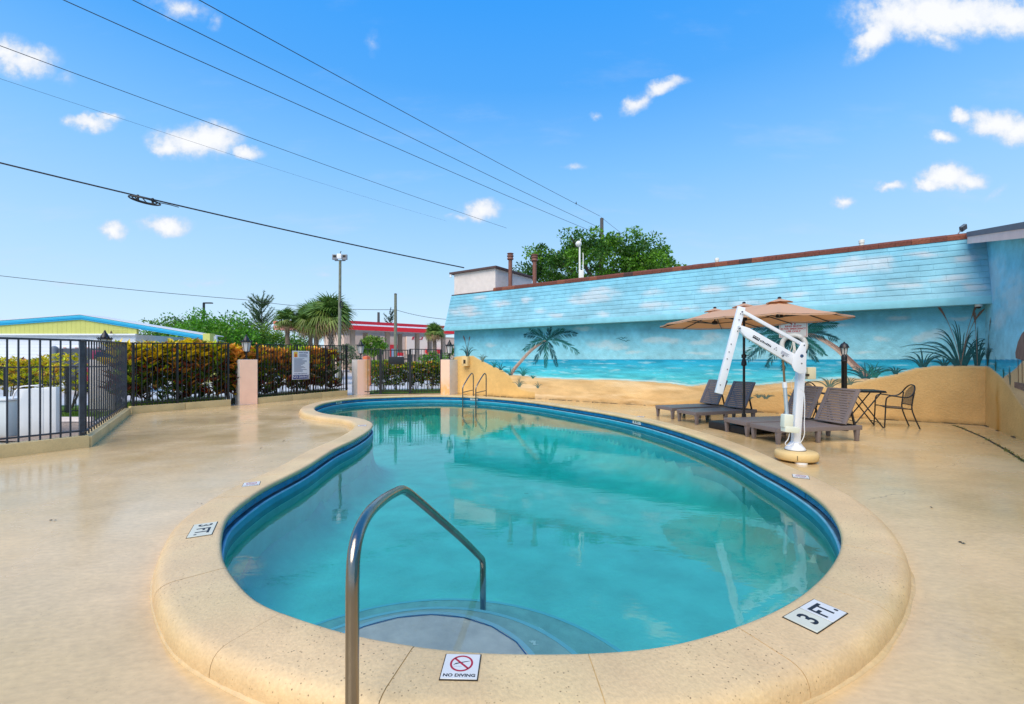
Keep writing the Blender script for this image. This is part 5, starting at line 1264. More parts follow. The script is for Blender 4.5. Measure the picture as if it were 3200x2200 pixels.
# ------------------------------------------------------------------ loungers
M_resin = mat('grey_brown_resin', srgb(126, 115, 114), .42, 25, .08, .2, 120, stretch=(1, 8, 1)); M_resin_dk = mat('dark_resin', (.03, .027, .027), .6)
def rb(mb, name, m, parent, **k):
    o = mb.build(name, m, parent, **k); return o
def make_lounger():
    """x: foot end to head end, y: width, origin under the foot end corner nearest the camera"""
    t = thing('sun_lounger', '', 'sun lounger', (0, 0, 0), 0, group='grey brown slatted loungers beside the painted wall')
    Lx, Wy, zt = 1.68, .62, .272
    mb = MB()
    for y in (.0, Wy): mb.box((Lx / 2 - .03, y + (.02 if y == 0 else -.02), zt - .038), (Lx, .04, .076))
    for x in (-.01, Lx - .05): mb.box((x, Wy / 2, zt - .038), (.04, Wy - .078, .076))
    rb(mb, 'frame', M_resin, t, bevel=.006)
    n = 13; x0, x1 = .02, 1.27; stp = (x1 - x0) / n
    for i in range(n):
        mb = MB(); mb.box((x0 + stp * (i + .5), Wy / 2, zt - .008), (stp - .006, Wy - .084, .014)); rb(mb, 'seat_slat', M_resin, t)
    mb = MB(); mb.box((.65, Wy / 2, zt - .03), (1.25, Wy - .1, .012)); rb(mb, 'seat_tray', M_resin_dk, t)
    mb = MB()
    for y in (.06, Wy - .06): mb.box((1.45, y, zt - .03), (.30, .03, .03))
    rb(mb, 'prop_rail', M_resin_dk, t)
    for x in (.02, .79, 1.57):
        for y in (.035, Wy - .035):
            mb = MB(); mb.beam((x, y, zt - .07), (x, y, 0), .078, .066, up=(0, 1, 0), w2=.052, h2=.046); rb(mb, 'leg', M_resin, t, bevel=.006)
    # raised back
    B0 = Vector((1.31, 0, .298)); B1 = Vector((1.605, 0, .885)); d = (B1 - B0); Lb = d.length; d.normalize(); nrm = Vector((-d.z, 0, d.x))
    back = MB()
    for y in (.035, Wy - .035): back.beam(B0 + Vector((0, y, 0)), B1 + Vector((0, y, 0)), .07, .03, up=nrm)
    back.beam(B0 + d * Lb + Vector((0, .07, 0)) - d * .02, B0 + d * Lb + Vector((0, Wy - .07, 0)) - d * .02, .04, .03, up=nrm)
    back.beam(B0 + Vector((0, .07, 0)) + d * .02, B0 + Vector((0, Wy - .07, 0)) + d * .02, .04, .03, up=nrm)
    bk = rb(back, 'backrest', M_resin, t, bevel=.005)
    n = 12; st = (Lb - .09) / n
    for i in range(n):
        c = B0 + d * (.045 + st * (i + .5)); mb = MB(); mb.beam(c + Vector((0, .068, 0)), c + Vector((0, Wy - .068, 0)), st - .0095, .018, up=nrm); rb(mb, 'back_slat', M_resin, bk)
    mb = MB()
    for y in (.10, Wy - .10): mb.beam(B0 + d * Lb * .62 + Vector((0, y, 0)) + nrm * -.0, (1.60, y, zt - .01), .03, .022, up=(0, 1, 0))
    mb.beam((1.60, .1, zt - .01), (1.60, Wy - .1, zt - .01), .024, .024); rb(mb, 'back_prop', M_resin_dk, t)
    return t
lg = make_lounger()
spots = [(Vector((4.375, 7.235, 0)), math.atan2(.188, .982), 'grey brown slatted lounger nearest the pool lift, in front of the bistro table'),
         (Vector((4.255, 7.965, 0)), math.atan2(.188, .982), 'grey brown slatted lounger behind the lift mast, next to the parasol base'),
         (Vector((3.96, 9.44, 0)), math.atan2(.31, .95), 'grey brown slatted lounger under the parasol, second from the far end'),
         (Vector((3.76, 10.31, 0)), math.atan2(.31, .95), 'farthest grey brown slatted lounger, half behind the hanging lift boom')]
for i, (p, a, lb_) in enumerate(spots):
    if i == 0: lg.location = p; lg.rotation_euler = (0, 0, a); lg['label'] = lb_
    else: dup(lg, p, a, lb_)

# ------------------------------------------------------------------ long parasol with three tops
PC = Vector((4.60, 8.75, 0)); PA = Vector((.302, -.953, 0)).normalized(); PB = Vector((.953, .302, 0))
par = thing('parasol', 'long tan parasol with three vented tops on one dark pole', 'parasol', PC)
m = bpy.data.materials.new('tan_canvas'); m.use_nodes = True; nt = m.node_tree; N = nt.nodes; L = nt.links; b = N['Principled BSDF']
cc = srgb(214, 174, 144); b.inputs['Base Color'].default_value = cc; b.inputs['Roughness'].default_value = .9; b.inputs['Specular IOR Level'].default_value = .1
tl = N.new('ShaderNodeBsdfTranslucent'); tl.inputs['Color'].default_value = srgb(214, 140, 80); ms = N.new('ShaderNodeMixShader'); ms.inputs[0].default_value = .24
L.new(b.outputs[0], ms.inputs[1]); L.new(tl.outputs[0], ms.inputs[2]); L.new(ms.outputs[0], N['Material Output'].inputs['Surface']); M_canvas = m
def PP(a, b_, z): return PC + PA * a + PB * b_ + Vector((0, 0, z))
# rim of the canopy: two half octagon ends on a rectangle; three hubs
HUB = [-.78, 0, .80]; HZ = [2.46, 2.47, 2.46]; RZ = 2.15; HWD = 1.22
rim = []
for k in range(5): a = R(-90 + 45 * k); rim.append((.80 + math.cos(a) * 1.02, math.sin(a) * HWD))
rim.append((0, HWD)); 
for k in range(5): a = R(90 + 45 * k); rim.append((-.78 + math.cos(a) * 1.02, math.sin(a) * HWD))
rim.append((0, -HWD))
def hub_of(a): return 2 if a > .5 else (0 if a < -.5 else 1)
tops = [PP(HUB[i], 0, HZ[i]) for i in range(3)]
canv = MB()
def panel(p, q, r_, sub=6):
    """triangular canvas panel sagging between its ribs"""
    p, q, r_ = Vector(p), Vector(q), Vector(r_); vs = []; idx = {}
    for i in range(sub + 1):
        for j in range(sub + 1 - i):
            u, v = i / sub, j / sub; w = 1 - u - v; x = p * w + q * u + r_ * v; x.z -= .16 * (u * v * 4) * (u + v) * .10 + .05 * math.sin(math.pi * (u + v)) * .6; idx[i, j] = len(vs); vs.append(x)
    fs = []
    for i in range(sub):
        for j in range(sub - i):
            fs.append((idx[i, j], idx[i + 1, j], idx[i, j + 1]))
            if i + j < sub - 1: fs.append((idx[i + 1, j], idx[i + 1, j + 1], idx[i, j + 1]))
    canv.add(vs, fs, None, True)
n = len(rim); RP = [PP(a, b_, RZ + (.03 if abs(a) < .1 else 0)) for a, b_ in rim]
for i in range(n):
    j = (i + 1) % n; hi, hj = hub_of(rim[i][0]), hub_of(rim[j][0])
    if hi == hj: panel(tops[hi], RP[i], RP[j])
    else:
        panel(tops[hi], RP[i], RP[j]); panel(tops[hj], tops[hi], RP[j])
canopy = canv.build('canopy', M_canvas, par, sharp=25)
vl = MB()
for i in range(n):
    j = (i + 1) % n; seg = 6
    for k in range(seg):
        a = RP[i] + (RP[j] - RP[i]) * (k / seg); b_ = RP[i] + (RP[j] - RP[i]) * ((k + 1) / seg); s1 = .016 * math.sin(math.pi * k / seg); s2 = .016 * math.sin(math.pi * (k + 1) / seg)
        vl.add([a + Vector((0, 0, -.005 - s1)), b_ + Vector((0, 0, -.005 - s2)), b_ + Vector((0, 0, -.028 - s2)), a + Vector((0, 0, -.028 - s1))], [(0, 1, 2, 3)])
vl.build('canopy_hem', M_canvas, canopy)
for i in range(3):
    mb = MB(); c = tops[i] + Vector((0, 0, .012)); k = 8
    vs = [c + Vector((0, 0, .035))]; 
    for q in range(k):
        a = R(22.5 + 45 * q); vs.append(c + PA * math.cos(a) * .23 + PB * math.sin(a) * .23 + Vector((0, 0, -.045))); a2 = R(45 + 45 * q); vs.append(c + PA * math.cos(a2) * .205 + PB * math.sin(a2) * .205 + Vector((0, 0, -.034)))
    mb.add(vs, [(0, 1 + q, 1 + (q + 1) % (2 * k)) for q in range(2 * k)], None, True); mb.build('vent_top', M_canvas, par, sharp=20)
    mb = MB(); mb.lathe([(.03, 0), (.035, .01), (.02, .03), (.001, .035)], 12, tops[i] + Vector((0, 0, .044))); mb.build('finial', M_black, par)
M_pole = mat('dark_bronze_pole', (.014, .012, .011), .35)
mb = MB(); mb.tube([PP(0, 0, .02), PP(0, 0, 2.46)], .024, 14); mb.build('pole', M_pole, par)
mb = MB(); mb.lathe([(.026, 0), (.05, .02), (.05, .06), (.026, .16)], 12, PP(0, 0, 1.27)); mb.lathe([(.045, .16), (.048, .22), (.03, .235)], 12, PP(0, 0, 1.27)); mb.build('crank_housing', M_pole, par)
mb = MB(); mb.tube([PP(.0, 0, 1.46), PP(.07, .05, 1.48), PP(.075, .055, 1.51)], .008, 6); mb.build('crank_handle', M_pole, par)
for i in range(3):
    c = tops[i] - Vector((0, 0, .28)); mb = MB(); mb.lathe([(.03, -.03), (.06, -.02), (.06, .03), (.035, .05)], 10, c); mb.build('hub', M_pole, par)
    mb = MB(); mb.tube([c, tops[i]], .014, 8); mb.build('hub_stem', M_pole, par)
for i in range(n):
    h = hub_of(rim[i][0]); a, b_ = tops[h] - Vector((0, 0, .07)), RP[i] - Vector((0, 0, .035)); mb = MB(); mb.beam(a, b_, .014, .018)
    rb_ = mb.build('rib', M_pole, par); mid = a + (b_ - a) * .52
    mb = MB(); mb.beam(tops[h] - Vector((0, 0, .29)), mid - Vector((0, 0, .01)), .012, .016); mb.build('strut', M_pole, rb_)
for h in (0, 2):
    mb = MB(); mb.beam(tops[1] - Vector((0, 0, .06)), tops[h] - Vector((0, 0, .06)), .02, .03); mb.build('ridge_bar', M_pole, par)
M_basef = mat('black_weight_bag', (.012, .012, .014), .5, 10, .3)
pb = thing('parasol_weight', 'black low weighted base under the parasol between the loungers', 'base', PC)
mb = MB()
for s_ in (-1, 1):
    for q in (-1, 1):
        mb = MB(); mb.box(PC + PA * s_ * .235 + PB * q * .235 + Vector((0, 0, .075)), (.45, .45, .15), math.atan2(PA.y, PA.x)); mb.build('weight_bag', M_basef, pb, bevel=.03)
mb = MB(); mb.lathe([(.04, .0), (.04, .3), (.03, .31)], 12, PC + Vector((0, 0, .02))); mb.build('pole_socket', M_pole, pb)

# ------------------------------------------------------------------ bistro table, two chairs, lamp post
TC = Vector((7.42, 9.32, 0)); ta = math.atan2(-.34, .94)
tb = thing('bistro_table', 'small black folding bistro table with crossed legs behind the lounger', 'table', TC, ta)
def loc(mb, nm, m, t, **k):
    o = mb.build(nm, m, t, **k); o.matrix_parent_inverse = Matrix(); return o
mb = MB(); mb.box((0, 0, .75), (.58, .58, .022)); loc(mb, 'tabletop', M_black, tb, bevel=.008)
mb = MB(); mb.box((0, 0, .728), (.60, .60, .018)); loc(mb, 'table_rim', M_black, tb, bevel=.006)
for y in (-.24, .24):
    for s_ in (-1, 1):
        mb = MB(); yy = y * (.92 if s_ > 0 else 1); mb.tube([(-.22 * s_, yy, .72), (.25 * s_, yy, .02), (.27 * s_, yy, .0)], .0125, 8); loc(mb, 'leg', M_black, tb)
for s_ in (-1, 1):
    mb = MB(); mb.tube([(.21 * s_, -.24, .10), (.21 * s_, .24, .10)], .009, 6); loc(mb, 'cross_bar', M_black, tb)
def sling():
    m = bpy.data.materials.new('brown_sling_mesh'); m.use_nodes = True; nt = m.node_tree; N = nt.nodes; L = nt.links; b = N['Principled BSDF']
    b.inputs['Base Color'].default_value = srgb(92, 78, 62); b.inputs['Roughness'].default_value = .8
    tr = N.new('ShaderNodeBsdfTransparent'); ms = N.new('ShaderNodeMixShader'); ms.inputs[0].default_value = .72
    L.new(tr.outputs[0], ms.inputs[1]); L.new(b.outputs[0], ms.inputs[2]); L.new(ms.outputs[0], N['Material Output'].inputs['Surface']); return m
M_sling = sling(); M_frame = mat('dark_chair_frame', (.02, .018, .018), .4)
def make_chair():
    """faces +x, origin on the floor under the seat centre"""
    t = thing('garden_chair', '', 'chair', (0, 0, 0), 0, group='black sling chairs at the bistro table')
    for s_ in (-1, 1):
        pts = [(.25, .27 * s_, 0), (.235, .265 * s_, .30), (.225, .265 * s_, .54), (.20, .27 * s_, .625), (.12, .275 * s_, .655), (-.05, .28 * s_, .63), (-.15, .27 * s_, .64), (-.22, .25 * s_, .70), (-.27, .20 * s_, .80), (-.295, .11 * s_, .862), (-.30, 0, .878)]
        mb = MB(); mb.tube(smooth_path(pts, 4), .013, 8); loc(mb, 'arm_frame', M_frame, t)
        pts = [(-.34, .235 * s_, 0), (-.26, .225 * s_, .22), (-.215, .22 * s_, .40), (-.225, .22 * s_, .55), (-.245, .225 * s_, .72)]
        mb = MB(); mb.tube(smooth_path(pts, 4), .013, 8); loc(mb, 'leg', M_frame, t)
        mb = MB(); mb.tube([(.232, .262 * s_, .415), (-.215, .225 * s_, .39)], .011, 8); loc(mb, 'seat_rail', M_frame, t)
    mb = MB(); mb.tube(smooth_path([(.232, -.262, .415), (.25, -.15, .43), (.255, 0, .435), (.25, .15, .43), (.232, .262, .415)], 4), .011, 8); loc(mb, 'seat_rail', M_frame, t)
    mb = MB(); k = 8; vs = []
    for i in range(k + 1):
        for j in range(k + 1):
            u, v = i / k, j / k; x = .245 - .45 * u; y = (v - .5) * (.51 - .07 * u); z = .428 - .035 * u - .02 * math.sin(math.pi * v) * math.sin(math.pi * min(1, u * 1.1)) + .008 * math.sin(math.pi * v) * (1 - u); vs.append((x, y, z))
    mb.add(vs, [(i * (k + 1) + j, (i + 1) * (k + 1) + j, (i + 1) * (k + 1) + j + 1, i * (k + 1) + j + 1) for i in range(k) for j in range(k)], None, True); loc(mb, 'seat', M_sling, t)
    mb = MB(); vs = []
    for i in range(k + 1):
        for j in range(k + 1):
            u, v = i / k, (j / k - .5) * 2; w = .215 * (1 - max(0, u - .55) ** 2 * 2.6); top = .47 + .405 * u * (1 - .14 * u * v * v); x = -.222 - .075 * u - .035 * (1 - v * v); vs.append((x, v * w, top))
    mb.add(vs, [(i * (k + 1) + j, (i + 1) * (k + 1) + j, (i + 1) * (k + 1) + j + 1, i * (k + 1) + j + 1) for i in range(k) for j in range(k)], None, True); loc(mb, 'backrest', M_sling, t)
    mb = MB(); mb.tube(smooth_path([(-.222, -.22, .47), (-.255, 0, .465), (-.222, .22, .47)], 5), .010, 8); loc(mb, 'back_rail', M_frame, t)
    return t
ch = make_chair(); ch.location = (7.98, 9.22, 0); ch.rotation_euler = (0, 0, math.atan2(.36, -.93)); ch['label'] = 'black sling armchair standing clear at the right of the bistro table'
dup(ch, Vector((6.98, 9.92, 0)), math.atan2(-.88, .47), 'black sling armchair half hidden behind the loungers beside the lamp post')
LPp = Vector((6.55, 8.70, 0))
lp = thing('lamp_post', 'black lamp post with a glass lantern standing behind the loungers', 'lamp post', LPp)
mb = MB(); mb.lathe([(.07, 0), (.075, .03), (.055, .06), (.047, .10), (.047, 1.36), (.053, 1.365), (.053, 1.385), (.047, 1.39), (.05, 1.46), (.035, 1.49), (.03, 1.50)], 18, LPp); mb.build('post', M_black, lp, sharp=50)
M_glass = bpy.data.materials.new('clear_lamp_glass'); M_glass.use_nodes = True; nt = M_glass.node_tree; b = nt.nodes['Principled BSDF']; b.inputs['Base Color'].default_value = (.85, .87, .86, 1); b.inputs['Roughness'].default_value = .1
tr = nt.nodes.new('ShaderNodeBsdfTransparent'); ms = nt.nodes.new('ShaderNodeMixShader'); ms.inputs[0].default_value = .45; nt.links.new(tr.outputs[0], ms.inputs[1]); nt.links.new(b.outputs[0], ms.inputs[2]); nt.links.new(ms.outputs[0], nt.nodes['Material Output'].inputs['Surface'])
for k in range(6):
    a0, a1 = R(60 * k), R(60 * k + 60); p = lambda r, a, z: LPp + Vector((r * math.cos(a), r * math.sin(a), z))
    A, B, C, D = p(.042, a0, 1.50), p(.042, a1, 1.50), p(.062, a1, 1.63), p(.062, a0, 1.63); nn = (B - A).cross(D - A).normalized()
    mb = MB(); mb.prism([A, B, C, D], nn * -.002); mb.build('glass_pane', M_glass, lp); mb = MB(); mb.beam(A, D, .008, .008); mb.build('rib', M_black, lp)
mb = MB(); mb.lathe([(.07, 1.628), (.085, 1.632), (.082, 1.645), (.07, 1.675), (.055, 1.705), (.03, 1.725), (.015, 1.73), (.016, 1.745), (.002, 1.75)], 20, LPp); mb.build('lamp_cap', M_black, lp, sharp=50)
mb = MB(); mb.lathe([(.012, 1.50), (.02, 1.53), (.022, 1.57), (.008, 1.60)], 10, LPp); mb.build('bulb', M_white, lp)

# ------------------------------------------------------------------ drain channel with moss in the right of the deck
dr = [gr(2160, 964), gr(2179, 970), gr(2230, 992), gr(2280, 1020), gr(2321, 1046), gr(2400, 1094), gr(2600, 1210)]
mb = MB()
for i in range(len(dr) - 1): mb.beam(dr[i] + Vector((0, 0, .001)), dr[i + 1] + Vector((0, 0, .001)), .035, .008)
struct(mb.build('drain_channel', M_dark))
M_moss = mat('moss', srgb(104, 112, 44), .95, 40, .4)
mb = MB(); rr = random.Random(13)
for i in range(420):
    f = rr.random() ** .8 * (len(dr) - 2) ; k = int(f); p = dr[k] + (dr[k + 1] - dr[k]) * (f - k)
    if fbm(np.array([f * 3.1]), np.array([.5]))[0] < .47: continue
    p = p + Vector((rr.gauss(0, .022), rr.gauss(0, .012), .004)); a = rr.uniform(0, 6.3); l = rr.uniform(.012, .035)
    mb.add([p, p + Vector((math.cos(a) * l, math.sin(a) * l, rr.uniform(.004, .02))), p + Vector((math.cos(a + .7) * l * .8, math.sin(a + .7) * l * .8, .004))], [(0, 1, 2)])
stuff(mb.build('moss', M_moss))
# leaf crumbs and specks of dirt on the deck
mb = MB(); rr = random.Random(17)
for (u, v) in ((455, 1140), (590, 1015), (640, 1000), (788, 972), (792, 985), (1000, 900), (2215, 985), (2260, 1006), (1190, 1120), (1640, 990), (2230, 1004), (120, 1180), (2110, 1150), (1050, 903), (560, 940), (600, 935), (430, 1000), (690, 960), (2180, 1230)):
    for q in range(3):
        p = gr(u + rr.uniform(-6, 6), v + rr.uniform(-2, 2), .003); a = rr.uniform(0, 6.3); l = rr.uniform(.01, .03)
        e = Vector((math.cos(a), math.sin(a), .2)) * l; f = Vector((-math.sin(a), math.cos(a), .3)) * l * .4; mb.add([p, p + e * .5 + f, p + e, p + e * .5 - f + Vector((0, 0, .005))], [(0, 1, 2, 3)])
stuff(mb.build('leaf_litter', M_dark))
# ------------------------------------------------------------------ planting beyond the fences
M_leafcol = colmat('leaf', .45, spec=.4, trans=.25)
M_bark = mat('bark', (.10, .08, .06), .9, 12, .3, .5, 40)
def jit(c, rr, k=.18):
    f = rr.uniform(1 - k, 1 + k); return (c[0] * f * rr.uniform(.92, 1.08), c[1] * f, c[2] * f * rr.uniform(.9, 1.1), 1)
def leaf(mb, p, d, l, w, col, rr, fold=.25):
    d = d.normalized(); s = d.cross(Vector((rr.uniform(-.3, .3), rr.uniform(-.3, .3), 1)));
    if s.length < .01: s = Vector((1, 0, 0))
    s.normalize(); n = s.cross(d); a = p + d * l * .5 + n * (-l * .04); 
    mb.add([p, a + s * w * .5 + n * w * fold, p + d * l - n * l * .12, a - s * w * .5 + n * w * fold, a], [(0, 4, 1), (4, 2, 1), (0, 3, 4), (4, 3, 2)], col)
YEL, ORG, REDD, DGR, MAR, LIME = srgb(232, 204, 40), srgb(224, 156, 66), srgb(142, 52, 36), srgb(84, 112, 38), srgb(120, 68, 50), srgb(176, 200, 30)
def croton(c, w, dpt, h, label, group, top=YEL, topk=.3, seed=1, n=95, mid=None, stems=True, ll=(.20, .34), low=.22, side=0):
    rr = random.Random(seed); t = thing('croton_shrub', label, 'shrub', c, group=group); mb = MB(); st = MB()
    for i in range(n):
        a = rr.uniform(0, 6.3); r = rr.random() ** .6; zz = low + (h - low) * rr.random() ** .75
        edge = 1 - max(0, (zz / h - .75)) * 1.2
        p = Vector(c) + Vector((math.cos(a) * r * w * .5 * edge, math.sin(a) * r * dpt * .5 * edge, zz)); k = zz / h
        if k > 1 - topk * rr.uniform(.6, 1.3): col = top if rr.random() < .75 else rr.choice((YEL, ORG, LIME))
        else: col = rr.choice(mid or (DGR, DGR, MAR, MAR, DGR, ORG, REDD, LIME) ) if k > .45 else rr.choice(mid or (DGR, MAR, MAR, DGR, DGR, REDD))
        nl = rr.randint(5, 8); out = Vector((math.cos(a) * r, math.sin(a) * r, .9)).normalized(); ph = rr.uniform(0, 6)
        for q in range(nl):
            b = ph + 2.4 * q; d = out * rr.uniform(.3, .6) + Vector((math.cos(b), math.sin(b), rr.uniform(.1, 1.1))) * .75
            l = rr.uniform(*ll); leaf(mb, p + d * .01, d, l, l * rr.uniform(.26, .40), jit(col if rr.random() < .8 else rr.choice((YEL, ORG, LIME, MAR, DGR)), rr, .4), rr)
    o = stuff(mb.build('foliage', M_leafcol, t, colors=True))
    if stems:
        for q in range(6):
            a = rr.uniform(0, 6.3); b0 = Vector(c) + Vector((math.cos(a) * w * .12, math.sin(a) * dpt * .12, -.03)); b1 = Vector(c) + Vector((math.cos(a) * w * .35, math.sin(a) * dpt * .35, h * rr.uniform(.55, .85)))
            st = MB(); st.tube([b0, (b0 + b1) / 2 + Vector((rr.uniform(-.05, .05), rr.uniform(-.05, .05), 0)), b1], .014, 5, radii=[.018, .013, .006]); st.build('stem', M_bark, t)
    return t
def hedge_row(a, b, n, w, dpt, h, labels, group, off, tops, seed, nn=95, **k):
    d = (b - a); q = Vector((-d.y, d.x, 0)).normalized() * off
    for i in range(n):
        f = (i + .5) / n; c = a + d * f + q; hh = h[0] + (h[1] - h[0]) * f
        croton(c, w, dpt, hh * random.uniform(.94, 1.05), labels(i, n), group, top=tops[i % len(tops)], seed=seed + i, n=nn, **k)
ordn = ['first', 'second', 'third', 'fourth', 'fifth', 'sixth', 'seventh']
hedge_row(KB + (KB - KC) * .06, KC + (KC - KB) * .25, 6, .85, .8, (1.76, 1.72), lambda i, n: '%s croton from the left in the yellow topped hedge by the corner fence' % ordn[i], 'crotons of the yellow topped hedge', .75, [YEL, YEL, YEL, YEL, YEL, ORG], 100, nn=118)
hedge_row(KD + (KD - KE) * .1, KE - (KE - KD) * .02, 6, .86, .8, (1.66, 1.72), lambda i, n: '%s croton from the left in the orange and red hedge behind the rules sign' % ordn[i], 'crotons of the orange hedge', .75, [ORG, ORG, ORG, LIME, ORG, srgb(150, 70, 40)], 200, topk=.30, nn=118)
GR1, GR2 = srgb(74, 112, 30), srgb(52, 84, 28)
hedge_row(gA + gd * -.15 + Vector((0, 1.6, 0)), gB + gd * .12 + Vector((0, 1.6, 0)), 5, .95, .9, (1.24, 1.28), lambda i, n: '%s green shrub from the left in the hedge beyond the pool gate' % ordn[i], 'green shrubs beyond the gate', .9, [srgb(126, 158, 44), srgb(100, 136, 38)], 300, mid=(GR1, GR2, GR2, GR1, GR1, srgb(110, 140, 40), MAR), nn=260, ll=(.10, .18), low=.15)
for i, (u, hh, d_) in enumerate(((20, 1.40, 12.4), (88, 1.36, 12.9), (146, 1.50, 12.2))):
    c = at(u, 815, d_); c.z = 0
    croton(c, 1.25, 1.0, hh, ('left', 'middle', 'right')[i] + 'most yellow green croton behind the low inner fence' if i != 1 else 'middle yellow green croton behind the low inner fence', 'yellow crotons behind the low fence', top=srgb(206, 196, 30), topk=.6, seed=400 + i, n=130, mid=(srgb(150, 150, 26), srgb(190, 160, 28), srgb(96, 116, 26)), ll=(.10, .16), low=.42)
# dark clipped hedge at the foot of the white building
DK = srgb(26, 62, 24)
hg = thing('clipped_hedge', 'low dark green clipped hedge along the foot of the white building', 'hedge', at(80, 815, 24.5))
rr = random.Random(6); mb = MB()
for i in range(2600):
    p = at(rr.uniform(-60, 128), 815, 24.5); p.z = rr.uniform(.2, 1.42); p.y += rr.uniform(-.5, .5); leaf(mb, p, Vector((rr.gauss(0, 1), rr.gauss(-.6, .6), rr.gauss(.3, .6))), rr.uniform(.09, .16), .08, jit(DK if p.z > .85 else rr.choice((DK, srgb(70, 40, 46))), rr, .3), rr)
stuff(mb.build('foliage', M_leafcol, hg, colors=True))
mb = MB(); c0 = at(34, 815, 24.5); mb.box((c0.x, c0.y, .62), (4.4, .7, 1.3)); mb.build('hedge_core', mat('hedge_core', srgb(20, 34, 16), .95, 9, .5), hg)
# grass and gravel
M_grass = mat('lawn', srgb(92, 120, 34), .9, 6, .3, .6, 90)
def sheet(name, pts, z, m):
    vs, fs = tess([[(p[0], p[1]) for p in pts]], z); me = bpy.data.meshes.new(name); me.from_pydata(vs, [], fs); up_faces(me); me.materials.append(m); return struct(link(name, me))
q_ = lambda p, d, o: p + Vector((-d.y, d.x, 0)).normalized() * o
lawn1 = [q_(KB, KC - KB, .22) + (KB - KC) * .3, q_(KC, KC - KB, .22) + (KC - KB) * .12, q_(KE, KE - KD, .22), q_(KE, KE - KD, 1.75), q_(KC, KC - KB, 1.75), q_(KB, KC - KB, 1.75) + (KB - KC) * .3]
def bed(name, pts, z, m):
    mb = MB(); mb.prism([Vector((p.x, p.y, -.02)) for p in pts], (0, 0, z + .02)); return struct(mb.build(name, m))
M_soil = mat('planting_soil', srgb(86, 84, 44), .95, 14, .4, .6, 60)
bed('planting_bed', [q_(KB, KC - KB, .21), q_(KC, KC - KB, .21), q_(KC, KC - KB, 1.15), q_(KB, KC - KB, 1.15)], .15, M_soil)
bed('planting_bed', [q_(KD, KE - KD, .21), q_(KE, KE - KD, .21), q_(KE, KE - KD, 1.15), q_(KD, KE - KD, 1.15)], .15, M_soil)
rq = Vector((-rad.y, rad.x, 0)); gv = [at(-60, 815, 7.6), at(40, 815, 7.5), KA + rq * .25 + Vector((-.1, .1, 0)), KA + rad * 3.4 + rq * .25, at(-60, 815, 10.0)]
M_gravel = mat('gravel_bed', srgb(150, 132, 116), .9, 30, .45, .8, 45)
sheet('gravel_bed', [(p.x, p.y) for p in gv], .01, M_gravel)
sheet('lawn_strip', [at(-60, 815, 10.12), at(213, 815, 10.12), at(262, 815, 13.5), at(-60, 815, 13.5)], .0, M_grass)
mb = MB(); mb.beam(at(-60, 815, 10.05) * 1 - Vector((0, 0, H - .04)), at(212, 815, 10.05) - Vector((0, 0, H - .04)), .08, .10); struct(mb.build('lawn_edging', M_stucco))
mb = MB(); rr = random.Random(3); 
for i in range(1500):
    p = Vector((rr.uniform(-8.9, -6.9), rr.uniform(7.2, 9.95), .012)); r = rr.uniform(.012, .03)
    if (p - KA).dot(rq) < .25 or (p - KA).dot(Vector((_bk.y, -_bk.x, 0))) > -.2: continue
    vs = [p + Vector((math.cos(a) * r * rr.uniform(.7, 1.2), math.sin(a) * r * rr.uniform(.7, 1.2), 0)) for a in (0, 1.26, 2.5, 3.77, 5.0)] + [p + Vector((0, 0, r * .8))]
    mb.add(vs, [(i_, (i_ + 1) % 5, 5) for i_ in range(5)], (*[c_ * rr.uniform(.6, 1.25) for c_ in srgb(158, 138, 122)[:3]], 1))
stuff(mb.build('gravel', colmat('gravel_stone', .8), colors=True))
mb = MB(); rr = random.Random(8)
def blades(poly_a, poly_b, w0, w1, n, hh, z0=0):
    d = poly_b - poly_a; s = Vector((-d.y, d.x, 0)).normalized()
    for i in range(n):
        p = poly_a + d * rr.random() + s * rr.uniform(w0, w1); p.z = z0; a = rr.uniform(0, 6.3); e = Vector((math.cos(a), math.sin(a), 0)); h_ = hh * rr.uniform(.5, 1.2)
        mb.add([p - e * .006, p + e * .006, p + Vector((rr.gauss(0, .02), rr.gauss(0, .02), h_))], [(0, 1, 2)], jit(rr.choice((srgb(92, 128, 34), srgb(70, 104, 28), srgb(120, 140, 50))), rr))
blades(KB, KC, .23, 1.1, 4200, .16, .15); blades(KD, KE, .23, 1.1, 4200, .13, .15); blades(gA + Vector((0, .5, 0)), gB + Vector((0, .5, 0)), .2, 1.6, 4500, .08)
blades(Vector((at(-20, 815, 10.3).x, 10.2, 0)), Vector((at(205, 815, 10.3).x, 10.2, 0)), 0, 2.2, 4200, .09)
stuff(mb.build('grass', M_leafcol, colors=True))
sheet('gate_lawn', [gA + Vector((-.6, .35, 0)), gB + Vector((.3, .35, 0)), gB + Vector((.3, 2.4, 0)), gA + Vector((-.6, 2.4, 0))], .0, M_grass)

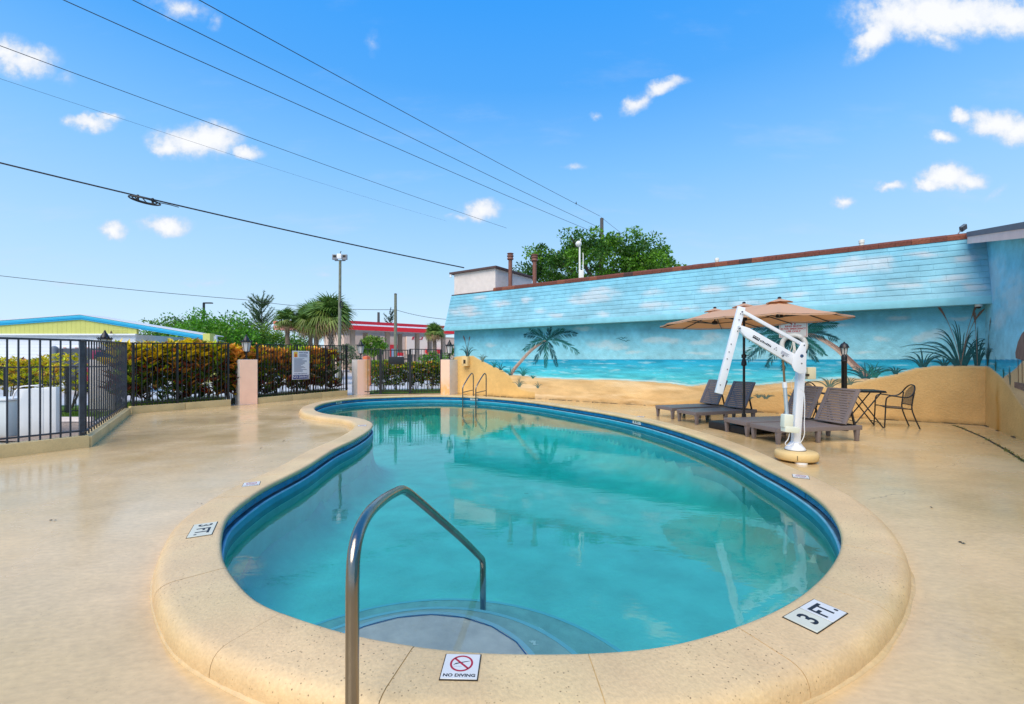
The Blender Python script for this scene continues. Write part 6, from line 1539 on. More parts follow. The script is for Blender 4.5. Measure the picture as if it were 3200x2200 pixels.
# ------------------------------------------------------------------ white plastic panels and bin behind the left fence
M_plastic = mat('white_plastic', (.74, .76, .76), .4, 2, .08)
pn = thing('plastic_screen', 'tall white plastic panel leaning behind the left iron fence', 'panel', at(84, 815, 8.1))
a_, b_ = at(41, 815, 8.0), at(127, 815, 8.2)
for i in range(3):
    p, q = a_ + (b_ - a_) * (i / 3), a_ + (b_ - a_) * ((i + 1) / 3); g = (q - p) * .008; mb = MB(); zt = .865 + .012 * i; dz = -H
    mb.prism([Vector((p.x + g.x, p.y, 0)), Vector((q.x - g.x, q.y, 0)), Vector((q.x - g.x, q.y, zt)), Vector((p.x + g.x, p.y, zt))], (0, .07, 0)); mb.build('panel_board', M_plastic, pn, bevel=.012)
mb = MB(); c = at(70, 872, 7.98); mb.tube(smooth_path([at(28, 905, 7.9), at(34, 890, 7.9), at(45, 878, 7.95), at(60, 875, 7.98), at(80, 874, 8.0), at(95, 872, 8.0)], 5), .012, 6); mb.build('hose', M_white, pn)
bn = thing('plastic_bin', 'low white plastic bin at the left edge behind the iron fence', 'bin', at(10, 815, 8.0))
c = at(8, 815, 8.1); mb = MB(); mb.box((c.x - .25, c.y, .33), (1.0, .5, .66), R(8)); mb.build('bin_body', mat('weathered_white_plastic', srgb(208, 214, 212), .45, 1.3, .16), bn, bevel=.04)
mb = MB(); mb.box((c.x - .25, c.y, .68), (1.06, .56, .04), R(8)); mb.build('bin_lid', M_plastic, bn, bevel=.015)

# ------------------------------------------------------------------ lime gabled building on the left
YB = 28.0
def GB(u, v, y=YB): return at(u, v, y)
lm = thing('gabled_building', 'low lime and white building with a bright blue gable edge', 'building', (-30, YB, 0))
M_lime = mat('lime_siding', srgb(196, 198, 108), .7, 2, .04); M_bwhite = mat('white_siding', srgb(226, 230, 236), .7, 2, .03); M_bblue = mat('blue_fascia', srgb(22, 160, 204), .5, 2, .04); M_bblue2 = mat('light_blue_fascia', srgb(84, 200, 228), .5, 2, .04)
M_alum = mat('pale_roof_metal', srgb(206, 208, 212), .5); M_sof = mat('soffit_grey', srgb(168, 166, 166), .8)
pk = GB(182.5, 713.5); pl = GB(-160, 738.5); pr = GB(307, 733.5); pe = GB(471, 761)
zb = GB(0, 757.5).z
mb = MB(); mb.prism([Vector((pl.x, YB + .1, zb)), Vector((pr.x, YB + .1, zb)), Vector((pr.x, YB + .1, pr.z - .2)), Vector((pk.x, YB + .1, pk.z - .2)), Vector((pl.x, YB + .1, pl.z - .2))], (0, .15, 0)); mb.build('gable_siding', M_lime, lm)
sbw = (pr.x - pl.x) / 88 - .006
for i in range(44):
    x = pl.x + (pr.x - pl.x) * (i + .5) / 44; zt = (pl.z + (pk.z - pl.z) * (x - pl.x) / (pk.x - pl.x)) if x < pk.x else (pk.z + (pr.z - pk.z) * (x - pk.x) / (pr.x - pk.x))
    mb = MB(); mb.prism([Vector((x - sbw, YB + .092, zb + .01)), Vector((x + sbw, YB + .092, zb + .01)), Vector((x + sbw, YB + .092, zt - .25)), Vector((x - sbw, YB + .092, zt - .25))], (0, .007, 0)); mb.build('siding_board', M_lime, lm)
mb = MB(); mb.prism([Vector((pl.x, YB + .25, -.03)), Vector((GB(300, 0).x, YB + .25, -.03)), Vector((GB(300, 0).x, YB + .25, zb)), Vector((pl.x, YB + .25, zb))], (0, 9, 0)); mb.build('wall', M_bwhite, lm)
mb = MB(); mb.beam(Vector((pl.x, YB + .05, zb - .02)), Vector((pr.x, YB + .05, zb - .02)), .12, .09); mb.build('trim_band', M_bwhite, lm)
zz = zb - .3
for i in range(11):
    mb = MB(); mb.box(((pl.x + GB(300, 0).x) / 2, YB + .245, zz - .22 * i), (GB(300, 0).x - pl.x, .02, .205)); mb.build('wall_board', M_bwhite, lm)
def fascia(a, b, dep, nm='fascia', par=lm):
    for (o0, o1, m, th) in ((0, -.10, M_bblue2, .0), (-.10, -.21, M_bblue, -.02), (-.21, -.30, M_bblue, .01)):
        mb = MB(); mb.prism([a + Vector((0, th, o1)), b + Vector((0, th, o1)), b + Vector((0, th, o0)), a + Vector((0, th, o0))], (0, .08, 0)); mb.build(nm, m, par)
    mb = MB(); mb.prism([a + Vector((0, -.05, .0)), b + Vector((0, -.05, 0)), b + Vector((0, -.05, .05)), a + Vector((0, -.05, .05))], (0, dep, 0)); mb.build('roof', M_alum, par)
fascia(pl, pk, 1.6); fascia(pk, pe, 1.6)
a, b = pr + Vector((-.4, .1, -.26)), pe + Vector((0, .1, -.30)); mb = MB(); mb.prism([a, b, b + Vector((0, 0, .03)), a + Vector((0, 0, .03))], (0, 1.5, 0)); mb.build('canopy_soffit', M_sof, lm)
fx = pe.x - .12
mb = MB(); mb.prism([Vector((fx - .02, YB - .25, -.03)), Vector((fx + .42, YB - .25, -.03)), Vector((fx + .42, YB - .25, 3.04)), Vector((fx - .02, YB - .25, 3.04))], (0, .5, 0)); fin = mb.build('end_wall', M_lime, lm)
mb = MB(); mb.prism([Vector((fx + .42, YB + .1, -.03)), Vector((fx + .56, YB + .1, -.03)), Vector((fx + .56, YB + .1, 2.88)), Vector((fx + .42, YB + .1, 2.88))], (0, .15, 0)); mb.build('end_wall_side', M_bwhite, lm)
mb = MB(); mb.prism([Vector((fx - .75, YB + .35, 2.85)), Vector((fx - .04, YB + .35, 2.7)), Vector((fx - .04, YB + .35, 3.02)), Vector((fx - .75, YB + .35, 3.0))], (0, .3, 0)); mb.build('end_parapet', M_bwhite, lm)
mb = MB(); c = GB(490.5, 812, YB); mb.box((c.x, YB, 1.14), (.44, .4, 2.32)); mb.build('low_wall', M_lime, lm)
mb = MB(); mb.tube([GB(284, 749, YB - .1), GB(252, 747.5, YB - .1), GB(252, 752, YB - .15)], .025, 6); mb.build('lamp_bracket', M_lime, lm)
mb = MB(); mb.lathe([(.07, -.12), (.05, .0), (.02, .05)], 8, GB(252, 752, YB - .15)); mb.build('wall_lamp', mat('rusty_lamp', srgb(110, 92, 50), .6), lm)
# grey metal privacy fence under the canopy
pf = thing('privacy_fence', 'tall grey corrugated metal fence under the sloping blue canopy', 'fence', GB(400, 815, 36))
for i in range(46):
    x0 = GB(296 + i * 4.7, 0, 36).x; mb = MB(); mb.box((x0, 36 + .03 * (i % 2), 1.45), (.16, .04, 2.9)); mb.build('fence_board', mat('fence_metal', srgb(150, 158, 172), .5) if i == 0 else bpy.data.materials['fence_metal'], pf)
# cargo trailer
tr_ = thing('cargo_trailer', 'dark grey box trailer with a white roof parked before the white building', 'trailer', at(175, 815, 20))
xa, xb = at(120, 0, 20).x, at(262, 0, 20).x; M_tr = mat('trailer_grey', srgb(62, 68, 78), .45, 2, .06)
mb = MB(); mb.box(((xa + xb) / 2, 20.8, 1.18), (xb - xa, 1.6, 1.42)); mb.build('body', M_tr, tr_, bevel=.05)
mb = MB(); mb.box(((xa + xb) / 2, 20.8, 1.97), (xb - xa - .06, 1.5, .16)); mb.build('roof', M_bwhite, tr_, bevel=.05)
for k in range(5): mb = MB(); mb.box((xa + .5 + k * .52, 20.03, 1.93), (.11, .02, .03)); mb.build('marker_light', mat('amber_lens', srgb(176, 86, 40), .3) if k == 0 else bpy.data.materials['amber_lens'], tr_)
mb = MB(); mb.lathe([(.14, .4), (.15, 1.85), (.12, 1.97), (.03, 2.02)], 14, (xa + .05, 20.02, 0)); mb.build('corner_post', mat('trailer_corner', srgb(112, 118, 126), .4), tr_)
mb = MB(); mb.box((xa + .42, 19.99, 1.18), (.03, .02, 1.4)); mb.build('seam_strip', mat('trailer_seam', srgb(96, 102, 110), .4), tr_)
for k in (.38, .62):
    mb = MB(); mb.lathe([(.001, -.1), (.30, -.1), (.33, -.07), (.33, .07), (.30, .1), (.001, .1)], 20); c = Vector((xa + (xb - xa) * k, 20.0, .33)); mb.V = [(v[0] + c.x, v[2] + c.y, v[1] + c.z) for v in mb.V]; mb.build('wheel', M_black, tr_)
# red car and a silver car behind the hedge
M_paint_r = mat('red_car_paint', srgb(160, 24, 38), .3, coat=.4); M_paint_s = mat('silver_car_paint', srgb(186, 190, 196), .25, metal=.3, coat=.6); M_win = mat('dark_car_glass', (.02, .025, .03), .08); M_tyre = mat('tyre_rubber', (.02, .02, .02), .8); M_rim = mat('alloy_rim', (.5, .5, .52), .3, metal=.8)
def car(loc_, rz, paint, label):
    t = thing('parked_car', label, 'car', loc_, rz, group='cars parked beyond the hedges')
    def prof(pts, w, inset=0): return [Vector((x, -w / 2 + inset, z)) for x, z in pts]
    body = [(-2.15, .35), (-2.2, .55), (-2.12, .82), (-1.4, .92), (-.85, .98), (.9, .98), (1.7, .95), (2.12, .86), (2.18, .6), (2.1, .33)]
    mb = MB(); mb.prism(prof(body, 1.78), (0, 1.78, 0)); loc(mb, 'body', paint, t, bevel=.06)
    cab = [(-.95, .97), (-.35, 1.38), (.2, 1.45), (1.0, 1.38), (1.75, .97)]
    mb = MB(); mb.prism(prof(cab, 1.50), (0, 1.50, 0)); loc(mb, 'cabin', paint, t, bevel=.06)
    for s_ in (-1, 1):
        mb = MB(); y = s_ * .752; mb.prism([Vector((-.72, y, 1.02)), Vector((-.3, y, 1.34)), Vector((.3, y, 1.39)), Vector((.3, y, 1.02))], (0, s_ * .006, 0)); loc(mb, 'side_window', M_win, t)
        mb = MB(); mb.prism([Vector((.36, y, 1.02)), Vector((.36, y, 1.39)), Vector((.95, y, 1.33)), Vector((1.45, y, 1.02))], (0, s_ * .006, 0)); loc(mb, 'side_window', M_win, t)
        for x in (-1.35, 1.35):
            mb = MB(); mb.lathe([(.001, -.1), (.29, -.1), (.32, -.07), (.32, .07), (.29, .1), (.001, .1)], 20); mb.V = [(v[0] + x, v[2] + s_ * .80, v[1] + .32) for v in mb.V]; wh = loc(mb, 'wheel', M_tyre, t)
            mb = MB(); mb.lathe([(.001, -.105), (.19, -.105), (.2, .105), (.001, .105)], 14); mb.V = [(v[0] + x, v[2] + s_ * .80, v[1] + .32) for v in mb.V]; o = mb.build('rim', M_rim, wh); o.matrix_parent_inverse = Matrix()
        mb = MB(); mb.box((-2.13, s_ * .62, .70), (.06, .32, .14)); loc(mb, 'headlight', M_white, t, bevel=.02); mb = MB(); mb.box((2.14, s_ * .66, .72), (.05, .3, .14)); loc(mb, 'tail_light', M_red, t, bevel=.02)
    mb = MB(); mb.prism([Vector((-.93, -.66, 1.01)), Vector((-.93, .66, 1.01)), Vector((-.40, .62, 1.35)), Vector((-.40, -.62, 1.35))], Vector((-.02, 0, .02))); loc(mb, 'windscreen', M_win, t)
    return t
cr_ = car(at(266, 815, 20.5) - Vector((0, 0, H)) , R(132), M_paint_r, 'red car parked behind the left end of the yellow hedge')
cr_.scale = (1.15, 1.15, 1.28)


# ------------------------------------------------------------------ trees
def tree(name, label, base, h, rx, ry, rz_, n, lsz, cols, seed, group=None, trunk_r=.18, clumps=46, flat=0, dens=.30, cat='tree'):
    rr = random.Random(seed); t = thing(name, label, cat, base, group=group); base = Vector(base); c0 = base + Vector((0, 0, h - rz_))
    cl = []
    for i in range(clumps):
        a = rr.uniform(0, 6.283); e = rr.uniform(-.75, 1); r = rr.uniform(.55, 1.0); ce = math.sqrt(max(0, 1 - e * e))
        cl.append((c0 + Vector((math.cos(a) * ce * rx * r, math.sin(a) * ce * ry * r, e * rz_ * r)), rr.uniform(.55, 1.2) * dens * min(rx, rz_ * 1.3), rr.choice(cols)))
    P = np.zeros((n * 4, 3), np.float32); C = np.ones((n * 4, 4), np.float32); rs = np.random.RandomState(seed)
    for i in range(n):
        c, r, col = cl[i % clumps]; d = rs.normal(size=3); d /= np.linalg.norm(d); p = np.array(c) + d * r * rs.rand() ** .35 * np.array([1.25, 1.25, .8])
        f = d * .6 + rs.normal(size=3) * .6 + np.array([0, 0, -.1]); f /= np.linalg.norm(f); s = np.cross(f, rs.normal(size=3)); s /= np.linalg.norm(s); l = lsz * rs.uniform(.6, 1.3)
        P[i * 4:i * 4 + 4] = [p, p + f * l * .5 + s * l * .28, p + f * l, p + f * l * .5 - s * l * .28]; k = rs.uniform(.7, 1.3); C[i * 4:i * 4 + 4, :3] = np.array(col[:3]) * k
    me = bpy.data.meshes.new('crown'); me.from_pydata(P.tolist(), [], [(4 * i, 4 * i + 1, 4 * i + 2, 4 * i + 3) for i in range(n)])
    me.color_attributes.new('Col', 'FLOAT_COLOR', 'POINT').data.foreach_set('color', C.ravel()); me.materials.append(M_leafcol); link('crown', me, t)
    mb = MB(); mb.tube([base + Vector((0, 0, -.05)), base + Vector((.1, 0, (h - rz_ * 2) * .5 + .4)), c0 - Vector((0, 0, rz_ * .45))], trunk_r, 8, radii=[trunk_r * 1.25, trunk_r, trunk_r * .75]); mb.build('trunk', M_bark, t)
    for i in range(7):
        c = cl[i * 5 % clumps][0]; s0 = c0 - Vector((0, 0, rz_ * .5)); mb = MB(); mb.tube([s0, (s0 + c) / 2 + Vector((0, 0, -.2)), c], .06, 5, radii=[trunk_r * .6, trunk_r * .35, trunk_r * .12]); mb.build('limb', M_bark, t)
    return t
GA, GB_, GC, GD = srgb(76, 124, 22), srgb(56, 100, 20), srgb(96, 146, 28), srgb(40, 76, 18)
def tb(u, d): p = at(u, 815, d); p.z = 0; return p
# big tree behind the painted building
b_ = tb(1358, 27); tree('broad_tree', 'large spreading green tree rising behind the blue shingled roof', b_, 9.1, 4.75, 3.4, 2.25, 32000, .18, (GA, GA, GB_, GC, GB_), 31, trunk_r=.28, clumps=210, dens=.17)
# left masses
tl_ = [(345, 40, 4.8, 3.0, 2.4), (402, 39, 5.0, 2.9, 2.5), (456, 36, 5.1, 2.5, 2.6), (508, 32, 4.9, 2.6, 2.7), (562, 36, 4.5, 2.0, 2.4), (612, 41, 4.2, 2.9, 2.3), (668, 43, 3.6, 2.6, 2.0)]
tlab = ['low rounded green tree above the blue canopy slope', 'green tree behind the grey metal fence, second from the left', 'bright green tree under the curved street lamp', 'bright green leafy tree right behind the first pillar lantern', 'olive green tree between the bright tree and the pine', 'light green bushy tree below the feathery pine', 'light green bushy tree left of the fan palms']
for i, (u, d, h, rx, rz_) in enumerate(tl_):
    tree('street_tree', tlab[i], tb(u, d), h, rx, rx * .8, rz_, 8000, .20, ((srgb(88, 148, 18), GC, srgb(72, 128, 14)) if i in (2, 3) else (GC, GA, GB_, srgb(104, 138, 28))), 40 + i, group='trees beyond the left hedges', trunk_r=.12, clumps=64)
# green behind the canopy columns
tree('street_tree', 'round green tree standing under the red and white station canopy', tb(846, 43), 3.7, 1.15, 1.1, 1.1, 3000, .2, (GC, GA, srgb(110, 140, 36)), 61, group='trees beyond the left hedges', trunk_r=.1)
for i, (u, d, h, lb_) in enumerate(((980, 26, 1.75, 'green shrub beyond the gate below the small fan palm'), (842, 26, 1.3, 'dark green shrub beyond the left part of the gate'), (690, 27, 2.3, 'grey green bushy shrub under the fan palms'), (772, 26, 2.6, 'grey green shrub left of the lantern by the gate'), (1040, 24, 2.1, 'green shrub at the end of the painted wall'))):
    tree('shrub', lb_, tb(u, d), h, 1.0, .8, h * .45, 2200, .12, ((srgb(110, 124, 88), srgb(84, 104, 66)) if i in (2, 3) else (GA, GC, GB_)), 70 + i, group='shrubs beyond the fence', trunk_r=.05, clumps=26, cat='shrub')
# feathery pines
def pine(label, base, h, w, seed, n=90, col=srgb(64, 84, 62), thin=1.0):
    rr = random.Random(seed); t = thing('pine_tree', label, 'tree', base, group='feathery pines in the distance'); base = Vector(base); mb = MB()
    st = MB(); st.tube([base, base + Vector((.1, 0, h * .5)), base + Vector((.05, 0, h * .98))], .12, 6, radii=[.16, .10, .02]); st.build('trunk', M_bark, t)
    for i in range(n):
        z = h * (.25 + .75 * rr.random()); a = rr.uniform(0, 6.3); l = w * (1.15 - .75 * (z / h)) * rr.uniform(.5, 1.1); p0 = base + Vector((0, 0, z)); d = Vector((math.cos(a), math.sin(a), rr.uniform(.25, .9))).normalized(); 
        for q in range(int(16 * thin)):
            f = (q + 1) / 16; p = p0 + d * l * f + Vector((0, 0, .25 * l * f * f)); 
            for _ in range(5):
                e = (d + Vector((rr.gauss(0, .6), rr.gauss(0, .6), rr.gauss(.2, .5)))).normalized(); s = e.cross(Vector((rr.gauss(0, 1), rr.gauss(0, 1), rr.gauss(0, 1)))).normalized() * .034; ll = rr.uniform(.22, .42)
                mb.add([p - s, p + s, p + e * ll], [(0, 1, 2)], jit(col, rr, .25))
    stuff(mb.build('crown', M_leafcol, t, colors=True)); return t
pine('tall feathery pine behind the bright green tree', tb(592, 52), 8.2, 3.4, 5, 100, col=srgb(84, 110, 68))
pine('low thin pine showing above the red station canopy', tb(884, 75), 9.4, 3.4, 6, 60, thin=.7)
# fan palms: shared frond meshes
def frond_mesh(name, seed, L_=.75, droop=.25, nseg=18, col=None):
    rr = random.Random(seed); mb = MB(); mb.beam((0, 0, 0), (.62 * L_, 0, .02), .02, .015, col=col)
    for k in range(nseg):
        a = R(-105 + 210 * k / (nseg - 1)); d = Vector((math.cos(a), math.sin(a), 0)); l = L_ * (1 - .25 * abs(a) / 1.9) * rr.uniform(.85, 1.05); p = Vector((.6 * L_, 0, .02)); s = Vector((-d.y, d.x, 0)) * .042
        m_ = p + d * l * .55 + Vector((0, 0, .06)); e = p + d * l + Vector((0, 0, -droop * l * rr.uniform(.7, 1.4))); c_ = jit(col, rr, .2)
        mb.add([p, m_ + s, e, m_ - s], [(0, 1, 3), (1, 2, 3)], c_)
    me = mb.mesh(name); me.color_attributes.new('Col', 'FLOAT_COLOR', 'POINT').data.foreach_set('color', np.array(mb.C, dtype=np.float32).ravel()); me.materials.append(M_leafcol); return me
FG = [frond_mesh('frond', i, col=srgb(104, 138, 62), droop=.2 + .1 * i) for i in range(3)]; FY = [frond_mesh('frond', 5 + i, col=srgb(112, 132, 56), droop=.45) for i in range(2)]; FB = [frond_mesh('frond', 8 + i, col=srgb(158, 128, 92), droop=.55) for i in range(2)]
M_ptr = mat('palm_trunk', srgb(120, 104, 88), .9, 10, .3, .5, 30)
def fan_palm(label, base, h, r, n, seed, boots=False, brown=.25):
    rr = random.Random(seed); t = thing('fan_palm', label, 'palm', base, group='fan palms before the petrol station'); base = Vector(base); top = base + Vector((rr.uniform(-.1, .1), 0, h))
    mb = MB(); mb.tube([base, (base + top) / 2, top], .16, 10, radii=[.20, .17, .15]); mb.build('trunk', M_ptr, t)
    if boots:
        mb = MB()
        for i in range(90):
            z = h * (.45 + .5 * (i / 90)); a = 2.4 * i; p = base + Vector((math.cos(a) * .15, math.sin(a) * .15, z)); d = Vector((math.cos(a) * .16, math.sin(a) * .16, .30)); s = Vector((-math.sin(a), math.cos(a), 0)) * .03
            mb.add([p - s, p + s, p + d + s * .4, p + d - s * .4], [(0, 1, 2, 3)])
        stuff(mb.build('leaf_bases', mat('leaf_base_stubs', srgb(176, 164, 150), .9), t))
    for i in range(n):
        f = i / n; el = R(80 - 122 * f + rr.uniform(-14, 14)); az = 2.4 * i + rr.uniform(-.2, .2)
        src = rr.choice(FB) if f > 1 - brown else (rr.choice(FY) if f > .62 else rr.choice(FG))
        o = inst(src, top, 0, t); o.name = 'frond'; o.rotation_euler = (rr.uniform(-.4, .4), -el, az); sc_ = r * rr.uniform(.85, 1.1); o.scale = (sc_, sc_, sc_)
fan_palm('slender young fan palm at the left of the palm group', tb(653, 33), 4.30, 1.0, 34, 1, brown=.12)
fan_palm('bushy fan palm behind the others in the palm group', tb(702, 34), 4.25, 1.45, 54, 2, brown=.1)
fan_palm('large bushy fan palm with a criss-cross trunk by the floodlight pole', tb(751, 31), 4.25, 1.62, 78, 3, boots=True, brown=.14)
fan_palm('bushy fan palm between the young palm and the large one', tb(716, 32), 4.15, 1.40, 56, 5, brown=.12)
fan_palm('small round fan palm beside the painted wall end', tb(986, 34), 3.42, .80, 52, 4, brown=.18)

# ------------------------------------------------------------------ petrol station
M_redc = mat('canopy_red', srgb(214, 22, 36), .4, 2, .03); M_redd = mat('canopy_dark_red', srgb(196, 26, 48), .4); M_whc = mat('canopy_white', srgb(236, 232, 240), .4); M_conc = mat('column_render', srgb(172, 150, 132), .8, 3, .06); M_store = mat('store_render', srgb(208, 180, 160), .8, 2, .04); M_dkgl = mat('shop_glass', (.03, .03, .035), .1)
cn = thing('station_canopy', 'red and white petrol station canopy on paired columns', 'canopy', at(880, 815, 49))
cB = Vector((-17.2, 45.8, 0)); cD = Vector((-6.6, 54.4, 0)); cL = Vector((-25.2, 46.6, 0)); dD = (cD - cB).normalized(); bk_ = Vector((-dD.y, dD.x, 0)) * 9
ZT, ZBm = 5.46, 4.52
def cface(a, b, cols):
    n_ = (b - a).normalized(); o = Vector((n_.y, -n_.x, 0)) * .02; hs_ = [(ZT, ZT - .32, cols[0]), (ZT - .32, ZT - .47, cols[1]), (ZT - .47, ZBm, cols[2])]
    for z1, z0, m in hs_:
        mb = MB(); mb.prism([a + Vector((0, 0, z0)), b + Vector((0, 0, z0)), b + Vector((0, 0, z1)), a + Vector((0, 0, z1))], -o * 4); mb.build('fascia', m, cn)
cface(cB, cD, (M_redd, M_whc, M_redc)); cface(cL, cB + Vector((-.05, 0, 0)), (mat('canopy_faded_red', srgb(226, 120, 96), .5), M_whc, mat('canopy_pale_red', srgb(238, 150, 150), .5)))
mb = MB(); mb.prism([p + Vector((0, 0, ZBm + .03)) for p in (cL + Vector((.1, .3, 0)), cB + Vector((0, .2, 0)), cD + Vector((-.1, .1, 0)), cD + bk_, cL + Vector((2, 10, 0)))], (0, 0, .7)); mb.build('canopy_deck', mat('canopy_soffit', srgb(176, 172, 170), .6), cn)
for u, dd, y in ((799, 0, 47.6), (878, 0, 50.6), (945.5, 0, 53.6), (1004.5, 0, 56.5), (828, 0, 52.5), (906.5, 0, 55.0), (974, 0, 58.5)):
    p = tb(u, y); mb = MB(); mb.box((p.x, p.y, 2.28), (.44, .44, 4.56), math.atan2(dD.y, dD.x)); mb.build('column', M_conc, cn)
st_ = thing('petrol_shop', 'beige petrol station shop with a red slanted sign under the canopy', 'building', at(950, 815, 68))
def SB(u, y): p = at(u, 815, y); p.z = 0; return p
sA, sB_ = SB(800, 62), SB(1040, 74); sd_ = (sB_ - sA).normalized(); so = Vector((sd_.y, -sd_.x, 0))
def swall(u0, u1, z0, z1, m, o=0, th=.3, nm='wall'):
    def onw(u):
        r = (u - 1160.5) / 1000; k = (r * sA.y - sA.x) / (sd_.x - r * sd_.y); return sA + sd_ * k + so * o
    a, b = onw(u0), onw(u1); mb = MB(); mb.prism([a + Vector((0, 0, z0)), b + Vector((0, 0, z0)), b + Vector((0, 0, z1)), a + Vector((0, 0, z1))], -so * th); return mb.build(nm, m, st_), a, b
swall(780, 1060, -.03, 4.9, M_store, 0, 8); swall(920, 1000, 2.2, 5.1, mat('shop_parapet', srgb(238, 216, 198), .8), .25, .25, 'sign_wall')
swall(780, 1060, 4.9, 5.05, M_conc, .05, 8.1, 'cornice')
for u0, u1 in ((925, 934), (938, 952), (958, 972), (978, 996)): swall(u0, u1, .1, 2.4, M_dkgl, .03, .1, 'shop_window')
swall(962, 972, 2.35, 3.0, M_redc, .6, .5, 'awning'); swall(984, 998, 2.35, 3.0, M_redc, .6, .5, 'awning')
swall(880, 904, .5, 3.6, M_redc, .3, .2, 'red_panel'); swall(885, 899, .5, 3.0, mat('poster_blue', srgb(150, 172, 196), .5), .34, .03, 'poster')
# slanted red emblem
r0 = SB(950, 67); 
def em(u, v):
    r = (u - 1160.5) / 1000; k = (r * sA.y - sA.x) / (sd_.x - r * sd_.y); p = sA + sd_ * k + so * .28; p.z = H + (815 - v) / 1000 * p.y; return p
for q in ([(934, 762), (938, 762), (935, 770), (931, 770)], [(941, 762), (957, 762), (956.4, 764), (940.2, 764)], [(938, 768), (955, 768), (954.4, 770), (937, 770)], [(941, 762), (944, 762), (941, 770), (938, 770)], [(955, 762), (957.5, 762), (955, 770), (952.5, 770)]):
    mb = MB(); mb.prism([em(*x) for x in q], so * .03); mb.build('emblem_bar', mat('emblem_red', srgb(190, 30, 52), .5) if 'emblem_red' not in bpy.data.materials else bpy.data.materials['emblem_red'], st_)
def pump(u, y, label):
    p = SB(u, y); t = thing('fuel_pump', label, 'fuel pump', p, group='fuel pumps under the canopy')
    mb = MB(); mb.box((p.x, p.y, .9), (.55, .45, 1.8), .6); mb.build('cabinet', M_whc, t, bevel=.03); mb = MB(); mb.box((p.x, p.y, 2.0), (.62, .5, .35), .6); mb.build('crown_sign', M_redc, t, bevel=.03)
    mb = MB(); mb.box((p.x, p.y - .24, 1.35), (.4, .04, .4), .6); mb.build('display', M_dkgl, t); mb = MB(); mb.box((p.x, p.y - .24, .5), (.4, .04, .7), .6); mb.build('lower_panel', M_redc, t)
pump(975, 50, 'red and white fuel pump seen through the bars right of the gate'); pump(907, 50.5, 'red and white fuel pump seen behind the gate lock box')
# wires of the low rail beyond the gate hedge
bf = thing('street_rail', 'thin dark rail on low posts beyond the green gate hedge', 'railing', SB(960, 23))
a, b = SB(934, 23), SB(1002, 23); a.z = b.z = .63
mb = MB(); mb.beam(a, b, .05, .05); mb.build('rail', M_black, bf)
for f in (0, .33, .66, 1): p = a + (b - a) * f; mb = MB(); mb.box((p.x, p.y, .3), (.05, .05, .66)); mb.build('post', M_black, bf)
ob = thing('orange_barrel', 'orange traffic barrel behind the lantern beside the pool gate', 'barrel', SB(831, 24))
mb = MB(); mb.lathe([(.26, 0), (.24, .3), (.24, .9), (.2, 1.55), (.08, 1.6)], 16, SB(831, 24)); mb.build('barrel_body', mat('orange_plastic', srgb(214, 110, 66), .5), ob, sharp=50)

# ------------------------------------------------------------------ poles, lamps and lines
M_wood = mat('weathered_pole', srgb(118, 122, 104), .9, 8, .2, .3, 40); M_wood2 = mat('dark_pole', srgb(84, 82, 80), .9, 8, .2)
fp_ = thing('floodlight_pole', 'tall weathered pole with twin floodlights beside the fan palms', 'light pole', SB(769, 25)); p = SB(769, 25); ztop = H + (815 - 590) / 1000 * 25
mb = MB(); mb.tube([p, p + Vector((.05, 0, ztop))], .085, 10, radii=[.10, .072]); mb.build('pole', M_wood, fp_)
c = p + Vector((.05, 0, ztop + .18)); M_fl = mat('floodlight_housing', srgb(130, 134, 140), .5)
for s_ in (-1, 1):
    mb = MB(); mb.box(c + Vector((s_ * .27, -.05, -.02)), (.30, .12, .30), R(-6 * s_)); mb.build('floodlight', M_fl, fp_, bevel=.02)
    mb = MB(); mb.box(c + Vector((s_ * .27, -.115, .02)), (.16, .01, .12), R(-6 * s_)); mb.build('lens', M_dark, fp_)
mb = MB(); mb.box(c + Vector((0, -.1, .02)), (.26, .14, .28)); mb.build('control_box', M_white, fp_, bevel=.03); mb = MB(); mb.beam(c + Vector((-.3, 0, -.2)), c + Vector((.3, 0, -.2)), .05, .05); mb.build('cross_arm', M_fl, fp_)
mb = MB(); mb.tube([c + Vector((0, 0, .15)), c + Vector((.02, 0, .28)), c + Vector((.06, 0, .33))], .022, 6); mb.build('photocell', M_dark, fp_)
rc = p + Vector((.15, -.1, H + (815 - 691) / 1000 * 25)); mb = MB(); mb.tube([rc + Vector((.085 * math.cos(a), 0, .19 * math.sin(a))) for a in [2 * math.pi * k / 20 for k in range(20)]], .03, 6, closed=True); mb.build('cable_coil', M_black, fp_)
def upole(u, v, d, label, r=.13, m=None):
    p = SB(u, d); t = thing('utility_pole', label, 'utility pole', p, group='utility poles'); z = H + (815 - v) / 1000 * d; mb = MB(); mb.tube([p, p + Vector((0, 0, z))], r, 10, radii=[r * 1.2, r * .85]); mb.build('pole', m or M_wood, t)
    mb = MB(); mb.lathe([(r * .9, z - .02), (r * .9, z + .04), (.02, z + .08)], 10, p); mb.build('pole_cap', M_wood2, t); return t
upole(896.5, 667, 36, 'green weathered utility pole in front of the red canopy'); upole(858, 709, 62, 'short dark utility pole behind the red canopy', .2, M_wood2)
pl_t = upole(1364, 496, 44, 'grey utility pole rising out of the big tree behind the roof', .20, M_wood2)
sl = thing('street_lamp', 'black street lamp with a flat arm above the left trees', 'street lamp', SB(462, 44)); p = SB(462, 44); z = H + (815 - 687) / 1000 * 44
mb = MB(); mb.tube([p, p + Vector((0, 0, z))], .11, 8); mb.build('pole', M_black, sl); mb = MB(); mb.box(p + Vector((.42, 0, z)), (.85, .3, .12)); mb.build('lamp_head', M_black, sl, bevel=.03)
M_wire = mat('black_wire', (.01, .01, .012), .5)
